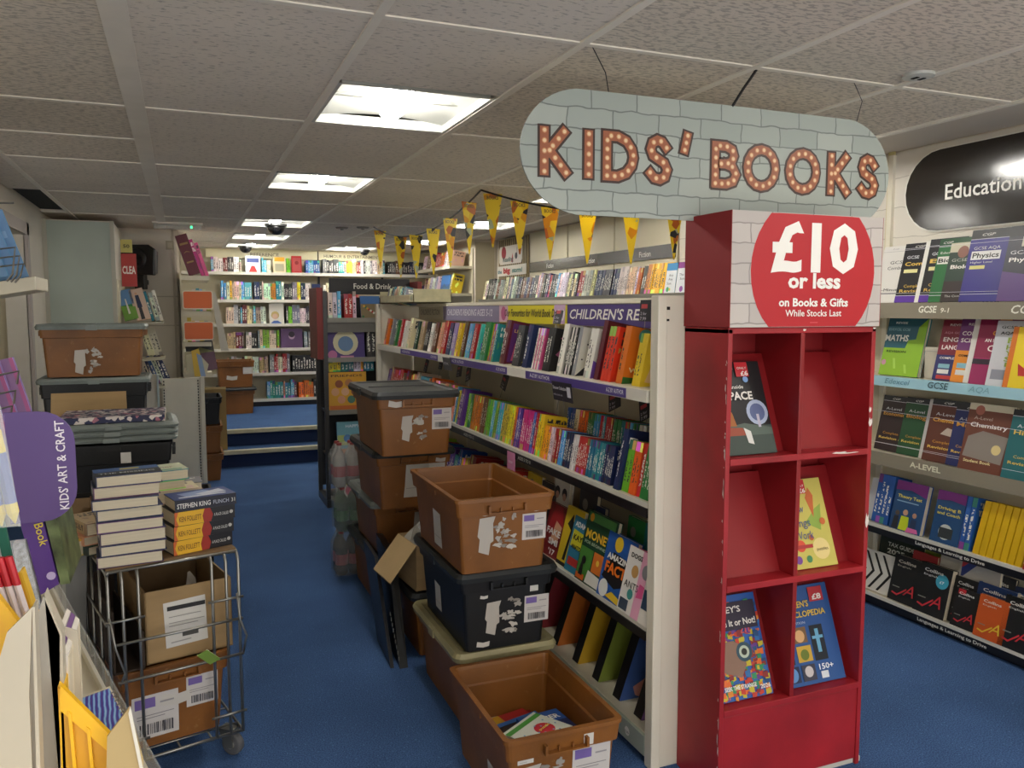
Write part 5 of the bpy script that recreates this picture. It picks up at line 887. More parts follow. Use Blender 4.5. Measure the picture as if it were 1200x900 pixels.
faced(FW, .74, .01, SZ[5] + .001, .17, .03, .2, 'sky blue', 'reference_book', 'white, blue and red faced-out cover on topmost back shelf', gB, [('r', 0, 0, 1, 1, 'D5DCE2'), ('r', .1, .6, .9, .85, '3A4A8A'), ('p', [(.2, 0), (.8, 0), (.6, .4), (.4, .4)], 'C2302E')], back=4)
br(.93, 1.05, 5, 62, 'grey,white,sky blue')
faced(FW, 1.06, .01, SZ[5] + .001, .15, .03, .2, 'cream', 'reference_book', 'cream cover with orange band faced out on topmost back shelf', gB, [('r', .1, .7, .9, .95, 'E0A030'), ('r', .15, .1, .85, .55, 'A8A48A')], back=4)
br(1.22, 1.27, 5, 63, 'lime green')
faced(FW, 1.28, .01, SZ[5] + .001, .12, .03, .21, 'red', 'reference_book', 'red patterned cover faced out on topmost back shelf', gB, [('r', .1, .1, .9, .9, 'B5504E'), ('c', .5, .6, .2, '8A2A2E')], back=4)
br(1.45, 1.62, 5, 64, 'yellow,blue,sky blue')
br(1.66, 2.45, 5, 65, nm='humour_book', wh='topmost tier humour section'); br(2.48, 3.06, 5, 66, 'black,charcoal,navy blue,red,white,brown,cream', 'humour_book', 'topmost tier end run')
br(.45, .82, 4, 67, 'sky blue,white,yellow,cream'); br(.83, 1.5, 4, 68); br(1.66, 1.9, 4, 69, 'white,cream', 'humour_book', 'fifth tier white run'); br(1.9, 2.1, 4, 70, 'red,white,purple', 'humour_book', 'fifth tier red run'); br(2.9, 3.06, 4, 71, 'yellow,purple,cream', 'humour_book', 'fifth tier far end')
faced(FW, 1.52, .01, SZ[4] + .001, .1, .03, .2, 'navy blue', 'reference_book', 'dark blue portrait cover faced out on fifth tier of back wall', gB, [('c', .6, .5, .25, 'B98A72')], back=4)
br(.5, .98, 3, 72); faced(FW, 1.0, .01, SZ[3] + .001, .17, .03, .25, 'white', 'reference_book', 'pale cover with a fair-haired head, fourth tier of back wall', gB, [('c', .4, .42, .28, 'C8B070'), ('c', .4, .36, .2, 'D9B49A'), ('p', [(.05, 0), (.9, 0), (.6, .15), (.3, .15)], '4A6AB0')], back=4)
br(1.2, 1.6, 3, 73, 'lime green,white,charcoal,grey,green'); br(1.66, 1.98, 3, 74, 'blue,black,red,white', 'humour_book', 'fourth tier humour part')
faced(FW, 2.0, .01, SZ[3] + .001, .1, .03, .2, 'brown', 'humour_book', 'brown portrait cover faced out on fourth tier of back wall', gB, [('c', .5, .5, .25, 'B98A72')], back=4)
br(.5, .7, 2, 75, 'maroon,beige,dark red'); br(.72, 1.12, 2, 76, 'cream,black,white,grey,lime green'); faced(FW, 1.13, .01, SZ[2] + .001, .26, .03, .24, 'purple', 'reference_book', 'large square purple portrait cover on third tier of back wall', gB, [('r', 0, 0, 1, 1, '5A3F66'), ('c', .5, .6, .14, 'A88AA0'), ('c', .5, .7, .14, '2A1F2E')], back=4)
br(1.41, 1.6, 2, 77, 'charcoal,grey,magenta'); br(1.66, 2.1, 2, 78, 'green,cream,beige,white,teal', 'humour_book', 'third tier humour part')
br(.5, .98, 1, 79, 'cream,beige,dark red,white'); br(.99, 1.24, 1, 80, 'white,grey,red'); br(1.26, 1.6, 1, 81, 'black', run=(7, 8), t=(.03, .034)); br(1.66, 2.1, 1, 82, 'white,cream,red', 'humour_book', 'second tier humour part')
br(.95, 1.32, 0, 83, 'dark red,teal,white,sky blue,peach'); br(1.33, 1.6, 0, 84, 'black,cream,orange'); faced(FW, 1.7, .01, SZ[0] + .001, .15, .03, .21, 'charcoal', 'humour_book', 'dark cover with white lines faced out on lowest back tier', gB, [('r', .2, .6, .8, .7, '9A9A9A'), ('r', .2, .3, .8, .4, '9A9A9A')], back=4)
br(1.88, 2.1, 0, 85, 'cream,white', 'humour_book', 'lowest tier humour part')

# ================================================================ food and drink stand behind the gondola end
FD = thing('display_rack', 'dark metal rack with Food & Drink header at the end of the gondola', 'display rack', (.98, 6.2, 0))
def fd(name, b, m, bevel=0):
    mb = MB(); [mb.box(*q) for q in (b if isinstance(b[0], tuple) else [b])]; return mb.build(name, m, FD, bevel=bevel)
M_GUN = mat('dark_brushed_metal', '4A4A4A', .35, .6); M_RD = mat('dark_red_board', '7A2420', .5)
fd('upright', (0, -.05, 0, .03, -.02, 1.64), M_GUN); fd('upright', (0, .33, .0, .03, .36, 1.64), M_GUN); fd('upright', (.74, -.05, 0, .77, -.02, 1.64), M_GUN)
fd('side_board', (-.045, -.04, 1.13, -.0, .33, 1.665), M_RD); fd('side_board', (.73, -.04, 1.5, .765, .3, 1.72), M_RD)
fd('header', (.09, .2, 1.62, .73, .22, 1.745), M_DARK)
sign_print(FD, pl_S(.43, .199, 1.665), [('t', 'Food & Drink', 0, 0, .06, 'E4E2DA', .3, .01, 0, 'C')])
fd('back_board', (.03, .33, .1, .76, .345, 1.6), mat('charcoal_board', '2C2C2E', .6)); fd('base', (-.0, -.06, 0, .76, .34, .06), M_GUN)
for z in (1.46, 1.16, .76, .42, .1): fd('shelf', (.03, .0, z - .05, .74, .32, z - .035), M_GUN); fd('shelf_edge', (.03, -.015, z - .055, .74, .0, z - .02), mat('grey_edge', '8A8880', .4))
fd('perforated_strip', (.03, .0, 1.33, .4, .012, 1.44), mat('mid_grey_metal', '6A6862', .4))
FK = Frame('S', .98, 6.2, 0); gf = 'books on the food and drink rack'
row(FK, .05, .28, 1.432, 'cookery_book', 'top tier of food rack', gf, 94, 'red,white,sky blue,white', t=(.025, .035), h=(.19, .21), w=.15, back=5, b=.02, run=(1, 3))
faced(FK, .3, .02, 1.432, .15, .02, .18, 'blue', 'cookery_book', 'blue speckled food cover on the top tier of the food rack', gf, [('r', 0, 0, 1, .65, '8A7A5A'), ('r', 0, .65, 1, 1, '3A6AA8')] + [('c', .1 + .8 * ((k * 37) % 10) / 10, .1 + .5 * ((k * 53) % 10) / 10, .06, ['B8382E', 'D8A23A', '3A7A4A', 'E0DCD0'][k % 4]) for k in range(16)])
faced(FK, .46, .02, 1.432, .15, .02, .18, 'cream', 'cookery_book', 'cream cover with orange top on the food rack', gf, [('r', 0, .6, 1, .95, 'C8622E'), ('t', 'COOK', .1, .2, .3, '8A5A4A', .8, .02)])
faced(FK, .03, .0, 1.127, .29, .03, .28, 'purple', 'gift_book', 'square purple book with a pale round picture on the food rack', gf, [('r', 0, 0, 1, 1, '4A3A78'), ('c', .5, .45, .33, 'CFC9A8'), ('c', .5, .42, .2, '5F7FA8'), ('t', 'Sweet!', .35, .85, .1, 'D8D4E4', .3, .01), ('c', .12, .85, .08, '9A3A4A'), ('c', .15, .12, .12, 'B86A9A'), ('c', .85, .9, .06, '3A8AC8'), ('r', .35, .04, .7, .09, 'C88AA8')], back=8)
row(FK, .34, .46, 1.127, 'cookery_book', 'behind square purple book', gf, 92, 'grey,charcoal,white', t=(.02, .04), h=(.2, .26), w=.15, back=5, b=.03, run=(1, 2))
faced(FK, .03, .0, .727, .3, .03, .3, 'yellow', 'gift_book', 'square yellow book crowded with small round faces on the food rack', gf, [('r', 0, 0, 1, 1, 'D8A02A')] + [('c', x, y, .1, c) for x, y, c in ((.3, .7, '8A4A2A'), (.55, .72, 'B87A4A'), (.2, .5, 'D8A27A'), (.45, .5, 'E0B08A'), (.7, .5, '7A4A3A'), (.35, .3, 'D89A7A'), (.6, .3, '4A7A6A'))] + [('t', 'FRIENDS', .1, .88, .08, '5A3A1A', .8, .02), ('r', .05, .05, .95, .15, 'C86A2A')], back=6)
row(FK, .05, .4, 1.03, 'cookery_book', 'above square yellow book', gf, 93, 'white,teal,lime green,yellow,pink,red', t=(.015, .03), h=(.08, .1), w=.12, back=0, b=.03, run=(1, 2))
faced(FK, .1, -.01, .387, .22, .03, .26, 'sky blue', 'gift_book', 'pale blue picture book with cartoon dogs, waist of the food rack', gf, [('r', 0, 0, 1, 1, '6FA8B8'), ('r', 0, .3, 1, .6, 'A8B86A'), ('t', 'HAPPY', .3, .82, .12, 'D8E4EA', .5, .02), ('c', .35, .5, .14, '4A7AB0'), ('c', .65, .5, .14, 'D8A06A'), ('r', .1, .05, .9, .2, 'C88A6A')], back=12)
faced(FK, .08, -.03, .067, .22, .03, .24, 'white', 'gift_book', 'white picture book with pink and green shapes at the foot of food rack', gf, [('c', .4, .6, .25, 'C8B83A'), ('c', .5, .2, .2, 'C8486A'), ('p', [(.5, .5), (.9, .5), (.8, .8)], '2F7A5A')], back=12)

# ================================================================ plastic totes
def tote(name, label, grp, x, y, z, black=False, lid=None, w=.37, l=.57, h=.275, rz=0, stickers=(), inside=None):
    """Footprint corner (x, y) is the near aisle-side corner; long side runs along Y."""
    t = thing(name, label, 'crate', (x + w / 2, y + l / 2, z), RAD(rz), grp); m = M_TOTE_K if black else M_TOTE
    W2, L2 = w / 2, l / 2; tp = .02
    def lp(f, zz, o=0, r=.016): a = tp * (1 - f); return rrect(-W2 + a + .014 - o, -L2 + a + .014 - o, W2 - a - .014 + o, L2 - a - .014 + o, r, zz)
    MB().loft([lp(0, 0), lp(.72, h * .76), lp(.74, h * .77, .009), lp(1, h - .012, .009), lp(1, h - .012, .014, .02), lp(1, h, .014, .02), lp(1, h, -.002), lp(1, h - .012, -.004), lp(.74, h * .78, -.004), lp(.7, h * .76, -.008), lp(0, .006, -.006)], cap1=True).build('tote_body', m, t)
    for s in (-1, 1):                                # moulded hand grips with ribs at both ends
        yy = s * (L2 - .0055)
        mb = MB().box(-.07, min(yy, yy + s * .016), h * .80, .07, max(yy, yy + s * .016), h * .815).box(-.07, min(yy, yy + s * .016), h * .815, -.062, max(yy, yy + s * .016), h * .9).box(.062, min(yy, yy + s * .016), h * .815, .07, max(yy, yy + s * .016), h * .9)
        mb.box(-.025, min(yy, yy + s * .008), h * .815, -.02, max(yy, yy + s * .008), h * .86).box(.02, min(yy, yy + s * .008), h * .815, .025, max(yy, yy + s * .008), h * .86)
        mb.build('hand_grip', m, t)
    mb = MB()
    for s in (-1, 1):
        for k in (-.6, -.2, .2, .6): mb.box(s * (W2 - .012) - .003, L2 * k - .003, h * .78, s * (W2 - .012) + .006 * (1 if s > 0 else 0) + .003, L2 * k + .003, h - .014)
        mb.box(s * (W2 - .006) - .005, -.05, h - .03, s * (W2 - .006) + .005, .05, h - .010)
    mb.build('side_rib', m, t)
    if lid:
        o = .012
        MB().loft([rrect(-W2 - o, -L2 - o, W2 + o, L2 + o, .035, h - .022), rrect(-W2 - o - .003, -L2 - o - .003, W2 + o + .003, L2 + o + .003, .035, h - .005), rrect(-W2 - o + .006, -L2 - o + .006, W2 + o - .006, L2 + o - .006, .03, h + .010), rrect(-W2 + .016, -L2 + .016, W2 - .016, L2 - .016, .02, h + .010), rrect(-W2 + .026, -L2 + .026, W2 - .026, L2 - .026, .02, h + .004)]).build('lid', lid, t, smooth=False)
        MB().box(-W2 + .03, -.004, h + .0065, W2 - .03, .004, h + .010).box(-W2 - o - .006, -.03, h - .026, -W2 - o, .03, h + .004).box(W2 + o, -.03, h - .026, W2 + o + .006, .03, h + .004).build('lid_catch', lid, t)
    for s in stickers:                              # (face, u, v, kind, scale)
        face, u, v, kind, sc = s
        f = v / h * .947 if v < h * .76 else .74 + (v / h - .77) / .19 * .26; o_ = .014 if v < h * .76 else .005
        yy = -(L2 - o_ - tp * (1 - f)) - .001; xx = -(W2 - o_ - tp * (1 - f)) - .001
        P = pl_S(u, yy, v) if face == 'S' else pl_W(xx, u, v)
        P = P @ Matrix.Rotation(RAD(4 if v < h * .76 else 5), 4, 'X')
        paper(t, P, kind, sc)
    return t
def paper(parent, P, kind, sc):
    R_ = random.Random(int(sc * 1000) + int(P[0][3] * 1000)); W = lambda x, y: (x * sc, y * sc)
    its = []
    if kind == 'label':                              # printed address label with violet corner and bar code
        its = [('r', 0, 0, sc, sc * 1.05, 'CFC9C4'), ('r', .06 * sc, .74 * sc, .5 * sc, .98 * sc, '7A66A8'), ('r', .1 * sc, .55 * sc, .9 * sc, .57 * sc, '8A8688'), ('r', .1 * sc, .48 * sc, .7 * sc, .5 * sc, '8A8688'), ('r', .6 * sc, .8 * sc, .9 * sc, .84 * sc, '9A9698')]
        x = .15
        while x < .85: w = R_.choice((.012, .02, .03)); its.append(('r', x * sc, .1 * sc, (x + w) * sc, .36 * sc, '33313A')); x += w + R_.choice((.012, .022, .03))
    elif kind == 'torn':
        its.append(('p', [(.05 * sc, .95 * sc), (.0, .5 * sc), (.06 * sc, .42 * sc), (.03 * sc, .1 * sc), (.3 * sc, .0), (.34 * sc, .3 * sc), (.42 * sc, .35 * sc), (.4 * sc, .8 * sc), (.46 * sc, .98 * sc)], 'BDB6AC'))
        for k in range(16):
            cx, cy = (.45 + .5 * R_.random()) * sc, (.05 + R_.random() * .95) * sc; n = 12; rx, ry = sc * R_.uniform(.05, .16), sc * R_.uniform(.04, .11)
            its.append(('p', [(cx + rx * q * math.cos(2 * math.pi * j / n), cy + ry * q * math.sin(2 * math.pi * j / n)) for j in range(n) for q in (R_.uniform(.45, 1.25),)], R_.choice(['B3ADA4', 'A59E95', 'C2BCB2', '8E877E'])))
    elif kind == 'scrap': its = [('p', [(0, .1 * sc), (sc * .5, 0), (sc * .95, .06 * sc), (sc, .42 * sc), (sc * .5, .36 * sc), (.05 * sc, .48 * sc)], 'CFC9C0')]
    elif kind == 'white': its = [('r', 0, 0, sc, sc * 1.15, 'D8D4CC'), ('r', .12 * sc, .1 * sc, .6 * sc, .13 * sc, 'A29E98')]
    elif kind == 'sheet': its = [('p', [(0, 0), (.95 * sc, .0), (sc, 1.3 * sc), (.1 * sc, 1.35 * sc), (.05 * sc, .5 * sc)], 'C4BFB6'), ('r', .1 * sc, .35 * sc, .9 * sc, .37 * sc, '8E8880')]
    mb_items = its
    sign_print(parent, P, mb_items)
    for c in parent.children:
        if c.name.startswith('printed_shape'): c.name = 'paper_label'
ga = 'stacked plastic totes beside the gondola'
# stack nearest the camera
tote('plastic_tote', 'open terracotta tote holding children\'s books at the front of the aisle pile', ga, .80, 2.02, 0, w=.38, l=.53, h=.29,
     stickers=[('S', .06, .228, 'white', .032), ('S', .10, .215, 'scrap', .07), ('S', -.145, .205, 'white', .05), ('S', .03, .09, 'label', .125), ('S', -.13, .07, 'torn', .13), ('W', -.05, .05, 'sheet', .06)])
tote('plastic_tote', 'closed brown tote with olive cream lid beneath the black tote', ga, .86, 2.62, 0, lid=M_LID_C, h=.285, stickers=[('S', .04, .22, 'white', .03)])
tote('plastic_tote', 'black tote with torn labels under the open terracotta tote', ga, .855, 2.58, .30, True, M_LID_K, h=.285, w=.36, stickers=[('S', .07, .08, 'label', .095), ('S', .09, .195, 'white', .032), ('S', -.08, .05, 'torn', .13), ('S', -.10, .19, 'scrap', .03), ('W', .10, .05, 'sheet', .08), ('S', -.11, .01, 'scrap', .05)])
tote('plastic_tote', 'open empty terracotta tote on top of the black tote', ga, .825, 2.53, .600, h=.265, l=.6, stickers=[('S', .065, .10, 'label', .09), ('S', -.10, .06, 'torn', .14), ('S', -.11, .20, 'scrap', .07), ('S', .10, .2, 'scrap', .03), ('W', .05, .03, 'sheet', .1)])
tote('plastic_tote', 'brown tote with black lid carrying the cardboard box', ga, .88, 3.28, 0, lid=M_LID_K, h=.28, l=.5)
# stack behind
tote('plastic_tote', 'dark-lidded brown tote on the floor under the tall stack', ga, .84, 3.95, 0, lid=M_LID_K, h=.285)
tote('plastic_tote', 'brown tote with grey lid, second up in the tall stack', ga, .83, 3.84, .30, lid=M_LID_G, h=.26, stickers=[('S', 0.02, .08, 'sheet', .1)])
tote('plastic_tote', 'brown tote with black lid, third up in the tall stack', ga, .80, 3.62, .576, lid=M_LID_K, h=.27, stickers=[('S', -.05, .05, 'sheet', .12), ('S', .07, .12, 'white', .08), ('S', .1, .21, 'scrap', .05)])
tote('plastic_tote', 'brown tote with black lid on top of the tall stack', ga, .76, 3.42, .862, lid=M_LID_K, h=.275, stickers=[('S', -.07, .06, 'torn', .12), ('S', .07, .11, 'label', .09), ('S', -.13, .215, 'scrap', .07)])
# books inside the open front tote
gi = 'books lying in the open front tote'; TI = Frame('S', .99, 2.3, 0)
def lying(x, y, z, w, h, t, cn, lab, items, rz, grp=gi, name='picture_book', tilt=0, cat='book'):
    M = Matrix.Translation((x, y, z + t)) @ Matrix.Rotation(RAD(rz), 4, 'Z') @ Matrix.Rotation(RAD(-90 + tilt), 4, 'X')
    me, pg = book_mesh(w, t, h, True, bool(items)); o = D.objects.new(name, me); COL.objects.link(o); o.matrix_world = M; o.color = RGB[cn]; tag(o, lab, cat, grp)
    p = D.objects.new('page_block', pg); COL.objects.link(p); p.parent = o
    if items: sign_print(o, pl_S(0, 0, 0), [_sc(i, w, h) for i in items], 'cover_lettering')
    return o
lying(.90, 2.30, .01, .22, .22, .09, 'white', 'white book with red corner at the bottom of the open tote', [('r', .5, 0, 1, 1, '9E1F2A')], 10)
lying(.88, 2.29, .102, .2, .15, .03, 'red', 'red NINJA book with yellow patch lying in the front tote', [('r', 0, .5, .5, 1, 'D8A42A'), ('t', 'NINJA', .3, .1, .35, 'F0EEE8', .65, .03)], 12)
lying(.90, 2.22, .134, .2, .14, .02, 'black', 'black book reading INSIDE lying in the front tote', [('t', 'INSIDE', .1, .35, .35, 'F0EEE8', .75, .03), ('r', 0, .85, 1, 1, '2F6AB0')], 14)
lying(.98, 2.20, .156, .15, .14, .02, 'blue', 'blue GINGER book with orange letters in the front tote', [('r', 0, 0, 1, .5, '1C2A5A'), ('t', 'GINGER', .1, .6, .25, 'F0EEE8', .8, .03), ('c', .7, .25, .14, 'C23A2E')], 6)
lying(.96, 2.12, .178, .17, .15, .01, 'white', 'white spotted puzzle book with a round red badge, topmost in the front tote', [('r', 0, 0, 1, 1, 'D8DDD0'), ('p', [(0, .8), (1, .8), (1, .93), (0, .93)], '4A9A3A'), ('c', .62, .42, .2, 'C8283A'), ('t', 'puzzle', .46, .4, .1, 'E8D25A', .32, .02)] + [('c', .1 + .85 * ((k * 37) % 13) / 13, .08 + .6 * ((k * 29) % 11) / 11, .02, '6A9ABE') for k in range(16)], 32)

# cardboard box with cling film on the low tote
CB = thing('cardboard_box', 'small open cardboard box with clear wrapping on the low black-lidded tote', 'box', (.96, 3.40, .300), RAD(6))
MB().box(-.08, -.11, 0, .12, .11, .004).box(-.08, -.11, 0, -.076, .11, .20).box(.116, -.11, 0, .12, .11, .20).box(-.08, -.11, 0, .12, -.106, .20).box(-.08, .106, 0, .12, .11, .20).build('carton', M_CARD, CB)
mb = MB(); mb.prism([(-.08, -.11, .2), (-.08, .11, .2), (-.20, .10, .06), (-.20, -.12, .06)][::-1], (0, 0, -.004)); mb.build('flap', mat('pale_cardboard', 'C2A678', .8, noise=.06), CB)
R_ = random.Random(4); g = MB(); vs = []
for a in range(9):
    for b in range(9): vs.append((-.075 + .19 * a / 8, -.1 + .2 * b / 8, .17 + .09 * math.sin(math.pi * a / 8) * math.sin(math.pi * b / 8) + R_.uniform(-.02, .03)))
g.add(vs, [(a * 9 + b, a * 9 + 9 + b, a * 9 + 10 + b, a * 9 + 1 + b) for a in range(8) for b in range(8)]); g.build('cling_film', mat('cling_film', 'DADAD4', .12, alpha=.45), CB, smooth=False)
# black folded board leaning on that tote
BF = thing('folded_board', 'black folded board sign leaning against the low tote in the aisle', 'folded sign', (.80, 3.22, 0))
MB().prism([(.0, 0, 0), (.035, 0, .0), (.05, .25, .42), (.02, .27, .42)], (.02, .34, 0)).build('front_board', M_BLACK, BF)
MB().prism([(-.035, .02, 0), (-.02, .02, 0), (-.02, .3, .40), (-.035, .3, .40)], (.012, .3, 0)).build('rear_board', M_DARK, BF)
mb = MB()
for k in range(9): mb.box(-.001, .012 + k * .018, .03 + k * .018, .0005, .02 + k * .018, .045 + k * .018)
mb.build('lettering', ink('B8B6B0'), BF)
# plastic wrapped drinks bottles
def bottle_pack(x, y, z, c, lab, n=4):
    t = thing('bottle_pack', lab, 'drinks pack', (x, y, z), 0, 'wrapped drinks packs')
    for i in range(2):
        for j in range(2):
            cx, cy = i * .075, j * .075; q = [circ(cx, cy, r, 12, zz) for zz, r in ((0, .03), (.01, .036), (.14, .036), (.18, .03), (.215, .012), (.235, .012))]
            b = MB().loft(q).build('bottle', mat('bottle_' + c, c, .15, alpha=.75), t, smooth=True)
            MB().loft([circ(cx, cy, .015, 10, .235), circ(cx, cy, .015, 10, .25)]).build('bottle_cap', ink('8A2A2A'), b)
            MB().loft([circ(cx, cy, .037, 12, .06), circ(cx, cy, .037, 12, .12)], cap0=False, cap1=False).build('bottle_label', ink('9A3A3E' if c != '20542E' else '2F6A3A'), b)
    MB().loft([rrect(-.045, -.045, .12, .12, .03, 0), rrect(-.047, -.047, .122, .122, .03, .17), rrect(-.02, -.02, .095, .095, .03, .24)], cap0=False).build('shrink_wrap', mat('shrink_wrap', 'C8CCCC', .12, alpha=.25), t, smooth=False)
bottle_pack(.80, 4.55, 0, '2A2422', 'dark cola bottles in shrink wrap on the floor beside the tall stack')
bottle_pack(.81, 4.55, .252, '20542E', 'green bottles in shrink wrap on top of the dark pack')
bottle_pack(.80, 4.56, .504, 'B0A8A4', 'clear and red labelled bottles topmost of the wrapped drinks')

# ================================================================ left side: stacked totes by the doorway
gl = 'totes and lids stacked by the doorway'
LT = lambda *a, **k: tote('plastic_tote', *a, **k)
def toteX(label, x, y, z, **k):       # long side faces the camera
    l = k.get('l', .57); w = k.get('w', .37); t = LT(label, gl, x + l / 2 - w / 2, y + w / 2 - l / 2, z, rz=90, **k); return t
toteX('black tote on the floor at the bottom of the doorway stack', -.77, 5.35, 0, black=True, lid=M_LID_G, h=.3)
toteX('black tote, second from the floor in the doorway stack', -.77, 5.35, .32, black=True, lid=M_LID_G, h=.3)
toteX('black tote with grey lid right under the top terracotta tote', -.78, 5.35, .64, black=True, lid=M_LID_G, h=.45, l=.58)
tt = toteX('terracotta tote with grey lid and torn label atop the doorway stack', -.77, 5.35, 1.107, lid=M_LID_G, h=.30, l=.56)
paper(tt, Matrix.Rotation(RAD(-90), 4, 'Z') @ pl_S(-.10, -.181, .015), 'torn', .15)
toteX('black tote holding magazines, front row by the trolley', -.60, 4.3, .0, black=True, h=.3, l=.56)
tk = toteX('black tote with small white sticker under the grey lid stack', -.62, 4.25, .46, black=True, h=.40, l=.56)
toteX('black tote supporting the sticker tote in the front row', -.62, 4.25, .30, black=True, h=.15, l=.56)
paper(tk, Matrix.Rotation(RAD(-90), 4, 'Z') @ pl_S(.05, -.185, .31), 'white', .045)
paper(tk, Matrix.Rotation(RAD(-90), 4, 'Z') @ pl_S(-.12, -.180, .08), 'label', .09)
for k in range(3):
    ld = thing('tote_lid', 'grey plastic tote lid, %s of the three stacked lids' % ['lowest', 'middle one', 'uppermost'][k], 'lid', (-.34, 4.43, .875 + .03 * k), RAD(1.5 * k), 'stacked grey lids')
    MB().loft([rrect(-.30, -.2, .30, .2, .03, 0), rrect(-.305, -.205, .305, .205, .03, .012), rrect(-.28, -.185, .28, .185, .03, .028), rrect(-.26, -.165, .26, .165, .03, .028), rrect(-.25, -.155, .25, .155, .03, .02)]).build('lid_panel', M_LID_G, ld)
    MB().box(-.02, -.212, .0, .05, -.2, .02).build('lid_catch', M_LID_G, ld)
fb_ = thing('floral_book', 'navy floral patterned folder lying on the grey lids', 'folder', (-.33, 4.42, .965))
M_FLOR = D.materials.new('floral_print'); M_FLOR.use_nodes = True; N = M_FLOR.node_tree.nodes; L = M_FLOR.node_tree.links
tc = N.new('ShaderNodeTexCoord'); vo = N.new('ShaderNodeTexVoronoi'); vo.inputs['Scale'].default_value = 55; L.new(tc.outputs['Object'], vo.inputs['Vector']); cr = N.new('ShaderNodeValToRGB'); cr.color_ramp.interpolation = 'CONSTANT'; L.new(vo.outputs['Color'], cr.inputs[0])
e = cr.color_ramp.elements; e[0].color = (*hx('23284A'), 1); e[1].position = .5; e[1].color = (*hx('D8CFC8'), 1)
for p, c in ((.68, 'A86A7A'), (.76, '23284A')): q = e.new(p); q.color = (*hx(c), 1)
L.new(cr.outputs[0], N['Principled BSDF'].inputs['Base Color'])
MB().box(-.22, -.17, 0, .24, .17, .03).build('cover', M_FLOR, fb_, bevel=.002); MB().box(-.218, -.168, .006, .2405, .168, .024).build('page_block', M_PAGE, fb_)
cs = thing('cardboard_sheet', 'flat brown cardboard sheet standing behind the grey lids', 'cardboard', (-.62, 4.70, .86), 0)
MB().prism([(-.02, 0, 0), (.34, 0, 0), (.335, .05, .21), (-.015, .05, .21)], (0, .006, 0)).build('sheet', M_CARD, cs)
MB().box(.0, -.001, .09, .33, .0, .092).build('crease', M_CARD_IN, cs).location = (0, .02, 0)
cs2 = MB().box(-.62, 4.66, 0, -.25, 4.74, .86).build('carton', M_CARD_IN); tag(cs2, 'tall brown carton standing between the two rows of stacked totes', 'box'); cs2.name = 'upright_carton'
# papers and paperbacks on the tote in the front row behind the trolley
FP = Matrix.Identity(4); gp = 'paperbacks piled behind the trolley'
pile = thing('plastic_tote_base', 'low black tote behind the trolley carrying loose paperbacks', 'crate', (-.2, 3.75, 0), 0, gl)
MB().loft([rrect(-.28, -.19, .28, .19, .02, 0), rrect(-.3, -.21, .3, .21, .02, .70), rrect(-.29, -.2, .29, .2, .02, .70), rrect(-.27, -.18, .27, .18, .02, .02)]).build('tote_body', M_TOTE_K, pile)
MB().box(-.285, -.195, .66, .285, .195, .68).build('shelf_board', M_CARD_IN, pile)
pile.name = 'plastic_tote'
for k, (x, y, z, w, h, t, cn, rz, lab) in enumerate([(-.36, 3.62, .682, .2, .13, .045, 'brown', 8, 'brown paperback lying below the row behind the trolley'), (-.30, 3.62, .728, .2, .13, .04, 'cream', -6, 'cream paged paperback second in the pile behind the trolley'), (-.28, 3.66, .77, .22, .14, .05, 'beige', 4, 'large beige-edged paperback atop the pile behind the trolley'), (-.12, 3.60, .682, .2, .13, .05, 'brown', 12, 'brown-covered paperback nearer the aisle behind the trolley'), (-.13, 3.61, .733, .19, .13, .045, 'grey', 3, 'grey paperback resting on the aisle side pile')]):
    lying(x, y, z, w, h, t, cn, lab, None, rz, gp, 'paperback')

# ================================================================ wire trolley with contents
TX, TY, ANG = -.233, 2.656, RAD(14)
T = thing('wire_trolley', 'grey wire roll trolley stacked with paperbacks beside the aisle', 'trolley', (TX, TY, 0), ANG)
def tw(name, pts, r=.0045, p=None): return MB().tube(pts, r, 6).build(name, M_CHROME, p or T, smooth=True)
TW, TD, TT = .39, .56, .708
xs_front = (.0, .04, .085, .305, .35, .39)
for x in xs_front: tw('upright_wire', [(x, 0, .1), (x, 0, TT - .025), (x, .012, TT - .006), (x, .03, TT)], .005)
for y in (.14, .28, .42, TD): tw('upright_wire', [(0, y, .1), (0, y, TT)]); tw('upright_wire', [(TW, y, .1), (TW, y, .3)])
for x in (.1, .2, .3): tw('upright_wire', [(x, TD, .1), (x, TD, TT)])
tw('top_rail', [(0, .02, TT), (TW, .02, TT)], .006); tw('top_rail', [(0, 0, TT), (0, TD, TT)], .006); tw('top_rail', [(TW, .02, TT), (TW, .2, TT)], .006); tw('top_rail', [(0, TD, TT), (TW, TD, TT)], .006)
for z in (.17,): tw('cross_wire', [(-.01, -.006, z), (.1, -.006, z)]); tw('cross_wire', [(.29, -.006, z + .0), (TW + .012, -.006, z)])
tw('cross_wire', [(-.01, -.006, .56), (.1, -.006, .56)]); tw('cross_wire', [(.29, -.006, .56), (TW + .012, -.006, .56)])
gt = D.objects.new('gate', None); COL.objects.link(gt); gt.parent = T
for z in (.37, .49): tw('gate_bar', [(.015, -.014, z), (TW + .005, -.014, z)], .005, gt)
tw('gate_link', [(.0, -.01, .575), (.012, -.02, .48), (.035, -.02, .40), (.02, -.012, .36)], .0035, gt); tw('gate_link', [(TW - .01, -.01, .575), (TW - .005, -.02, .49), (TW + .015, -.02, .43), (TW + .005, -.012, .37)], .0035, gt)
for z in (.25, .4, .55): tw('cross_wire', [(-.006, 0, z), (-.006, TD, z)]); tw('cross_wire', [(0, TD + .005, z), (TW, TD + .005, z)])
tw('base_rail', [(0, 0, .1), (TW, 0, .1), (TW, TD, .1), (0, TD, .1), (0, 0, .1)], .006)
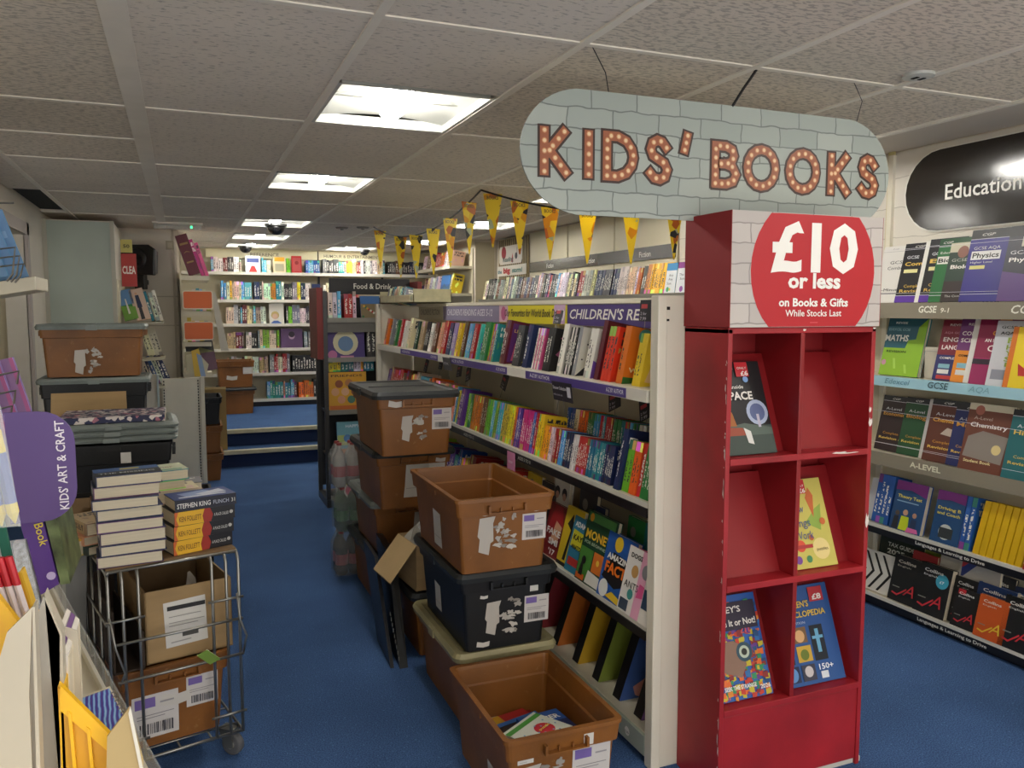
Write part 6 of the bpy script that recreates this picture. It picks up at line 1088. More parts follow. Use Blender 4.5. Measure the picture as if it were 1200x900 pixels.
for k in range(1, 9): tw('base_wire', [(0, TD * k / 9, .1), (TW, TD * k / 9, .1)], .0035)
for k in range(1, 4): tw('base_wire', [(TW * k / 4, 0, .095), (TW * k / 4, TD, .095)], .0035)
MB().box(0, .02, TT + .004, TW, TD, TT + .012).build('shelf_board', M_CARD_IN, T)
for x, y in ((.37, .05), (.03, .05), (.37, .5), (.03, .5)):
    c = D.objects.new('castor', None); COL.objects.link(c); c.parent = T; c.location = (x, y, 0); c.rotation_euler = (0, 0, RAD(35))
    tyre = MB().loft([[(dx, .038 * r * math.cos(2 * math.pi * k / 20), .038 + .038 * r * math.sin(2 * math.pi * k / 20)) for k in range(20)] for dx, r in ((-.013, .8), (-.011, .97), (-.005, 1), (.005, 1), (.011, .97), (.013, .8))]); tyre.build('wheel', mat('grey_rubber', '5C5C5E', .6), c, smooth=True)
    MB().loft([[(dx, .014 * math.cos(2 * math.pi * k / 12), .038 + .014 * math.sin(2 * math.pi * k / 12)) for k in range(12)] for dx in (-.017, .017)]).build('hub', mat('pale_hub', '8E8D88', .4), c)
    MB().prism([(-.021, -.012, .03), (-.021, .018, .03), (-.021, .04, .088), (-.021, -.012, .092)], (.004, 0, 0)).prism([(.017, -.012, .03), (.017, .018, .03), (.017, .04, .088), (.017, -.012, .092)], (.004, 0, 0)).box(-.021, -.015, .086, .021, .042, .094).build('fork', mat('fork_steel', '77766F', .4, .7), c)
FTM = Matrix.Translation((TX, TY, 0)) @ Matrix.Rotation(ANG, 4, 'Z')
# terracotta tote and open carton in the trolley
to = tote('plastic_tote', 'terracotta tote covered in postal labels inside the wire trolley', None, 0, 0, 0, w=.345, l=.50, h=.27)
to.matrix_world = FTM @ Matrix.Translation((.195, .275, .107))
for (u, v, kd, sc) in ((-.135, .03, 'label', .14), (.03, .10, 'label', .10), (-.05, .12, 'scrap', .1), (.08, .215, 'white', .035)): paper(to, pl_S(u, -(.236 - .02 * (1 - v / .27 * .947)) - .002 if v < .2 else -.2375, v) @ Matrix.Rotation(RAD(4), 4, 'X'), kd, sc)
ct = thing('cardboard_box', 'tall open brown carton with a white label inside the wire trolley', 'box', (0, 0, 0)); ct.matrix_world = FTM @ Matrix.Translation((.11, .05, .379))
cw, cd, ch = .27, .44, .235
MB().box(0, 0, 0, cw, .005, ch).box(0, 0, 0, .005, cd, ch).box(cw - .005, 0, 0, cw, cd, ch).box(0, cd - .005, 0, cw, cd, ch).box(0, 0, 0, cw, cd, .005).build('carton', M_CARD, ct)
MB().box(.006, .4, 0.006, cw - .006, .43, ch - .01).box(.006, .006, .006, .009, cd - .01, ch - .003).build('carton_lining', M_CARD_IN, ct)
paper(ct, pl_S(.06, -.0006, .04) @ Matrix.Rotation(RAD(2), 4, 'Z'), 'white', .13)
sign_print(ct, pl_S(.06, -.0022, .04), [('r', .006, .122, .124, .136, '22201E'), ('r', .05, .03, .1, .05, '4A4844'), ('r', .01, .08, .12, .082, '8A8680'), ('r', .01, .07, .1, .072, '8A8680'), ('r', .01, .10, .11, .102, '8A8680')])
MB().prism([(.12, .08, .02), (.2, .1, .02), (.19, .16, .2), (.17, .15, .23)], (.01, .01, 0)).box(.03, .1, .01, .12, .3, .1).build('loose_paper', ink('A39A8E'), ct)
c2 = thing('dark_crate', 'dark brown wooden-looking crate pushed behind the carton in the trolley', 'crate', (0, 0, 0)); c2.matrix_world = FTM @ Matrix.Translation((.012, .03, .379))
MB().box(0, 0, 0, .09, .47, .006).box(0, 0, 0, .006, .47, .2).box(.084, 0, 0, .09, .47, .12).box(0, .464, 0, .09, .47, .2).build('crate_body', mat('dark_brown_board', '3A2C20', .8, noise=.2), c2)
gtg = thing('price_tag', 'green and white plastic tag clipped to the trolley gate', 'tag', (0, 0, 0)); gtg.matrix_world = FTM @ Matrix.Translation((.285, -.022, .362)) @ Matrix.Rotation(RAD(-52), 4, 'X') @ Matrix.Rotation(RAD(-35), 4, 'Z')
MB().box(0, -.09, 0, .035, 0, .002).build('tag_strip', ink('8FB04A'), gtg); MB().box(.031, -.09, .002, .035, 0, .003).box(0, -.09, .002, .003, 0, .003).build('tag_edge', ink('E6E6DC'), gtg)
# paperbacks on the trolley top: pages outwards
gs_ = 'paperbacks stacked on the trolley'
z = TT + .013; R_ = random.Random(9)
def onT(x, y, z, w, h, t, cn, lab, rz, items=None, name='paperback', grp=gs_):
    """lying flat, spine at local -X after the turn"""
    M = FTM @ Matrix.Translation((x, y, z + t)) @ Matrix.Rotation(RAD(rz), 4, 'Z') @ Matrix.Rotation(RAD(-90), 4, 'X')
    me, pg = book_mesh(w, t, h, True, bool(items)); o = D.objects.new(name, me); COL.objects.link(o); o.matrix_world = M; o.color = RGB[cn]; tag(o, lab, 'book', grp)
    p = D.objects.new('page_block', pg); COL.objects.link(p); p.parent = o
    if items: sign_print(o, pl_S(0, 0, 0), [_sc(i, w, h) for i in items], 'cover_lettering')
    return o
hs = [.036, .033, .038, .034, .035, .032, .036, .034]
for k, t_ in enumerate(hs):
    last = k == 7
    onT(-.02 + R_.uniform(-.012, .012) - .004 * k * 0, .03 + R_.uniform(-.01, .008), z, .13 if 0 else .185, .125, t_, 'navy blue', 'pale-edged dark paperback in the tall trolley stack, %s from the bottom' % ordn(k) if not last else 'dark paperback with blue and white cover topmost of the tall trolley stack', -6 + R_.uniform(-3, 3),
        [('r', 0, .0, 1, 1, '2C2F33'), ('p', [(0, .5), (1, .6), (1, 1), (0, 1)], '35578E'), ('t', 'THE MISSING', .05, .2, .2, 'D8D6D0', .85, .02), ('r', .4, .7, .7, .85, 'C8B23A')] if last else None); z += t_ + .0005
for o in [o for o in D.objects if o.name.startswith('paperback') and o.get('group') == gs_]: pass
z = TT + .013
FOL = 'KEN FOLLETT'
for k, (t_, nm) in enumerate([(.045, 'F'), (.045, 'F'), (.045, 'F'), (.037, 'S')]):
    M = FTM @ Matrix.Translation((.20 + .004 * k - .006 * (k == 0) * 0, .035 + .004 * k, z)) @ Matrix.Rotation(RAD(8 - 2 * k), 4, 'Z') @ Matrix.Rotation(RAD(90), 4, 'Z') @ Matrix.Rotation(RAD(-90), 4, 'Z') 
    # flat book: spine faces the camera side (-Y), front cover up
    B_ = Matrix(((0, 0, 1, 0), (1, 0, 0, 0), (0, -1, 0, t_), (0, 0, 0, 1)))   # book x->Y, z->X, -y->Z (cover up)
    w, h = .125, .195; me, pg = book_mesh(w, t_, h, True, True)
    o = D.objects.new('paperback', me); COL.objects.link(o); o.matrix_world = M @ B_; o.color = (*hx('17161A'), 1)
    p = D.objects.new('page_block', pg); COL.objects.link(p); p.parent = o
    tag(o, ['lowest thick black and orange novel on the right trolley pile', 'second thick black and orange novel on the right trolley pile', 'third thick black and orange novel, just under the blue-topped one', 'thick dark blue horror novel topmost of the right trolley pile'][k], 'book', 'thick novels on the trolley')
    Ps = Matrix(((0, 0, -1, 0), (0, -1, 0, t_), (1, 0, 0, 0), (0, 0, 0, 1)))    # spine print plane: text along book z, up towards the cover
    if nm == 'F': sign_print(o, Ps, [('r', .0, 0, .1, t_, 'E3B022'), ('p', [(0, 0), (.012, 0), (.005, t_ / 2), (.012, t_), (0, t_)], 'C8602A'), ('p', [(.092, 0), (.115, 0), (.122, t_ / 2), (.113, t_), (.095, t_), (.088, t_ / 2)], '9E2A1C'), ('t', FOL, .014, .013, .024, '5A2A10', .07, .0), ('t', 'A PLACE CALLED', .125, .016, .014, 'D8D6D0', .048), ('c', .182, t_ / 2, .006, 'B8B6B0')], 'spine_lettering')
    else:
        sign_print(o, Ps, [('r', 0, 0, h, t_, '171A2C'), ('t', 'STEPHEN KING', .006, .01, .022, 'E8E6E0', .105, .01), ('t', 'FLINCH', .12, .011, .018, 'B8BCCC', .05), ('t', '31', .178, .011, .018, 'D8D6D0', .012)], 'spine_lettering')
        sign_print(o, pl_S(0, 0, 0), [('r', 0, 0, w, h, '33457E'), ('p', [(.02, .05), (.09, .03), (.11, .12), (.05, .16)], '8A9CC4'), ('p', [(.03, .1), (.06, .08), (.1, .17), (.05, .18)], 'C8CCD8'), ('r', .02, .02, .035, .17, 'D8DAE2')], 'cover_lettering')
    z += t_ + .0006
z = TT + .013
for k, (t_, cn, w, h) in enumerate([(.045, 'cream', .16, .2), (.045, 'beige', .17, .2), (.045, 'cream', .19, .2), (.032, 'yellow', .17, .19), (.036, 'teal', .19, .2)]):
    onT(.17 + (.02, .01, -.0, -.02, -.03)[k], .33, z + 0.015, w, h * .68, t_, cn, ['lowest paged-out paperback of the rear trolley pile', 'second paged-out paperback of the rear trolley pile', 'third paged-out paperback of the rear trolley pile', 'fourth, yellow-covered paperback of the rear trolley pile', 'topmost pale green paperback of the rear trolley pile'][k], (4, 8, -4, 2, 0)[k],
        [('r', 0, 0, 1, 1, 'C9CDB0'), ('t', 'Summer', .2, .4, .3, '8A4A4A', .6), ('r', .1, .1, .9, .2, '4A9A86')] if k == 4 else None); z += t_ + .0006
z = TT + .013
onT(-.13, .17, z + .0, .12, .16, .05, 'yellow', 'yellow bilingual dictionary with blue oval hanging over the trolley edge', 25, [('r', 0, 0, 1, 1, 'E0C81E'), ('c', .35, .72, .26, '2F6AB0'), ('t', 'SPANISH', .1, .35, .16, '2A2A1A', .75, .02), ('c', .7, .2, .09, 'C23A2E')])
onT(-.02, .19, z, .12, .17, .03, 'dark green', 'dark green paperback lying behind the tall trolley stack', 20)
onT(-.03, .2, z + .031, .12, .17, .03, 'peach', 'red and green edged paperback above the dark green one', 14)
onT(-.02, .2, z + .062, .12, .17, .04, 'beige', 'beige thick paperback behind the tall trolley stack', 10)
# papers hanging down the trolley's wall side
lp = thing('paper_bundle', 'bundle of grey papers hanging down the wall side of the trolley', 'papers', (-.42, 2.95, 0))
for k in range(4): MB().prism([(.0 + .012 * k, 0, .35 + .03 * k), (.05 + .012 * k, .03, .35), (.07 + .01 * k, .05, .72), (.01 + .01 * k, .02, .74)], (.002, .006, 0)).build('paper_sheet', ink(['A8A49A', '96938C', 'B4B0A6', '8C8A86'][k]), lp)

# ================================================================ pegboard end, board, leaning panels near the steps
PB = thing('pegboard_panel', 'cream perforated metal end panel standing before the steps', 'shelving end', (-.17, 7.45, 0))
MB().box(0, 0, 0, .30, .03, .92).build('panel', M_WHITE, PB, bevel=.003)
MB().box(.30, -.01, 0, .335, .045, .93).build('upright', M_WHITE, PB, bevel=.003)
mb = MB()
for k in range(36): mb.box(.010, -.004, .03 + k * .0245, .019, .0, .045 + k * .0245).box(.280, -.004, .03 + k * .0245, .289, .0, .045 + k * .0245)
mb.build('slot_row', M_HOLE, PB)['kind'] = 'stuff'
WP = thing('leaning_panel', 'plain white board leaning between the totes and the pegboard end', 'board', (-.42, 7.1, 0)); MB().prism([(0, 0, 0), (.22, 0, 0), (.22, .05, .98), (0, .05, .98)], (0, .02, 0)).build('board', mat('off_white_board', 'C9C3B6', .5), WP); MB().box(.22, -.0, 0, .235, .06, .98).build('metal_edge', mat('blue_grey_edge', 'AEBDC0', .35), WP)
MD = thing('fibreboard_sheet', 'tan fibreboard sheet standing on the lower step beside the pegboard', 'board', (.13, 8.16, .166)); MB().box(0, 0, 0, .24, .02, .60).build('sheet', mat('tan_fibreboard', '9A7F4C', .7, noise=.05), MD, bevel=.001)
MB().box(-.001, -.001, .585, .241, .021, .603).build('pale_edge', ink('C9B07A'), MD)
for k, z in enumerate((.0, .25, .50)):
    LT('brown tote seen edge-on between pegboard and fibreboard, %s from the floor' % ordn(k), 'totes behind the pegboard', -.05, 7.5, z, w=.36, l=.42, h=.24, black=(k == 2))
# totes on the raised floor
up1 = tote('plastic_tote', 'closed brown tote on the raised floor by the back shelves', 'totes on the raised floor', .36, 9.65, UP, w=.4, l=.42, h=.29, lid=M_LID_K)
up2 = tote('plastic_tote', 'open brown tote with stickers stacked on the raised floor', 'totes on the raised floor', .34, 9.65, UP + .305, w=.42, l=.42, h=.3, stickers=[('S', -.1, .08, 'scrap', .12), ('S', .08, .15, 'white', .1)])
wb = thing('power_box', 'small white socket box on the raised floor beside the rack post', 'socket box', (1.43, 9.0, UP)); MB().box(0, 0, 0, .09, .05, .11).build('box_body', M_PAN, wb, bevel=.003); MB().box(.02, -.002, .03, .07, 0, .08).build('face_plate', ink('B8B6AE'), wb)

# ================================================================ left bay: speaker and slanting shelves
LS = thing('loudspeaker', 'black loudspeaker on a bracket high on the pale wall', 'speaker', (-.33, 8.17, 1.95), RAD(-18)); LS.scale = (1.22, 1.1, 1.1)
MB().loft([[(x * s, y, z * s) for x, z in ((-.14, -.11), (.14, -.13), (.15, .08), (.1, .12), (-.12, .12), (-.15, .06))] for y, s in ((-.12, .96), (-.10, 1), (.02, .85), (.05, .7))]).build('cabinet', M_BLACK, LS, bevel=.006)
MB().loft([[(.09 * math.cos(2 * math.pi * k / 18) * s, y, .09 * math.sin(2 * math.pi * k / 18) * s) for k in range(18)] for y, s in ((-.121, 1), (-.126, .95), (-.118, .4))]).build('grille_ring', M_DARK, LS, smooth=True)
MB().box(-.03, -.05, -.24, .04, .03, -.11).box(-.02, .0, -.2, .03, .09, -.16).build('bracket', M_BLACK, LS, bevel=.004)
CH = thing('wall_socket', 'small beige control box beside the loudspeaker', 'control box', (-.11, 8.28, 2.06)); MB().box(0, 0, 0, .07, .018, .08).build('box_body', ink('A39C88'), CH); MB().box(.015, -.003, .015, .055, 0, .065).build('face_plate', ink('B8B09A'), CH)
SL = thing('side_shelving', 'cream sloping shelves on the wall end beneath the loudspeaker', 'shelving', (-.48, 7.3, 0))
for z in (1.40, 1.10, .86): MB().prism([(.0, 0, z - .03), (.34, 0, z - .012), (.34, 0, z + .0), (.0, 0, z - .015)], (0, .55, 0)).build('shelf', M_SHELF, SL)
MB().box(0, 0, .5, .012, .95, 1.75).build('back_board', M_BACK, SL)
FL = Frame('S', -.47, 7.62, 0); gL = 'books on the sloping shelves under the loudspeaker'
faced(FL, .03, .0, 1.405, .11, .03, .26, 'green', 'sports_book', 'green golfing book with a blue sky under the loudspeaker', gL, [('r', 0, .5, 1, 1, '5A86B8'), ('p', [(0, 0), (1, 0), (1, .4), (0, .5)], '6A9A3A'), ('p', [(.4, .2), (.55, .2), (.5, .7), (.42, .7)], 'D8D6D0')], back=8, lean=-14)
faced(FL, .125, .0, 1.405, .11, .03, .27, 'peach', 'sports_book', 'pink-edged book with a standing man in navy on its cover', gL, [('r', 0, 0, 1, 1, 'C8AE9E'), ('c', .45, .85, .09, 'C89A7E'), ('p', [(.3, .4), (.65, .4), (.6, .8), (.35, .8)], '1F2A4A'), ('p', [(.32, .02), (.6, .02), (.58, .4), (.36, .4)], '2A2A30')], back=8, lean=-14)
row(FL, .235, .34, 1.405, 'sports_book', 'upper sloping shelf', gL, 101, 'white,teal,peach,cream', t=(.02, .03), h=(.24, .27), w=.12, back=8, b=.02, run=(1, 1), lean=-14)
row(FL, .2, .35, 1.105, 'sports_book', 'middle sloping shelf', gL, 102, 'cream,white,sky blue', t=(.025, .035), h=(.24, .26), w=.12, back=8, b=.02, run=(1, 2), lean=-16)
row(FL, .2, .38, .865, 'sports_book', 'lowest sloping shelf', gL, 103, 'navy blue,blue,red,white', t=(.02, .035), h=(.24, .26), w=.12, back=8, b=.02, run=(1, 2), lean=-20)
cl = thing('clearance_sign', 'red CLEARANCE card standing beside the loudspeaker', 'sign', (-.46, 7.75, 1.70)); MB().box(0, 0, 0, .12, .004, .28).build('card', ink('B03430'), cl)
M_ = pl_S(0, -.0005, 0) @ Matrix.Translation((.06, .14, 0)) @ Matrix.Rotation(0, 4, 'Z')
sign_print(cl, pl_S(0, -.0005, 0), [('t', 'CLEARANCE', .01, .12, .07, 'F0E6DE', .3, .03)])
D.objects.remove([c for c in cl.children if c.name.startswith('lettering')][0]); sign_print(cl, pl_S(0, -.0005, 0), [('t', 'CLEA', .008, .11, .09, 'F0E6DE', .104, .03)])
yb = thing('yellow_card', 'small yellow card above the red clearance card', 'card', (-.46, 7.76, 1.99)); MB().box(0, 0, 0, .09, .03, .11).build('card', ink('C8BE6A'), yb); sign_print(yb, pl_S(0, -.0005, 0), [('t', '50', .02, .04, .04, '4A4430', .05, .02)])

# side wall shelving with orange cards
OS = thing('side_shelving', 'cream narrow shelving with orange cards before the back wall', 'shelving', (.0, 7.95, 0))
for z in (1.80, 1.48, 1.20, .92): MB().box(0, 0, z - .03, .25, .9, z).box(0, -.006, z - .032, .25, 0, z + .008).build('shelf', M_SHELF, OS)
MB().box(0, 0, .5, .012, .95, 1.85).build('back_board', M_BACK, OS)
MB().prism([(.26, -.004, 1.66), (.30, -.004, 1.66), (.40, .0, 1.12), (.33, 0, 1.12)], (0, .01, 0)).build('hanging_card', ink('BDB8AC'), OS)
for z, lb in ((1.505, 'upper'), (1.225, 'lower')):
    c = thing('orange_card', lb + ' blank orange card with rounded corners on the narrow shelving', 'card', (.015, 7.91, z), RAD(3), 'orange cards')
    MB().prism([(p[0], 0, p[1]) for p in rrect(0, 0, .26, .17, .02, 0)], (0, .004, 0)).build('card_edge', ink('D8CDB8'), c); MB().prism([(p[0], -.001, p[1]) for p in rrect(.01, .01, .25, .16, .015, 0)], (0, .001, 0)).build('card_face', ink('D0622A'), c)
gO = 'items on the narrow shelving'; FO = Frame('S', 0, 7.95, 0)
for k, (a, cn, l, t_) in enumerate([(.0, 'maroon', 'tall maroon gift book with gold print leaning on the narrow shelf', .05), (.105, 'magenta', 'crimson gift book leaning behind the maroon one', .03), (.14, 'pink', 'pale pink gift book leaning outermost on the narrow shelf', .02)]):
    book(Matrix.Translation((a + .08, 7.97, 1.805)) @ Matrix.Rotation(RAD(0), 4, 'Z'), 0, 0, 0, .1 if k == 0 else .03, .1, .37 - .03 * k, cn, 'gift_book', l, gO, spine=False, lean=-17, parts=True, cover=[('t', 'A', .2, .55, .06, '8A6A3A', .6), ('r', .2, .3, .8, .34, '8A6A3A'), ('r', .15, .75, .85, .8, '8A6A3A')] if k == 0 else None)
row(FO, .1, .26, 1.49, 'gift_book', 'behind upper orange card', gO, 111, 'white,sky blue,red', t=(.02, .04), h=(.18, .22), w=.14, back=5, b=.1, run=(1, 1))
row(FO, .05, .26, 1.21, 'gift_book', 'behind lower orange card', gO, 112, 'white,blue,red,yellow', t=(.02, .04), h=(.18, .22), w=.14, back=5, b=.1, run=(1, 1))
faced(FO, .06, .02, .925, .24, .02, .28, 'charcoal', 'gift_book', 'dark landscape picture book on the lowest narrow shelf', gO, [('r', 0, 0, 1, .6, '6A4A5E'), ('p', [(0, .6), (.5, .8), (1, .6)], '7A7A50')], lean=-8)
ev = thing('paper_envelope', 'two cream blank envelopes propped on the lowest narrow shelf', 'envelope', (.03, 7.965, .921)); MB().prism([(0, 0, 0), (.17, 0, 0), (.19, 0, .08), (.10, 0, .19), (.0, 0, .17)], (0, .006, 0)).build('envelope', ink('CFC9AE'), ev); MB().prism([(.0, .01, 0), (.08, .01, 0), (.06, .01, .2), (-.01, .01, .2)], (0, .004, 0)).build('rear_envelope', ink('B8B090'), ev)
yl = thing('magazine', 'yellow and blue folded magazine by the top of the pegboard end', 'magazine', (.09, 7.46, .93)); MB().prism([(0, 0, 0), (.09, 0, 0), (.04, 0, .24), (-.02, 0, .22)], (0, .01, 0)).build('cover', ink('D8B23A'), yl); MB().prism([(.05, -.002, 0), (.09, -.002, 0), (.06, -.002, .18), (.02, -.002, .2)], (0, .002, 0)).build('blue_panel', ink('8FA8C8'), yl)

# ================================================================ near left: slanting craft shelf, wall rack, purple sign
# wall rack at far left
WR = thing('wire_wall_rack', 'cream slotted shelf with wire prongs on the wall beside the doorway', 'wall rack', (-.55, 2.8, 1.0))
MB().prism([(-.1, 0, .515), (.15, 0, .56), (.15, 0, .60), (-.1, 0, .555)], (0, .25, 0)).box(-.1, .22, .3, -.08, .25, .9).build('shelf', M_SHELF, WR, bevel=.002)
for k in range(3):
    yy = -.02 - .06 * k; MB().tube([(-.1, yy, .61 + .03 * k), (.06, yy, .625 + .02 * k), (.125, yy, .635 + .02 * k), (.115, yy, .60), (.10, yy, .58)], .003, 5).build('prong', M_CHROME, WR)
MB().tube([(-.1, -.12, .79), (.125, -.12, .80)], .003, 5).build('prong', M_CHROME, WR)
gw = 'blue booklets in the wall rack'
for k in range(3):
    book(Matrix.Translation((-.60 + .022 * k, 2.84 + .03 * k, 1.565)), 0, 0, 0, .13, .008, .21, 'sky blue', 'craft_booklet', 'pale blue craft booklet in the wall rack, %s from the wall' % ordn(k), gw, spine=False, lean=-17, parts=True, cover=[('r', 0, 0, 1, 1, '6E98C4'), ('c', .7, .2, .12, '3A5A8A'), ('r', .4, .6, .9, .7, '8FB4D8')], cat='booklet')
gq = 'pink craft packs under the wall rack'
WR2 = thing('wire_wall_rack', 'lower cream rack with long wire prongs holding the pink craft packs', 'wall rack', (-.5, 2.2, 1.0))
MB().box(-.3, -.02, .12, .16, .10, .15).box(-.3, .08, -.3, -.28, .1, .5).build('shelf', M_SHELF, WR2)
for k, z in enumerate((.36, .32, .29)): MB().tube([(-.3, -.08 - .05 * k, z - .03), (.10, -.05 - .05 * k, z - .01), (.15, -.05 - .05 * k, z - .0), (.145, -.05 - .05 * k, z - .03)], .003, 5).build('prong', M_CHROME, WR2)
for k in range(3):
    book(Matrix.Translation((-.545 + .025 * k, 2.19 + .03 * k, 1.152)), 0, 0, 0, .17, .02, .2, 'lilac', 'craft_pack', 'pink and violet craft pack in the lower rack, %s from the wall' % ordn(k), gq, spine=False, lean=-14, parts=True, cat='craft pack', cover=[('r', 0, 0, 1, 1, '8E6A96'), ('r', .95, 0, 1, 1, 'A8588A'), ('c', .7, .7, .12, '5A6AA0'), ('c', .6, .4, .16, 'B07AA8'), ('r', .1, .1, .7, .2, '6A4A8A')])

# purple flag sign
KS = thing('craft_sign', "purple rounded sign reading KIDS' ART & CRAFT projecting over the near shelf", 'sign', (-.232, 1.3, 1.20))
r_ = .045; w0, h0 = .085, .158
MB().prism([(p[0], 0, p[1]) for p in ([(0, 0)] + [(w0 - r_ + r_ * math.sin(RAD(a)), r_ - r_ * math.cos(RAD(a))) for a in range(0, 91, 15)] + [(w0 - r_ + r_ * math.cos(RAD(a)), h0 - r_ + r_ * math.sin(RAD(a))) for a in range(0, 91, 15)] + [(0, h0)])], (0, .003, 0)).build('sign_board', mat('purple_card', '5A4480', .5), KS)
m2 = MB(); text(m2, "KIDS' ART & CRAFT", pl_S(0, -.0012, 0) @ Matrix.Translation((.074, .016, 0)) @ Matrix.Rotation(RAD(91), 4, 'Z'), .0165, 0, .128, .012); m2.build('lettering', ink('E9E4EE'), KS)

# sloping craft display: the lip runs from far-wall side down to the near end
SH = Matrix.Translation((-.235, 1.62, 1.0)) @ Matrix.Rotation(math.atan2(-.68, .175), 4, 'Z')   # local x along the lip towards the viewer, local y: away from the wall
CD = thing('craft_display', 'near cream display shelf with clear lip holding craft stock', 'shelving', (0, 0, 0)); CD.matrix_world = SH
MB().box(0, -.34, -.02, .95, .0, .0).build('shelf', M_SHELF, CD); MB().box(0, 0, -.03, .95, .004, .012).build('ticket_strip', M_LIP, CD); MB().box(0, .004, -.03, .95, .006, .035).build('clear_lip', M_GLASS, CD)
MB().box(-.02, -.05, -.03, .03, .012, -.005).build('bracket', ink('CFC9B8'), CD)
MB().box(0, -.36, -.6, .95, -.34, .45).build('back_board', M_BACK, CD)
GC = 'craft stock on the near sloping shelf'
def cs_(name, label, cat, x, y, z, rx=0, ry=0, rz=0):
    t = thing(name, label, cat); t['group'] = GC; t.matrix_world = SH @ Matrix.Translation((x, y, z)) @ Matrix.Rotation(RAD(rz), 4, 'Z') @ Matrix.Rotation(RAD(ry), 4, 'Y') @ Matrix.Rotation(RAD(rx), 4, 'X'); return t
# ---- craft stock standing along the sloping shelf
def craft(name, label, cat, y, x, z): return thing(name, label, cat, (x, y, z), 0, GC)
def slab(parent, nm, pts, th, m, y=0): return MB().prism([(px, y, pz) for px, pz in pts], (0, th, 0)).build(nm, m, parent)
M_DIV = mat('beige_divider_card', 'C2B9A6', .5, noise=.05)
M_YEL = mat('yellow_plastic', 'F0B800', .35)
d1 = craft('shelf_divider', 'curved beige card divider furthest back by the yellow tray', 'divider', .80, -.15, 1.0)
slab(d1, 'card', [(.02, .24), (.0, .22), (-.03, .12), (-.04, 0), (.012, 0), (.014, .16)], .004, M_DIV); slab(d1, 'folded_edge', [(.014, 0), (.018, 0), (.022, .24), (.02, .24)], .02, M_DIV)
d2 = craft('shelf_divider', 'curved grey card divider in the middle of the craft shelf', 'divider', .86, -.13, 1.0)
slab(d2, 'card', [(0, .23), (-.015, .18), (-.035, .05), (-.037, 0), (.004, 0), (.012, .19)], .004, mat('grey_divider_card', 'ADA89E', .5, noise=.05)); slab(d2, 'folded_edge', [(.006, 0), (.01, 0), (.014, .19), (.001, .232)], .02, M_DIV)
slab(d2, 'rear_card', [(-.02, 0), (-.02, .19), (.02, .17), (.022, 0)], .003, M_DIV, .06)
d3 = craft('shelf_divider', 'small tan card divider nearest the trolley on the craft shelf', 'divider', .82, -.07, 1.0)
slab(d3, 'card', [(.012, .125), (-.008, .10), (-.014, .0), (.018, 0), (.022, .07)], .004, mat('tan_divider_card', 'B59E6E', .5)); slab(d3, 'clear_edge', [(.013, .127), (.03, .0), (.027, 0), (.011, .12)], .002, M_LIP, -.002)
tf = craft('magazine_file', 'yellow slatted plastic file between grey and tan dividers', 'file', .845, -.12, 1.0)
slab(tf, 'panel', [(0, 0), (.002, .14), (.042, .085), (.04, 0)], .003, mat('amber_plastic', 'D9A012', .4)); slab(tf, 'rim', [(.001, .125), (.003, .148), (.044, .09), (.043, .072)], .008, M_YEL, -.005)
for px in (.012, .027): slab(tf, 'slat', [(px, 0), (px + .003, 0), (px - .001, .135 - px * 1.25), (px - .004, .138 - px * 1.25)], .005, M_YEL, -.006)
slab(tf, 'side_wall', [(-.001, 0), (.0, .145), (.004, .14), (.003, 0)], .05, M_YEL)
yt = craft('plastic_tray', 'deep yellow plastic tray at the wall side of the craft shelf', 'tray', .90, -.19, 1.05)
slab(yt, 'panel', [(-.02, 0), (-.02, .18), (.012, .175), (.033, .135), (.03, 0)], .004, M_YEL); slab(yt, 'rim', [(-.02, .165), (-.02, .185), (.014, .178), (.036, .138), (.032, .125), (.01, .162)], .01, M_YEL, -.004)
for k, (px, c, h, l) in enumerate([(-.128, 'D8CFC4', .17, 'cream'), (-.124, '6A3A80', .165, 'violet'), (-.120, 'E0DAD0', .16, 'white')]):
    b_ = craft('sticker_pad', 'thin %s sticker pad edge between grey divider and yellow file' % l, 'pad', .885, px - .0, 1.0); slab(b_, 'pad_cover', [(0, 0), (.0025, 0), (.0045, h), (.001, h + .004)], .1, ink(c)); slab(b_, 'pad_pages', [(.0025, 0), (.0032, 0), (.005, h - .003), (.0044, h - .003)], .098, M_PAGE, .001)
sn = craft('spiral_pad', 'violet and blue burst spiral pad behind the yellow file', 'pad', 1.0, -.125, .99)
M_BURST = D.materials.new('burst_print'); M_BURST.use_nodes = True; N = M_BURST.node_tree.nodes; L = M_BURST.node_tree.links; tc = N.new('ShaderNodeTexCoord'); wv = N.new('ShaderNodeTexWave'); wv.inputs['Scale'].default_value = 60; wv.inputs['Distortion'].default_value = 3; L.new(tc.outputs['Object'], wv.inputs[0])
cr = N.new('ShaderNodeValToRGB'); L.new(wv.outputs[0], cr.inputs[0]); e = cr.color_ramp.elements; e[0].color = (*hx('4A2A80'), 1); e[1].color = (*hx('8FB8D8'), 1); q = e.new(.5); q.color = (*hx('3A5AB0'), 1); L.new(cr.outputs[0], N['Principled BSDF'].inputs['Base Color'])
slab(sn, 'pad_cover', [(0, .07), (.034, .078), (.052, .03), (.036, .0), (-.0, .0)], .004, M_BURST); slab(sn, 'page_block', [(.001, .068), (.034, .076), (.05, .03), (.035, .002), (.0, .002)], .01, M_PAGE, .004)
for k in range(9): MB().tube([(.036 + .0018 * k, -.002, .074 - .005 * k), (.039 + .0018 * k, .004, .073 - .005 * k), (.037 + .0018 * k, .012, .071 - .005 * k)], .0008, 4).build('binding_ring', M_CHROME, sn)
pb_ = craft('activity_book', 'purple spined story book leaning under the purple craft sign', 'book', 1.312, -.236, 1.095)
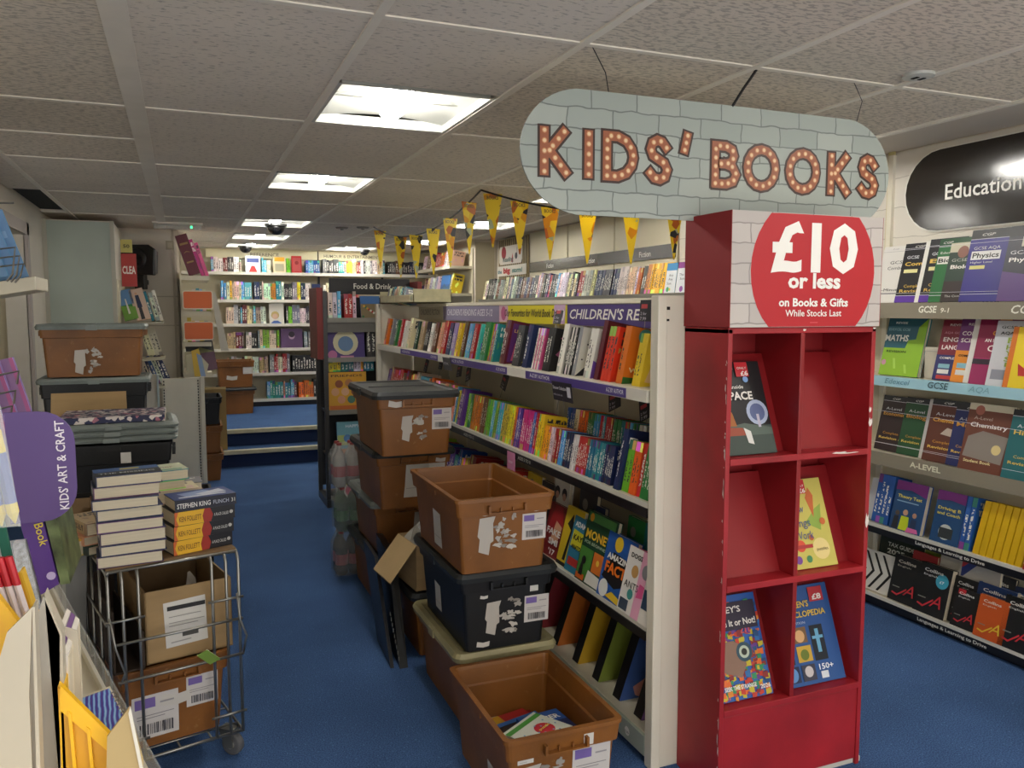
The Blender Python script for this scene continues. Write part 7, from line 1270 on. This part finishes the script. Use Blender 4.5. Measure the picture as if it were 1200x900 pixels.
slab(pb_, 'spine', [(.0, .175), (.03, .18), (.058, .008), (.034, -.005)], .16, mat('violet_cover', '4E2A7E', .35)); slab(pb_, 'front_cover', [(.032, .18), (.05, .178), (.072, .006), (.06, .006)], .15, mat('photo_cover', '5E6A44', .35, noise=.8, nscale=30), .004)
m2 = MB(); text(m2, 'A Play Book', Matrix.Translation((.022, -.0012, .145)) @ Matrix.Rotation(RAD(90), 4, 'X') @ Matrix.Rotation(RAD(-79), 4, 'Z'), .016, 0, .08, .005); m2.build('lettering', ink('D8C23A'), pb_)
MB().prism([(.049 + .006 * math.cos(k * math.pi / 6), -.0012, .022 + .006 * math.sin(k * math.pi / 6)) for k in range(12)], (0, .001, 0)).build('round_emblem', ink('B8A8D0'), pb_)
pk = craft('pencil_pack', 'clear pack of jumbo yellow and blue pencils pointing down', 'pencils', .95, -.175, 1.28)
for k, px in enumerate((-.014, -.002, .010)):
    pen = MB().loft([circ(px, 0, .0058, 8, zz) for zz in (.022, .075)]).build('pencil', ink('2A4AA0'), pk); 
    for o_ in (pen,): o_.rotation_euler = (0, RAD(-8), 0)
    c_ = MB().loft([circ(px, 0, r, 8, zz) for zz, r in ((0, .0006), (.012, .0058), (.022, .0058))]).build('pencil_tip', ink('E0C82A'), pen); MB().loft([circ(px, 0, .006, 8, zz) for zz in (.075, .098)]).build('pencil_end', ink('E8CC2A'), pen)
pkc = slab(pk, 'clear_wrap', [(-.03, .0), (.016, .0), (.004, .125), (-.04, .13)], .002, M_GLASS, -.008)
gp_ = craft('glitter_pack', 'dark green curved felt pack at the wall side of the craft shelf', 'pack', .97, -.18, 1.16)
slab(gp_, 'felt_sheet', [(-.012, .17), (0, .13), (.008, .07), (.006, .02), (.0, .0), (-.02, .03)], .006, mat('green_felt', '1F5A4A', .9)); slab(gp_, 'grey_sheet', [(-.03, .17), (-.014, .17), (-.002, .08), (-.006, .0), (-.03, .0)], .004, ink('A8AAA4'), -.002)
for k in range(3):
    m_ = craft('marker_pen', 'red capped white marker, %s from the wall' % ordn(k), 'marker', .94, -.180 + .0075 * k, 1.165)
    MB().loft([[(x + dx, yy, z_) for x, yy, z_ in circ(0, 0, .0036, 8, zz)] for dx, zz in ((.012, 0), (.0, .055))]).build('barrel', ink('D8CDD0'), m_); MB().loft([[(x + dx, yy, z_) for x, yy, z_ in circ(0, 0, .0038, 8, zz)] for dx, zz in ((.0, .055), (-.006, .085))]).build('cap', ink('B8202E'), m_)
yp = craft('craft_strip', 'slim orange yellow craft strip beside the silver tinsel', 'craft strip', .985, -.17, 1.13); slab(yp, 'strip', [(-.008, .085), (.0, .09), (.02, .0), (.012, .0)], .004, ink('D89A22')); slab(yp, 'fold', [(.0, .09), (.002, .09), (.022, 0), (.02, 0)], .02, ink('E8B83A'))
sk = craft('tinsel_pack', 'silver and copper sparkling tinsel pack by the purple book', 'pack', 1.15, -.2, 1.10); slab(sk, 'tinsel', [(-.004, .11), (.008, .11), (.026, .0), (.004, .0)], .02, mat('tinsel_foil', '9A9AA6', .3, .6, noise=.8, nscale=160)); slab(sk, 'clear_wrap', [(-.006, .115), (.01, .115), (.028, 0), (.002, 0)], .001, M_GLASS, -.003)
